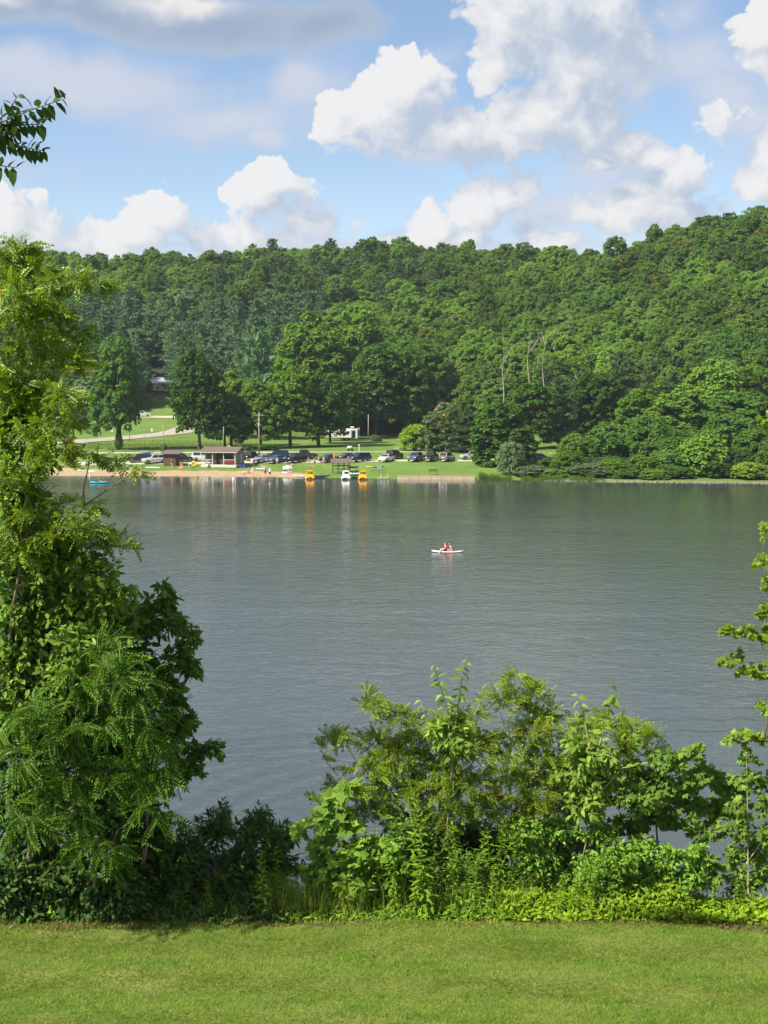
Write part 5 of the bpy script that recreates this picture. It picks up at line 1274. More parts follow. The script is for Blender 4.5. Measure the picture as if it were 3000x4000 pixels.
BONES = [('pelvis', 'waist'), ('waist', 'chest'), ('chest', 'neck'), ('neck', 'head'), ('head', 'crown'), ('chest', 'shL'), ('shL', 'elL'), ('elL', 'wrL'), ('chest', 'shR'), ('shR', 'elR'), ('elR', 'wrR'), ('pelvis', 'hipL'), ('hipL', 'knL'), ('knL', 'anL'), ('anL', 'toL'), ('pelvis', 'hipR'), ('hipR', 'knR'), ('knR', 'anR'), ('anR', 'toR')]
def skinned(name, V, E, R, roots, mat, parent, level=1):
    me = bpy.data.meshes.new(name); me.from_pydata(V, E, []); o = mesh_obj(name, me, parent)
    md = o.modifiers.new('skin', 'SKIN'); md.use_smooth_shade = True; md.branch_smoothing = .3
    L = me.skin_vertices
    sv = (L[0] if len(L) else None)
    if sv is None:
        bm = bmesh.new(); bm.from_mesh(me); bm.verts.layers.skin.verify(); bm.to_mesh(me); bm.free(); sv = me.skin_vertices[0]
    for i, r in enumerate(R): sv.data[i].radius = (r, r) if not hasattr(r, '__len__') else r; sv.data[i].use_root = i in roots
    sb = o.modifiers.new('smooth', 'SUBSURF'); sb.levels = level; sb.render_levels = level
    me.materials.append(mat); return o
def person(loc, rz, ps, label, top=None, bottom=None, hair='brown', skin=M_skin, vest=None, sc=1.0, suit=None, hat=None, long_hair=False):
    t = empty('person', loc, rz, label, 'person', None); t.scale = (sc, sc, sc); P = POSES[ps]
    names = list(P); idx = {n: i for i, n in enumerate(names)}; V = [P[n] for n in names]; E = [(idx[a], idx[b]) for a, b in BONES]; R = [RAD[n] for n in names]; roots = {idx['pelvis']}
    # palms with five fingers
    for s in 'LR':
        e, w = Vector(P['el' + s]), Vector(P['wr' + s]); d = (w - e).normalized(); side = Vector((1, 0, 0)) if abs(d.x) < .8 else Vector((0, 1, 0)); side = (side - d * side.dot(d)).normalized(); nrm = d.cross(side)
        V.append(tuple(w + d * .07)); R.append((.036, .02)); k = len(V) - 1; E.append((idx['wr' + s], k))
        for q, (off, ln) in enumerate(((-.027, .068), (-.009, .078), (.009, .074), (.027, .058), (.045 if s == 'L' else -.045, .05))):
            b = w + d * (.085 if q < 4 else .04) + side * off * (.85 if q < 4 else .8); m_ = b + d * ln * .55 + nrm * .008 + (side * (.02 if off > 0 else -.02) if q == 4 else Vector()); f = m_ + d * ln * .4 + nrm * .02
            i0 = len(V); V += [tuple(b), tuple(m_), tuple(f)]; R += [.0095, .009, .0075]; E += [(i0, i0 + 1), (i0 + 1, i0 + 2)]; roots.add(i0)
    # nose and ears
    h, c = Vector(P['head']), Vector(P['crown']); n = Vector(P['neck']); upv = (c - n).normalized(); fw = Vector((0, -1, 0)); fw = (fw - upv * fw.dot(upv)).normalized(); sd = upv.cross(fw)
    for o_ in (fw * .095 - upv * .01,): i0 = len(V); V += [tuple(h + o_ * .8), tuple(h + o_ * 1.15 - upv * .015)]; R += [.012, .013]; E.append((i0, i0 + 1)); roots.add(i0)
    for s in (-1, 1): i0 = len(V); V += [tuple(h + sd * .08 * s), tuple(h + sd * .095 * s + upv * .02)]; R += [.015, .017]; E.append((i0, i0 + 1)); roots.add(i0)
    skinned('body', V, E, R, roots, skin, t)
    for s in (-1, 1): MB().lathe([(.002, -.012), (.012, 0), (.002, .012)], tuple(h + fw * .082 + sd * .033 * s + upv * .022), n=6).build('eye', HAIR['dark'], t)
    MB().box(tuple(h + fw * .088 - upv * .05), (.045, .012, .012)).build('mouth', CLOTH['pink'], t)
    def cloth(name, ch, bones, mat):
        nm = list(ch); ii = {n_: i for i, n_ in enumerate(nm)}
        skinned(name, [ch[n_][0] for n_ in nm], [(ii[a], ii[b]) for a, b in bones], [ch[n_][1] for n_ in nm], {0}, mat, t)
    mid = lambda a, b, f: tuple(Vector(P[a]).lerp(Vector(P[b]), f))
    tors = {'pelvis': (P['pelvis'], RAD['pelvis'] + .012), 'waist': (P['waist'], RAD['waist'] + .018), 'chest': (P['chest'], RAD['chest'] + .018), 'ny': (mid('chest', 'neck', .55), .085)}
    if top or suit or vest:
        ch = dict(list(tors.items())[:]); b = [('pelvis', 'waist'), ('waist', 'chest'), ('chest', 'ny')]
        if top:
            for s in 'LR': ch['s' + s] = (P['sh' + s], .085); ch['e' + s] = (mid('sh' + s, 'el' + s, .6), .066); b += [('chest', 's' + s), ('s' + s, 'e' + s)]
        cloth('shirt' if top else ('life_vest' if vest else 'swimsuit'), {k: (v[0], v[1] * (1.3 if vest else 1)) for k, v in ch.items()}, b, CLOTH[top or suit or vest])
    if bottom or suit:
        f = .55 if bottom else .12; ch = {'pelvis': (P['pelvis'], RAD['pelvis'] + .02)}; b = []
        for s in 'LR': ch['h' + s] = (P['hip' + s], .108); ch['k' + s] = (mid('hip' + s, 'kn' + s, f), .096 if bottom else .09); b += [('pelvis', 'h' + s), ('h' + s, 'k' + s)]
        cloth('shorts' if bottom else 'swimsuit_bottom', ch, b, CLOTH[bottom or suit])
    hp = [tuple(h + upv * .075 - fw * .02), tuple(h + upv * .02 - fw * .045)] + ([tuple(h - upv * .12 - fw * .075), tuple(h - upv * .26 - fw * .09)] if long_hair else [tuple(h - upv * .05 - fw * .05)])
    skinned('hair', hp, [(i, i + 1) for i in range(len(hp) - 1)], [.092, .088] + ([.06, .03] if long_hair else [.05]), {0}, HAIR[hair], t)
    if hat:
        p = h + upv * .09; m = MB().lathe([(.17, 0), (.11, .01), (.10, .09), (.02, .11)], n=14); o = m.build('hat', CLOTH[hat], t, True); o.location = p
    return t
def stood(u, v): return hit(u, v)
R_ = math.radians
PEOPLE = [  # u, v, turn, pose, label, dict
 (671, 1829, 80, 'walk', 'person in a black shirt and pale shorts walking past the shed', dict(top='black', bottom='pale', hair='dark')),
 (709, 1829, 30, 'kneel', 'person in a coral swimsuit kneeling on a towel right of the shed', dict(suit='orange', hair='brown')),
 (712, 1815, 10, 'stand', 'person in dark clothes standing behind the kneeling bather', dict(top='navy', bottom='black', hair='dark')),
 (740, 1831, 90, 'bend', 'person in a white shirt bending over by the yellow ring', dict(top='white', bottom='pale', hair='brown')),
 (878, 1824, 0, 'stand', 'person in black and white at the front of the hut porch', dict(top='white', bottom='black', hair='dark')),
 (986, 1823, -60, 'walk', 'person in a white dress walking beside the blue bin', dict(top='white', bottom='white', hair='blond')),
 (955, 1866, 180, 'stand', 'child in blue shorts standing at the water edge', dict(bottom='blue', top='pale', hair='brown', sc=.82)),
 (987, 1858, 160, 'stand', 'pale bather standing on the wet sand facing the hut', dict(bottom='pale', hair='blond')),
 (971, 1850, 60, 'sit', 'bather in an orange suit sitting on the sand', dict(suit='orange', hair='dark', skin=M_skin2)),
 (1036, 1864, 200, 'hips', 'bather in a black swimsuit standing at the water', dict(suit='black', hair='brown', long_hair=True)),
 (1054, 1865, 175, 'stand', 'person in a white shirt and black shorts at the water edge', dict(top='white', bottom='black', hair='blond', hat='white')),
 (1027, 1829, 70, 'sit', 'sunbather sitting on a white towel on the grass', dict(bottom='pale', hair='blond')),
 (1083, 1821, 20, 'stand', 'person in a white shirt and dark shorts on the grass by the cars', dict(top='white', bottom='grey', hair='dark')),
 (1128, 1848, 20, 'sit', 'person in a purple swimsuit sitting among the family on the sand', dict(suit='purple', hair='brown')),
 (1147, 1834, -70, 'bend', 'person with dark hair bending over behind the family', dict(top='pale', bottom='pale', hair='dark')),
 (1139, 1846, -20, 'sit', 'small child in pink sitting beside the purple swimsuit', dict(top='pink', bottom='white', hair='brown', sc=.6)),
 (1204, 1825, 30, 'stand', 'pale bather standing on the grass above the first orange pedal boat', dict(bottom='pale', hair='blond')),
 (1213, 1826, 60, 'sit', 'small child sitting at the feet of the pale bather', dict(bottom='blue', hair='brown', sc=.65)),
 (1229, 1825, -20, 'hips', 'bather in a dark swimsuit on the grass left of the boat shelter', dict(suit='navy', hair='dark')),
 (1265, 1816, 30, 'stand', 'person in pale shirt beside the black sedan', dict(top='pale', bottom='grey', hair='blond')),
]
for u, v, dg, ps, lb, kw in PEOPLE: person(stood(u, v), R_(dg), ps, lb, **kw)
def swimmer(u, v, label, hair, **k): p = at_z(u, v); person((p.x, p.y, -1.22), R_(k.pop('turn', 0)), 'stand', label, hair=hair, bottom='navy', **k)
swimmer(607, 1862, 'bather up to the chest in the water below the shed', 'brown', sc=.95)
swimmer(622, 1862, 'dark-haired bather beside another in the water below the shed', 'dark', sc=.9)
swimmer(785, 1872, 'swimmer with pale hair in the water below the yellow ring', 'blond')
swimmer(1010, 1868, 'swimmer in the shallows between the standing bathers', 'brown', sc=.9)
# ---- the paddle board with two riders
def riders():
    p = at_z(1748, 2158); rz = R_(-7); t = empty('paddle_board', (p.x, p.y, -.02), rz, 'white paddle board carrying two riders in red vests on the open water', 'paddle board')
    h = hull(3.2, .84, .14, 17, .6, .9); h.build('deck', M_wplast, t, True)
    MB().box((.1, 0, .145), (1.5, .5, .012)).build('deck_pad', CLOTH['grey'], t); MB().box((-1.5, 0, .2), (.12, .1, .08)).build('nose_handle', M_black, t)
    M = Matrix.Translation((p.x, p.y, 0)) @ Matrix.Rotation(rz, 4, 'Z')
    a = person(M @ Vector((-.20, 0, .10)), rz + R_(-90 + 12), 'astride', 'front rider in a bright red life vest sitting astride the paddle board', vest='red', bottom='black', hair='brown', long_hair=True)
    b = person(M @ Vector((.42, .02, .10)), rz + R_(-90 - 8), 'lean', 'rear rider in a dark red vest leaning on one arm on the paddle board', vest='darkred', bottom='orange', hair='dark', long_hair=True)
riders()
def kayaker():
    p = at_z(388, 1888); t = kayak('kayak', (p.x, p.y, -.05), R_(2), M_turq, 'turquoise kayak with a lone paddler off the left beach', 3.2, .78, .3)
    person((p.x - .1, p.y, .12), R_(88), 'kayak', 'paddler in a dark shirt sitting in the turquoise kayak', top='navy', bottom='black', hair='dark')
    q = empty('kayak_paddle', (p.x + .28, p.y, .52), R_(90), 'thin paddle held across the turquoise kayak', 'paddle'); q.rotation_euler = (0, R_(-12), R_(80))
    MB().tube([(-1.05, 0, 0), (1.05, 0, 0)], .016, 6).build('shaft', M_black, q)
    for s in (-1, 1): MB().box((s * 1.2, 0, 0), (.42, .03, .16)).build('blade', M_wplast, q, bevel=.01)
kayaker()
kayak('kayak', gnd(577, 272.5) + Vector((0, 0, 1.85)), R_(165), mat_plain('blue_hull', (.10, .25, .55), .35, coat=.3), 'blue kayak strapped on the roof of the black SUV', 2.9, .75, .32)
# ------------------------------------------------------------------ near plants: leaf shapes (stem at the origin, blade along +Y, face +Z)
def tri(F):
    out = []
    for f in F:
        for k in range(1, len(f) - 1): out.append((f[0], f[k], f[k + 1]))
    return np.array(out, dtype=np.int32)
def leaf_simple(w=.42, fold=.18, droop=.28, prof=((.28, .95), (.66, .80))):
    V = [(0, 0, 0)]; F = []
    for t, k in prof:
        z = -droop * t * t; V += [(-w * .5 * k, t, z + fold * w * k * .5), (0, t, z), (w * .5 * k, t, z + fold * w * k * .5)]
    V.append((0, 1, -droop)); n = len(prof); e = len(V) - 1; F += [(0, 2, 1), (0, 3, 2)]
    for i in range(n - 1):
        a, b = 1 + 3 * i, 4 + 3 * i; F += [(a, a + 1, b + 1, b), (a + 1, a + 2, b + 2, b + 1)]
    a = 1 + 3 * (n - 1); F += [(a, a + 1, e), (a + 1, a + 2, e)]
    return np.array(V), tri(F)
def leaf_pinnate(n=7, ll=.28, lw=.13, droop=.25, fwd=.35, hang=.15, r=.008, t0=.16):
    """a compound leaf, unit length, n pairs of leaflets joined to the stalk"""
    V = []; F = []
    y = lambda t: t * (1 - .12 * droop * t); z = lambda t: .22 * t * droop - droop * t * t
    pts = [0] + list(np.linspace(t0, 1, n))
    for t in pts: V += [(-r, y(t), z(t)), (r, y(t), z(t))]
    for i in range(len(pts) - 1): F.append((2 * i, 2 * i + 1, 2 * i + 3, 2 * i + 2))
    for i in range(1, len(pts)):
        t = pts[i]; sc_ = 1 - .35 * abs(t - .5) * 1.2
        for s, base in ((-1, 2 * i), (1, 2 * i + 1)):
            b = np.array(V[base]); d = np.array([s * 1.0, fwd + .35 * t, -hang]); d = d / np.linalg.norm(d) * ll * sc_; q = np.array([-d[1], d[0], 0]) / np.linalg.norm(d[:2]) * lw * sc_ * .5
            k = len(V); V += [tuple(b + d * .45 + q + np.array([0, 0, .012])), tuple(b + d * .45 - q + np.array([0, 0, .012])), tuple(b + d + np.array([0, 0, -.02]))]
            F += [(base, k, k + 2), (base, k + 2, k + 1)]
    e = np.array(V[2 * len(pts) - 2]); k = len(V); V += [tuple(e + (lw * .5, ll * .45, -.03)), tuple(e + (-lw * .5, ll * .45, -.03)), tuple(e + (0, ll, -.1))]; F.append((2 * len(pts) - 2, k, k + 2)); F.append((2 * len(pts) - 2, k + 2, k + 1))
    return np.array(V), tri(F)
def leaf_star(pts, cup=.12, droop=.15):
    """a lobed leaf from its outline, fanned from the middle"""
    c = np.mean([(x, y) for x, y in pts], 0); V = [(c[0], c[1], 0)]
    for x, y in pts: V.append((x, y, cup * (abs(x)) - droop * y * y))
    F = [(0, 1 + i, 1 + (i + 1) % len(pts)) for i in range(len(pts))]
    return np.array(V), np.array(F, dtype=np.int32)
LF = {
 'locust': leaf_pinnate(6, .24, .165, .30, .25, .05),
 'frond': leaf_pinnate(9, .25, .085, .55, .45, .28, .006),
 'ovate': leaf_simple(.48, .2, .25),
 'lance': leaf_simple(.26, .2, .35),
 'droopy': leaf_simple(.52, .25, .6),
 'maple': leaf_star([(0, 0), (.18, .05), (.42, .0), (.36, .2), (.62, .42), (.36, .48), (.30, .62), (.14, .62), (0, 1), (-.14, .62), (-.30, .62), (-.36, .48), (-.62, .42), (-.36, .2), (-.42, 0), (-.18, .05)]),
 'heart': leaf_star([(0, .06), (.16, -.04), (.36, .06), (.44, .3), (.32, .62), (0, 1), (-.32, .62), (-.44, .3), (-.36, .06), (-.16, -.04)], .2, .25),
 'mitten': leaf_star([(0, 0), (.10, .22), (.30, .50), (.42, .78), (.28, .82), (.13, .56), (.12, .80), (0, 1), (-.12, .80), (-.13, .56), (-.28, .82), (-.42, .78), (-.30, .50), (-.10, .22)], .15, .2),
}
NL = {
 'locust': mat_leaf('near_locust', (.175, .295, .016), (.270, .375, .024), .40, .10, .42, .1, (1.3, 1.3, .4), .010),
 'frond': mat_leaf('near_frond', (.080, .195, .018), (.150, .270, .026), .36, .06, .4, .1, (1.3, 1.3, .5)),
 'ovate': mat_leaf('near_ovate', (.105, .200, .026), (.175, .265, .038), .34, .18, .42, .1),
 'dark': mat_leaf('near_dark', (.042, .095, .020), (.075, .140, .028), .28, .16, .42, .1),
 'mid': mat_leaf('near_mid', (.070, .150, .022), (.120, .205, .030), .32, .18, .42, .1),
 'shoot': mat_leaf('near_shoot', (.160, .280, .034), (.240, .340, .055), .40, .14, .38, .1),
 'big': mat_leaf('near_big_leaf', (.180, .330, .042), (.250, .380, .065), .42, .1, .38, .1),
 'vine': mat_leaf('near_vine', (.145, .280, .032), (.205, .330, .042), .36, .14, .42, .1),
 'sassafras': mat_leaf('near_sassafras', (.115, .225, .030), (.190, .290, .040), .36, .16, .42, .1),
 'maple': mat_leaf('near_maple', (.150, .255, .026), (.215, .310, .036), .42, .12, .42, .1),
 'weed': mat_leaf('near_weed', (.150, .280, .024), (.220, .335, .034), .40, .08, .42, .1),
 'cover': mat_leaf('ground_cover', (.200, .325, .020), (.275, .380, .028), .42, .1, .42, .1),
 'tall': mat_leaf('tall_grass_blade', (.180, .270, .028), (.300, .330, .075), .42, .05, .35, .0),
}
M_twig = mat_plain('twig_bark', (.16, .12, .08), .85, var=.25, scale=8)
M_twig_pale = mat_plain('pale_bark', (.34, .27, .18), .85, var=.25, scale=8)
LEAFMESH = {}
def leaf_mesh(shape, mat):
    k = (shape, mat)
    if k not in LEAFMESH: LEAFMESH[k] = np_mesh('leaf_' + shape, LF[shape][0], LF[shape][1], NL[mat])
    return LEAFMESH[k]
def frames(D, up):
    """rotation matrices with +Y along D and +Z as near up as may be"""
    Yv = unit(D); Xv = unit(np.cross(Yv, up)); Zv = np.cross(Xv, Yv); return np.stack([Xv, Yv, Zv], -1)
def stamp(shape, Rm, T, S):
    V, F = LF[shape]; n, k = len(T), len(V)
    W = np.einsum('nij,kj->nki', Rm, V) * S[:, None, None] + T[:, None]
    return W.reshape(-1, 3), (F[None] + (np.arange(n) * k)[:, None, None]).reshape(-1, 3)
def leaves_on(rng, P0, P1, per, size, spread=.9, grav=.35, t0=.3, upj=.38, upb=(-.45, -.35, .85)):
    """leaf frames along twigs P0 -> P1"""
    n = len(P0); t = rng.uniform(t0, 1.0, (n, per)); ax = P1 - P0
    T = P0[:, None] + ax[:, None] * t[..., None]; d = unit(ax)[:, None] + rng.normal(size=(n, per, 3)) * spread
    d[..., 2] -= grav; d = unit(d).reshape(-1, 3); T = T.reshape(-1, 3)
    up = unit(np.array(upb) + rng.normal(size=d.shape) * upj)
    return frames(d, up), T, size * rng.uniform(.65, 1.2, len(T))
def near_plant(name, label, cat, base, blobs, shape, mat, size, dens=2.2, lw=.45, per=7, seed=1, trunk_r=.03, n_obj=150, spread=.9, grav=.35, flat=1.0, stems=(), bark=None, upj=.45, twig=None, ry=None, spray=False, rs=1.0, group=None):
    rng = np.random.default_rng(seed); base = Vector(base); bark = bark or M_twig
    root = empty(name, base, 0, label, cat, group)
    limb = MB(); tw = MB(); Rm, T, S = [], [], []; B = np.array(base)
    top = None
    if blobs:
        cs = np.array([np.array(at(b[0], b[1], b[4])) for b in blobs]); cen = cs.mean(0); low = cs[:, 2].min()
        fork = B + (cen - B) * np.array([.35, .35, .30]); fork[2] = min(fork[2], max(low - .1, B[2] + .25))
        # every clump grows from the nearest clump or fork already standing, like limbs dividing
        nodes = [(B + np.array([0, 0, -.3]), 0), (B + (fork - B) * .5 + rng.normal(size=3) * .03, 0), (fork, 0)]
        limb.tube([n_[0] for n_ in nodes], [trunk_r * 1.25, trunk_r, trunk_r * .85], 8)
        order = np.argsort(np.linalg.norm(cs - fork, axis=1))
        for o_ in order:
            b, c = blobs[o_], cs[o_]
            k = pxm(b[4]); rad = np.array([b[2] / k, ry if ry else max(.16, .9 * min(b[2], 1.6 * b[3]) / k), b[3] / k]) * rng.uniform(1.0, 1.2) * rs
            cost = [np.linalg.norm(c - n_[0]) + .12 * n_[1] + 1.2 * max(0, n_[0][2] - c[2] + .05) for n_ in nodes[2:]]; q = int(np.argmin(cost)) + 2; j, dep = nodes[q]
            m1 = j * .62 + c * .38 + np.array([0, 0, -.05 * np.linalg.norm(c - j)]) + rng.normal(size=3) * .03; m2 = j * .28 + c * .72 + rng.normal(size=3) * .02
            r0 = max(.004, trunk_r * .55 * .72 ** dep); limb.tube([j, m1, m2, c], [r0, r0 * .85, r0 * .72, r0 * .55], 5); nodes.append((c, dep + 1))
            area = math.pi * rad[0] * rad[2]; nl = int(2.5 * dens * area / (size * size * lw * .55)); nt = max(3, nl // per)
            d = unit(rng.normal(size=(nt, 3))) * (rng.uniform(.12, 1, (nt, 1)) ** .5); tip = c + d * rad
            st = c + (tip - c) * rng.uniform(.0, .5, (nt, 1)) + rng.normal(size=(nt, 3)) * rad * .15
            if spray: st[:, 2] = tip[:, 2] - rng.uniform(.0, .05, nt)                # twigs held level, in layers
            ln = np.linalg.norm(tip - st, axis=1, keepdims=True); st = np.where(ln < size * .6, tip - unit(tip - st) * size * .6, st)
            a = leaves_on(rng, st, tip, per, size, spread, grav, upj=upj); Rm.append(a[0]); T.append(a[1]); S.append(a[2])
            for q in range(0, nt, 3): tw.tube([c + (st[q] - c) * .3, st[q] * .5 + tip[q] * .5 + np.array([0, 0, .01]), tip[q]], [r0 * .3 + .001, r0 * .15 + .001, .001], 3, False)
    for pts, per_, sz, sprd, gv in stems:
        P = [np.array(at(*p)) for p in pts]; dense = []
        for i in range(len(P) - 1):
            for q in range(4): dense.append(P[i] + (P[i + 1] - P[i]) * q / 4)
        dense.append(P[-1]); limb.tube(dense, list(np.linspace(.013, .003, len(dense))), 5)
        A = np.array(dense); n = per_; tt = np.linspace(.12, 1, n) * (len(A) - 1.001); i0 = tt.astype(int); X = A[i0] + (A[i0 + 1] - A[i0]) * (tt - i0)[:, None]; ax = unit(A[i0 + 1] - A[i0])
        side = unit(np.cross(ax, np.array([0, 1.0, .2]))) * np.where(np.arange(n) % 2, 1, -1)[:, None]
        d = unit(ax * .35 + side * sprd + rng.normal(size=(n, 3)) * .22 + np.array([0, -.25, -gv])); up = unit(np.array([-.3, -.4, .8]) + rng.normal(size=(n, 3)) * .35)
        Rm.append(frames(d, up)); T.append(X); S.append(sz * rng.uniform(.75, 1.15, n) * np.where(tt / len(A) > .9, .6, 1))
    Rm, T, S = np.concatenate(Rm), np.concatenate(T), np.concatenate(S)
    off = lambda mb: [tuple(np.array(v) - B) for v in mb.v]
    limb.v = off(limb); tw.v = off(tw)
    limb.build('branches', bark, root, True, fix=False)
    if tw.v: o = tw.build('twigs', bark, root, False, fix=False); o['kind'] = 'stuff'
    # the leaves that show largest are parts of their own, the rest one mass
    u = 1500 + F_PX * T[:, 0] / T[:, 1]; inside = (u > -20) & (u < 3020)
    score = T[:, 1] - S * 1.5 + np.where(inside, 0, 5) + rng.normal(size=len(T)) * .12; order = np.argsort(score); n_obj = min(n_obj, len(T))
    me = leaf_mesh(shape, mat)
    for i in order[:n_obj]:
        o = bpy.data.objects.new('leaf', me); M = Matrix(Rm[i].tolist()).to_4x4(); M = Matrix.Translation(Vector(T[i] - B)) @ M @ Matrix.Scale(float(S[i]), 4)
        o.matrix_basis = M; link(o, root)
    r = order[n_obj:]
    if len(r):
        V, F = stamp(shape, Rm[r], T[r] - B, S[r]); o = mesh_obj('foliage', np_mesh('foliage', V, F, NL[mat]), root); o['kind'] = 'stuff'
    return root
def nb(u, Y): x = (u - 1500) / F_PX * Y; return Vector((x, Y, near_z(x, Y)))
def bl(L, Y, dy=.0): 
    rr = np.random.default_rng(len(L)); return [(a[0], a[1], a[2], a[3], Y + (a[4] if len(a) > 4 else rr.uniform(-dy, dy))) for a in L]

# ---- the left trees
near_plant('locust_tree', 'tall black locust with feathery yellow-green leaves at the left edge', 'tree', nb(-220, 16.9), bl([
 (40, 1010, 120, 80), (90, 965, 80, 45), (150, 1070, 110, 60), (250, 1110, 110, 45), (370, 1100, 70, 35), (40, 1180, 130, 90), (190, 1210, 120, 60), (280, 1300, 70, 45), (70, 1320, 140, 80), (220, 1390, 110, 55),
 (300, 1420, 60, 40), (60, 1460, 140, 80), (120, 1570, 160, 80), (250, 1560, 80, 60), (50, 1690, 150, 90), (200, 1700, 110, 70), (220, 1775, 100, 34), (350, 1785, 90, 28), (455, 1805, 65, 24), (530, 1838, 32, 17),
 (70, 1840, 110, 60), (330, 1975, 75, 26), (130, 1985, 120, 52), (50, 1960, 120, 90), (250, 2060, 130, 60), (390, 2100, 100, 45), (470, 2135, 50, 28), (100, 2100, 150, 80)], 16.2, .4),
 'locust', 'locust', .18, 1.55, .42, 7, 21, .05, 280, .7, .2, rs=1.08, spray=True)
near_plant('dogwood_tree', 'broad-leaved tree with glossy oval leaves between the locust and the fronds at left', 'tree', nb(60, 16.8), bl([
 (60, 1640, 120, 70), (80, 1800, 130, 80), (60, 1960, 120, 80), (240, 2180, 140, 70), (110, 2200, 190, 100), (360, 2230, 110, 70), (80, 2370, 180, 120), (300, 2360, 170, 100), (430, 2320, 80, 70), (90, 2540, 180, 120), (330, 2520, 170, 100), (100, 2720, 170, 120), (300, 2660, 150, 100), (430, 2440, 110, 90), (440, 2600, 120, 90), (170, 2080, 170, 80)], 16.4, .3),
 'ovate', 'ovate', .115, 2.0, .48, 7, 22, .045, 280, .9, .35, rs=1.15)
near_plant('hickory_tree', 'deep green tree reaching out over the water from behind the fronds', 'tree', nb(480, 17.0), bl([
 (560, 2420, 130, 90), (650, 2340, 50, 60), (640, 2290, 25, 30), (690, 2450, 50, 60), (700, 2560, 50, 60), (750, 2490, 35, 50), (745, 2600, 40, 45), (560, 2620, 150, 120), (650, 2720, 90, 80), (700, 2820, 70, 60), (640, 2880, 100, 80), (770, 2930, 70, 45), (845, 2920, 35, 35), (720, 3010, 80, 50), (580, 3040, 120, 90)], 16.8, .25),
 'ovate', 'mid', .12, 2.3, .48, 6, 23, .04, 200, 1.0, .4)
near_plant('shade_backing_bush', 'dense dark-leaved backing added as the deep shade within the left trees', 'shrub', nb(280, 17.2), bl([  # added backing: its dark leaf colour stands in for shade between the boughs
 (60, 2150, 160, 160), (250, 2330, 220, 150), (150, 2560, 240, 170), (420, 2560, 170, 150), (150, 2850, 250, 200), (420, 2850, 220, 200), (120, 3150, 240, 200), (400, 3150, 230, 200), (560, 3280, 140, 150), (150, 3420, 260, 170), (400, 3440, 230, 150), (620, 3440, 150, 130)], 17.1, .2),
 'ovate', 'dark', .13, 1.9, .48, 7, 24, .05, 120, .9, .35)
near_plant('sumac_tree', 'tree with long drooping fern-like fronds in front of the left thicket', 'tree', nb(330, 16.5), bl([
 (430, 2560, 110, 70), (330, 2640, 150, 90), (500, 2680, 140, 90), (130, 2790, 160, 70), (290, 2850, 150, 90), (450, 2820, 140, 90), (570, 2860, 120, 90), (640, 2960, 80, 70), (90, 2980, 130, 90), (270, 3020, 150, 90), (450, 3010, 150, 90), (580, 3060, 90, 70),
 (120, 3210, 130, 70), (250, 3180, 90, 60), (320, 3280, 110, 70), (430, 3320, 90, 70), (620, 3170, 80, 45), (560, 3150, 60, 40), (30, 3160, 60, 60)], 15.7, .2),
 'frond', 'frond', .31, 1.15, .38, 4, 25, .028, 300, .95, .4)
near_plant('viburnum_bush', 'dark low bush hiding the trunks at the bottom left', 'shrub', nb(200, 16.5), bl([(40, 3420, 120, 90), (180, 3450, 120, 80), (330, 3460, 120, 80), (470, 3440, 110, 80), (80, 3540, 130, 50), (280, 3540, 130, 50), (460, 3530, 120, 50)], 16.45, .08),
 'ovate', 'dark', .095, 1.9, .48, 7, 27, .015, 160, .9, .3)
near_plant('buckthorn_bush', 'shaded dark green bush between the left thicket and the bright locust', 'shrub', nb(860, 17.4), bl([
 (720, 3330, 130, 110), (840, 3240, 90, 80), (870, 3170, 35, 50), (960, 3270, 90, 80), (1010, 3200, 55, 60), (1070, 3270, 80, 70), (1090, 3380, 90, 100), (850, 3400, 180, 110), (1000, 3420, 130, 100), (1120, 3260, 50, 50), (780, 3480, 190, 90), (1010, 3510, 140, 80)], 17.3, .2),
 'lance', 'dark', .10, 2.1, .34, 8, 26, .03, 150, .9, .1)
# ---- the bright thicket in the middle
near_plant('locust_shrub', 'bright yellow-green locust shrub in the middle of the bank, spreading to the left', 'shrub', nb(1600, 17.6), bl([
 (1420, 2720, 55, 30), (1470, 2765, 70, 35), (1570, 2810, 90, 38), (1330, 2890, 90, 40), (1255, 2930, 40, 22), (1460, 2905, 110, 45), (1630, 2890, 110, 55), (1730, 2830, 100, 45), (1830, 2790, 70, 35), (1560, 2980, 130, 55), (1720, 2970, 130, 60), (1860, 2920, 110, 60), (1430, 3010, 90, 40), (1340, 3080, 110, 45), (1250, 3110, 45, 22),
 (1500, 3090, 120, 50), (1660, 3080, 130, 65), (1820, 3060, 120, 70), (1420, 3170, 110, 50), (1600, 3190, 120, 55), (1760, 3190, 110, 60), (1900, 3150, 90, 60)], 17.4, .4),
 'locust', 'locust', .155, 1.7, .42, 7, 31, .035, 300, .75, .15, rs=1.0, spray=True)
near_plant('locust_shrub', 'bright locust shrub right of the middle, arching to the right over the water', 'shrub', nb(2120, 17.7), bl([
 (2010, 2660, 50, 35), (2080, 2700, 80, 45), (1960, 2730, 70, 35), (2130, 2770, 60, 40), (2050, 2800, 90, 40), (2100, 2860, 80, 45), (1980, 2880, 90, 45), (2380, 2820, 90, 45), (2480, 2850, 80, 45), (2550, 2890, 45, 40), (2540, 2940, 40, 30), (2290, 2850, 80, 50), (2270, 2930, 110, 55), (2430, 2920, 80, 40), (2120, 2960, 110, 60), (1990, 3000, 100, 60), (2230, 3030, 120, 70),
 (2090, 3090, 120, 70), (2210, 3150, 110, 60), (2000, 3170, 110, 60)], 17.6, .4),
 'locust', 'locust', .155, 1.7, .42, 7, 32, .035, 300, .75, .15, rs=1.0, spray=True)
Y_ = 17.0
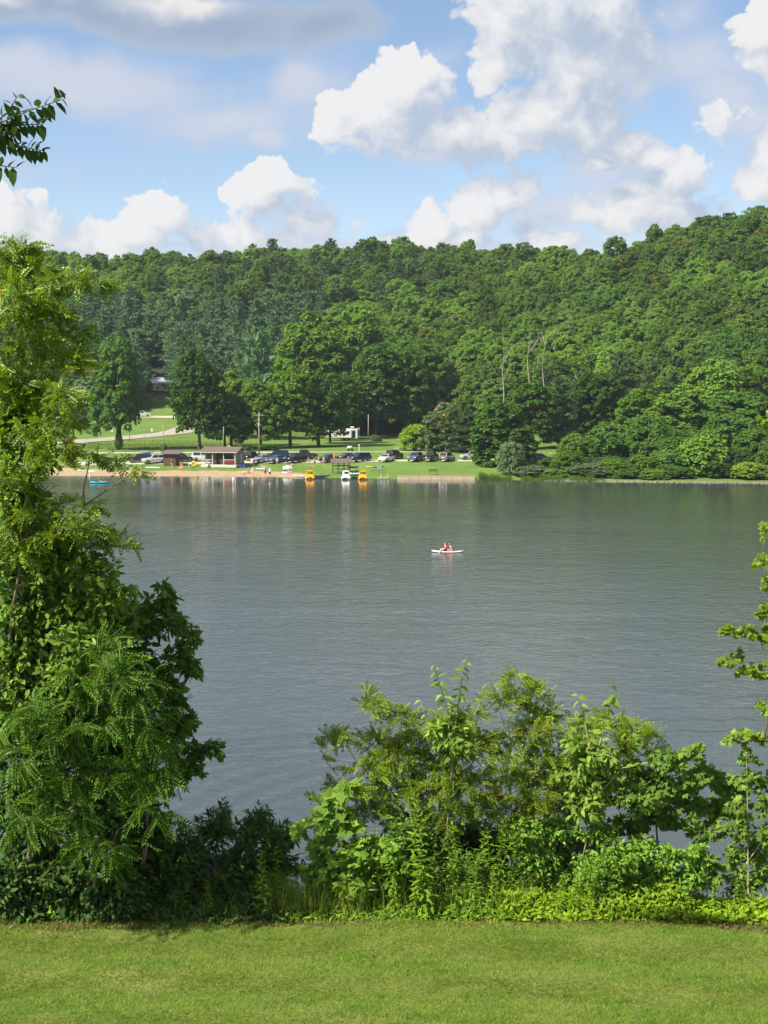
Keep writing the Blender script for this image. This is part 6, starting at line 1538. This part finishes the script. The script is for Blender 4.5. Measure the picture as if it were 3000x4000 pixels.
near_plant('sapling', 'upright sapling with two arching shoots of large drooping leaves above the middle locust', 'sapling', nb(1760, 17.2), bl([(1760, 2850, 70, 50), (1700, 2860, 50, 35), (1820, 2870, 60, 35), (1770, 2920, 70, 50)], Y_, .1),
 'droopy', 'shoot', .105, 2.4, .5, 6, 33, .018, 120, 1.0, .5, stems=[([(1765, 3050, Y_), (1760, 2900, Y_), (1745, 2760, Y_), (1720, 2680, Y_ - .05), (1695, 2600, Y_ - .1)], 22, .125, .8, .35), ([(1768, 2950, Y_), (1780, 2820, Y_), (1795, 2720, Y_), (1805, 2640, Y_ - .03), (1825, 2580, Y_ - .08)], 22, .125, .8, .35), ([(1766, 2960, Y_), (1680, 2850, Y_), (1640, 2735, Y_)], 8, .10, .8, .4), ([(1766, 2960, Y_), (1850, 2800, Y_), (1890, 2720, Y_)], 9, .10, .8, .4)], bark=M_twig_pale)
near_plant('sapling', 'leafy sapling with pale drooping leaves in front of the arching locust', 'sapling', nb(2280, 17.0), bl([(2290, 2960, 70, 60), (2210, 3030, 70, 50), (2360, 2950, 60, 40), (2280, 3060, 90, 60), (2360, 3060, 70, 50), (2300, 3150, 90, 60), (2240, 2900, 40, 40), (2400, 3010, 40, 40)], 16.9, .1),
 'droopy', 'shoot', .10, 2.3, .5, 6, 34, .018, 160, 1.0, .5, stems=[([(2310, 3150, 16.9), (2330, 2960, 16.9), (2360, 2830, 16.9), (2385, 2750, 16.85), (2405, 2690, 16.8)], 20, .125, .8, .4), ([(2310, 3100, 16.9), (2300, 2900, 16.9), (2280, 2790, 16.9), (2255, 2710, 16.85)], 16, .115, .9, .2), ([(2300, 3150, 16.9), (2430, 3000, 16.8), (2500, 2990, 16.75)], 10, .11, .8, .4)], bark=M_twig_pale)
near_plant('catalpa_sapling', 'sapling with very large pale lobed leaves at the left end of the bright thicket', 'sapling', nb(1340, 17.0), bl([(1330, 3110, 60, 45), (1285, 3200, 70, 60), (1360, 3220, 80, 60), (1270, 3290, 60, 60), (1170, 3270, 20, 30), (1190, 3230, 20, 20)], 16.9, .1),
 'maple', 'big', .165, 1.9, .8, 4, 35, .02, 80, .9, .3, upj=.4)
near_plant('vine_tangle', 'heap of heart-shaped vine leaves below the large pale leaves', 'vine', nb(1420, 16.8), bl([(1400, 3330, 130, 80), (1300, 3390, 90, 80), (1470, 3400, 100, 80), (1230, 3420, 60, 60), (1360, 3450, 120, 70), (1500, 3310, 70, 60), (1540, 3400, 60, 70)], 16.7, .1),
 'heart', 'vine', .095, 2.1, .8, 6, 36, .015, 220, .9, .4)
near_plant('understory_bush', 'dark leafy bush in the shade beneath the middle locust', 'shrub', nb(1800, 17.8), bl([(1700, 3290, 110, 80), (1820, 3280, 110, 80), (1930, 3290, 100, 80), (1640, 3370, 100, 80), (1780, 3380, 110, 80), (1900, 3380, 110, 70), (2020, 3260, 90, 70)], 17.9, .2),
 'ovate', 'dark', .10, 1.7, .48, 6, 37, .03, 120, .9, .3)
near_plant('understory_bush', 'small-leaved bush with gaps of water below the arching locust', 'shrub', nb(2130, 17.6), bl([(2080, 3330, 90, 60), (2180, 3300, 100, 60), (2120, 3420, 110, 70), (2240, 3380, 90, 70), (2010, 3420, 80, 70), (2300, 3290, 70, 50)], 17.5, .2),
 'ovate', 'ovate', .075, 1.5, .48, 7, 38, .025, 140, .9, .2)
near_plant('rose_bush', 'tangle of small bright leaves filling the bank below the middle locust', 'shrub', nb(1650, 17.2), bl([(1580, 3260, 110, 60), (1700, 3300, 110, 60), (1640, 3400, 120, 70), (1560, 3480, 110, 60), (1740, 3470, 120, 70), (1840, 3400, 100, 70), (1930, 3460, 110, 70), (1480, 3500, 100, 50)], 17.1, .15),
 'ovate', 'mid', .065, 1.7, .48, 8, 39, .02, 220, .9, .2)
near_plant('rose_bush', 'tangle of small leaves filling the bank below the arching locust', 'shrub', nb(2150, 17.1), bl([(2050, 3250, 100, 60), (2160, 3240, 110, 60), (2100, 3360, 110, 60), (2230, 3430, 110, 70), (2060, 3480, 120, 60), (2320, 3370, 90, 60), (2340, 3250, 90, 50), (2180, 3520, 120, 50)], 17.0, .15),
 'ovate', 'vine', .062, 1.6, .48, 8, 40, .02, 220, .9, .2)
# ---- the right-hand shrubs
near_plant('sassafras_tree', 'small sassafras with layered mitten leaves right of the arching locust', 'tree', nb(2620, 17.3), bl([
 (2450, 2910, 45, 18), (2500, 3010, 110, 45), (2620, 2970, 90, 40), (2720, 2940, 55, 28), (2420, 3060, 80, 40), (2480, 3120, 120, 55), (2620, 3070, 130, 55), (2760, 3030, 100, 45), (2850, 3080, 90, 40), (2560, 3190, 120, 50), (2700, 3150, 120, 50), (2830, 3160, 100, 45), (2760, 3240, 110, 40), (2430, 3230, 90, 45), (2880, 3230, 60, 35)], 17.2, .35),
 'mitten', 'sassafras', .105, 2.3, .7, 6, 41, .035, 300, .8, .25)
near_plant('sassafras_sapling', 'thin-stemmed sapling with tufts of leaves at the right edge of the bank', 'sapling', nb(2922, 16.9), bl([(2880, 2890, 60, 20), (2900, 3040, 80, 35), (2970, 3060, 50, 35), (2990, 3150, 50, 55), (2880, 3150, 50, 30), (2930, 2960, 50, 30), (2990, 3260, 40, 40)], 16.9, .1),
 'mitten', 'sassafras', .10, 2.0, .7, 5, 42, .016, 120, .8, .25, bark=M_twig_pale, stems=[([(2925, 3570, 16.8), (2922, 3350, 16.8), (2920, 3150, 16.85), (2915, 2930, 16.9)], 6, .08, .8, .2)])
near_plant('honeysuckle_bush', 'low tangled bush under the sassafras', 'shrub', nb(2470, 16.9), bl([(2420, 3350, 110, 70), (2520, 3330, 100, 70), (2350, 3420, 100, 70), (2460, 3440, 120, 70), (2580, 3430, 90, 80), (2620, 3360, 60, 60), (2690, 3430, 80, 60), (2720, 3340, 60, 50)], 16.8, .15),
 'ovate', 'vine', .075, 1.8, .48, 7, 43, .02, 220, .9, .25)
near_plant('honeysuckle_bush', 'low leafy bush around the thin stem at the right edge', 'shrub', nb(2900, 17.1), bl([(2870, 3350, 60, 60), (2960, 3320, 60, 70), (2980, 3420, 60, 70), (2890, 3450, 70, 60), (2760, 3400, 60, 70)], 17.0, .15),
 'ovate', 'ovate', .085, 1.6, .48, 6, 44, .02, 150, .9, .25)
near_plant('sassafras_sapling', 'short sapling with pale green leaves standing before the water gap', 'sapling', nb(2760, 16.8), bl([(2750, 3370, 50, 30), (2790, 3420, 50, 40), (2720, 3400, 40, 40), (2600, 3540, 40, 50)], 16.7, .05),
 'mitten', 'vine', .12, 1.8, .7, 5, 45, .014, 80, .8, .3, bark=M_twig_pale, stems=[([(2765, 3580, 16.7), (2762, 3450, 16.7), (2765, 3320, 16.7)], 6, .09, .8, .2)])
near_plant('maple_tree', 'maple whose bright lobed leaves reach in from the right edge', 'tree', nb(3350, 16.6), bl([
 (2990, 1640, 40, 30), (2990, 2080, 30, 35), (2970, 2200, 40, 35), (3000, 2280, 40, 40), (2990, 2400, 40, 50), (2850, 2460, 45, 30), (2920, 2480, 50, 35), (2985, 2470, 40, 50), (2825, 2575, 35, 28), (2875, 2565, 35, 30), (2925, 2615, 50, 30), (2985, 2620, 40, 40), (2970, 2735, 40, 25), (3010, 2780, 40, 40), (2870, 2885, 45, 25), (2930, 2870, 45, 25), (2985, 2890, 40, 25), (3110, 1650, 30, 30), (3110, 1900, 50, 60), (3110, 2090, 40, 40), (3110, 2210, 40, 40), (3110, 2300, 40, 40), (3110, 2430, 40, 40), (3110, 2500, 40, 40), (3110, 2600, 40, 40), (3110, 2680, 40, 40), (3110, 2760, 40, 40), (3110, 2890, 40, 40)], 16.4, .12),
 'maple', 'maple', .078, 1.3, .8, 6, 46, .045, 220, .9, .4)
near_plant('cherry_branch', 'overhanging branch tip with dark pointed leaves against the sky at top left', 'branch', at(-420, 620, 12.5), [], 'ovate', 'dark', .12, seed=51, n_obj=160, stems=[
 ([(-420, 620, 12.5), (-200, 560, 12.4), (0, 480, 12.3), (120, 430, 12.2), (255, 385, 12.2)], 38, .14, .7, .35), ([(-60, 510, 12.3), (30, 440, 12.3), (70, 372, 12.2)], 11, .085, .8, .1),
 ([(-60, 500, 12.3), (60, 490, 12.3), (170, 485, 12.2)], 24, .14, .7, .35), ([(-120, 540, 12.4), (0, 560, 12.4), (90, 575, 12.3), (175, 590, 12.3)], 34, .13, .8, .4), ([(-200, 560, 12.4), (-60, 640, 12.4), (65, 655, 12.3)], 16, .15, .8, .25), ([(-100, 540, 12.3), (-10, 520, 12.3), (60, 530, 12.2)], 22, .13, .8, .4)])
# ------------------------------------------------------------------ weeds, tall grass, ground cover and the lawn's blades
def weed_mesh(seed, H, n):
    rng = np.random.default_rng(seed); t = np.linspace(.12, 1, n); z = t * H; a = np.arange(n) * 2.4 + rng.normal(size=n) * .3
    bend = rng.normal(size=2) * .06; T = np.stack([bend[0] * t * t, bend[1] * t * t, z], 1)
    D = np.stack([np.cos(a), np.sin(a), .35 + .5 * t - .25], 1); S = .14 * (1 - .55 * t) * rng.uniform(.8, 1.2, n)
    V, F = stamp('lance', frames(D, np.array([0, 0, 1.0]) + rng.normal(size=(n, 3)) * .2), T, S)
    m = MB().tube([(0, 0, -.15), (bend[0] * .25, bend[1] * .25, H * .5), (bend[0], bend[1], H)], [.007, .005, .002], 5)
    st = bpy.data.meshes.new('weed_stem'); st.from_pydata(m.v, [], m.f); st.materials.append(NL['weed'])
    return np_mesh('weed_leaves', V, F, NL['weed']), st
WEED = [weed_mesh(60 + k, .55 + .12 * k, 34 + 5 * k) for k in range(5)]
def weeds():
    rng = np.random.default_rng(61); spots = []
    for lo, hi, n, hs in ((1180, 1560, 16, 1.0), (1600, 1960, 26, 1.25), (1960, 2330, 16, .9), (2330, 2960, 10, .75), (560, 1150, 12, .95), (120, 330, 5, .8)):
        for u in np.sort(rng.uniform(lo, hi, n)): spots.append((u, hs))
    spots.sort(); N = len(spots)
    for k, (u, hs) in enumerate(spots):
        Y = rng.uniform(16.42, 17.3); i = int(rng.integers(5)); s = hs * rng.uniform(.5, 1.2)
        t = empty('weed', nb(u, Y), rng.uniform(0, 6), f'upright leafy weed stalk at the lawn edge, {ordw(k)} from the left', 'weed', 'weeds along the lawn edge'); t.scale = (s, s, s * rng.uniform(.8, 1.25)); t.rotation_euler = (rng.normal() * .16, rng.normal() * .16, rng.uniform(0, 6))
        mesh_obj('stem', WEED[i][1], t); mesh_obj('leaves', WEED[i][0], t)
weeds()
def blades(name, label, cat, mat, n, ufn, Yfn, hfn, w, seed, lean=.25, taper=True):
    rng = np.random.default_rng(seed); u = ufn(rng, n); Y = Yfn(rng, n); x = (u - 1500) / F_PX * Y; z = np.array([near_z(a, b) for a, b in zip(x, Y)]) - .01
    h = hfn(rng, n); a = rng.uniform(0, 6.28, n); dx, dy = np.cos(a) * w, np.sin(a) * w; lx, ly = rng.normal(size=n) * lean * h, rng.normal(size=n) * lean * h
    P0 = np.stack([x - dx, Y - dy, z], 1); P1 = np.stack([x + dx, Y + dy, z], 1); m0 = np.stack([x - dx * .8 + lx * .35, Y - dy * .8 + ly * .35, z + h * .62], 1); m1 = np.stack([x + dx * .8 + lx * .35, Y + dy * .8 + ly * .35, z + h * .62], 1); tip = np.stack([x + lx, Y + ly, z + h * rng.uniform(.8, 1, n)], 1)
    V = np.stack([P0, P1, m0, m1, tip], 1).reshape(-1, 3); b = (np.arange(n) * 5)[:, None, None]; F = (np.array([[0, 1, 3], [0, 3, 2], [2, 3, 4]])[None] + b).reshape(-1, 3)
    o = mesh_obj(name, np_mesh(name, V, F, mat)); tag(o, label, cat, kind='stuff'); return o
blades('tall_grass', 'tall arching grass and seed stalks at the left end of the bright thicket', 'grass', NL['tall'], 1500, lambda r, n: np.where(r.random(n) < .7, r.uniform(1020, 1420, n), r.uniform(1400, 2100, n)), lambda r, n: r.uniform(16.35, 17.0, n), lambda r, n: r.uniform(.2, .62, n), .0035, 71, .38)
blades('shade_grass', 'grass standing in the shade at the foot of the left thicket', 'grass', NL['tall'], 1600, lambda r, n: r.uniform(-100, 1050, n), lambda r, n: r.uniform(16.3, 17.1, n), lambda r, n: r.uniform(.06, .36, n) * (.6 + .4 * np.sin(r.uniform(0, 6, n))), .0035, 72, .4)
def cover(name, label, lo, hi, n, seed, mat, hmax, shape='ovate', size=.075):
    rng = np.random.default_rng(seed); u = rng.uniform(lo, hi, n); Y = rng.uniform(16.28, 17.3, n); x = (u - 1500) / F_PX * Y
    mound = .45 + .35 * np.sin(x * 3.1 + seed) + .2 * np.sin(x * 7.3); edge = np.clip((Y - 16.2) / .35, .25, 1)
    z = np.array([near_z(a, b) for a, b in zip(x, Y)]) + rng.random(n) ** .7 * hmax * np.clip(mound, .3, 1) * edge
    D = unit(rng.normal(size=(n, 3)) + np.array([0, -.3, .05])); V, F = stamp(shape, frames(D, unit(np.array([-.2, -.35, 1.0]) + rng.normal(size=(n, 3)) * .35)), np.stack([x, Y, z], 1), size * rng.uniform(.6, 1.25, n))
    o = mesh_obj(name, np_mesh(name, V, F, NL[mat])); tag(o, label, 'ground cover', kind='stuff')
cover('ground_cover', 'bright yellow-green low leaves covering the bank edge at the right', 1960, 3120, 8200, 73, 'cover', .42)
cover('ground_cover', 'green low leaves at the foot of the bright thicket', 1080, 2000, 5200, 74, 'weed', .30, 'lance', .085)
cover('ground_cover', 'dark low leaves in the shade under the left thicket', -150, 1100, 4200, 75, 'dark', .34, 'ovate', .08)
# leaf litter along the edge
def litter():
    rng = np.random.default_rng(76); n = 1500; x = rng.uniform(-6, 6, n); Y = EDGE_Y + rng.normal(size=n) * .12 + .03; z = np.array([near_z(a, b) for a, b in zip(x, Y)]) + .012
    V, F = stamp('ovate', frames(unit(rng.normal(size=(n, 3)) * np.array([1, 1, .15])), unit(np.array([0, 0, 1.0]) + rng.normal(size=(n, 3)) * .3)), np.stack([x, Y, z], 1), .06 * rng.uniform(.5, 1.2, n))
    o = mesh_obj('leaf_litter', np_mesh('leaf_litter', V, F, mat_leaf('dry_leaf', (.16, .085, .035), (.24, .14, .06), .15, 0, .3, 0, (1.1, 1, .8)))); tag(o, 'dry brown leaf litter along the edge of the lawn', 'litter', kind='stuff')
litter()
def lawn_blades():
    rng = np.random.default_rng(77); n = 230000
    Y = 11.6 + (EDGE_Y + .1 - 11.6) * rng.random(n); x = rng.uniform(-.36, .36, n) * Y
    keep = np.ones(n, bool); z = LAWN_Z + .05 * np.sin(x * .5 + 1) * .4 + .012 * np.sin(x * 1.9 + Y * 1.3)
    patch = np.sin(x * 2.3 + Y * 5.1) * .3 + np.sin(x * 7.1 - Y * 9.7) * .2 + rng.random(n)
    stripe = .55 * np.tanh(3 * np.sin(2 * math.pi * (Y + .05 * x) / 1.05))              # the mower lays each pass the other way
    h = np.clip(.024 + .028 * patch, .012, .075); w = .0030; a = rng.uniform(0, 6.28, n); dx, dy = np.cos(a) * w, np.sin(a) * w
    V = np.stack([np.stack([x - dx, Y - dy, z], 1), np.stack([x + dx, Y + dy, z], 1), np.stack([x + rng.normal(size=n) * .7 * h, Y + (rng.normal(size=n) * .6 + stripe) * h, z + h * .8], 1)], 1).reshape(-1, 3)
    o = mesh_obj('lawn_grass', np_mesh('lawn_grass', V, np.arange(3 * n).reshape(n, 3), M_blade)); tag(o, 'mown lawn grass with yellowish tufts across the foreground', 'grass', kind='stuff')
def mat_blade():
    m = mat_leaf('lawn_blade', (.062, .178, .012), (.200, .285, .045), .38, .05, .45, 0); nt = m.node_tree; N, L = nt.nodes, nt.links
    # dry and lush patches across the lawn
    mix = [x for x in N if x.bl_idname == 'ShaderNodeMix'][0]; t = N.new('ShaderNodeTexCoord'); n = N.new('ShaderNodeTexNoise'); n.inputs['Scale'].default_value = 2.6; n.inputs['Detail'].default_value = 8; n.inputs['Roughness'].default_value = .65; mp = N.new('ShaderNodeMapping'); mp.inputs['Scale'].default_value = (.5, 1.8, 1)
    L.new(t.outputs['Object'], mp.inputs[0]); L.new(mp.outputs[0], n.inputs['Vector']); r = N.new('ShaderNodeMapRange'); r.inputs[1].default_value = .38; r.inputs[2].default_value = .66; r.inputs[3].default_value = -.25; r.inputs[4].default_value = .55; L.new(n.outputs['Fac'], r.inputs[0])
    n2 = N.new('ShaderNodeTexNoise'); n2.inputs['Scale'].default_value = 11; n2.inputs['Detail'].default_value = 4; L.new(t.outputs['Object'], n2.inputs['Vector'])
    r2 = N.new('ShaderNodeMapRange'); r2.inputs[1].default_value = .35; r2.inputs[2].default_value = .65; r2.inputs[3].default_value = -.3; r2.inputs[4].default_value = .35; L.new(n2.outputs['Fac'], r2.inputs[0])
    sm = N.new('ShaderNodeMath'); sm.operation = 'ADD'; L.new(r.outputs[0], sm.inputs[0]); L.new(r2.outputs[0], sm.inputs[1]); r = sm
    old = mix.inputs[0].links[0].from_socket; a = N.new('ShaderNodeMath'); a.operation = 'ADD'; a.use_clamp = True; L.new(old, a.inputs[0]); L.new(r.outputs[0], a.inputs[1]); L.new(a.outputs[0], mix.inputs[0]); return m
M_blade = mat_blade(); lawn_blades()
for k, (u, v, lb) in enumerate(((1448, 3755, 'fallen brown leaf lying in the middle of the lawn'), (2612, 3798, 'fallen tan leaf on the lawn, left of two at the right'), (2822, 3775, 'fallen tan leaf on the lawn nearest the right edge'))):
    p = at_z(u, v, LAWN_Z); V, F = LF['ovate']; o = mesh_obj('fallen_leaf', np_mesh('fallen_leaf', V * .07, F, MATS['dry_leaf']), None, (p.x, p.y, near_z(p.x, p.y) + .05)); o.rotation_euler = (.2, .1, k * 1.3); tag(o, lb, 'leaf')
# ------------------------------------------------------------------ the summer air between here and the hill
def haze():
    m = bpy.data.materials.new('haze'); m.use_nodes = True; N, L = m.node_tree.nodes, m.node_tree.links; N.clear()
    v = N.new('ShaderNodeVolumePrincipled'); v.inputs['Color'].default_value = (.80, .88, 1.0, 1); v.inputs['Density'].default_value = .00010; v.inputs['Anisotropy'].default_value = .2
    o = N.new('ShaderNodeOutputMaterial'); L.new(v.outputs[0], o.inputs['Volume'])
    b = MB().box((0, 385, 57), (900, 970, 124)).build('haze', m, None); b['kind'] = 'stuff'; b['label'] = 'thin pale summer haze over the lake and hill'; b['category'] = 'haze'
haze()
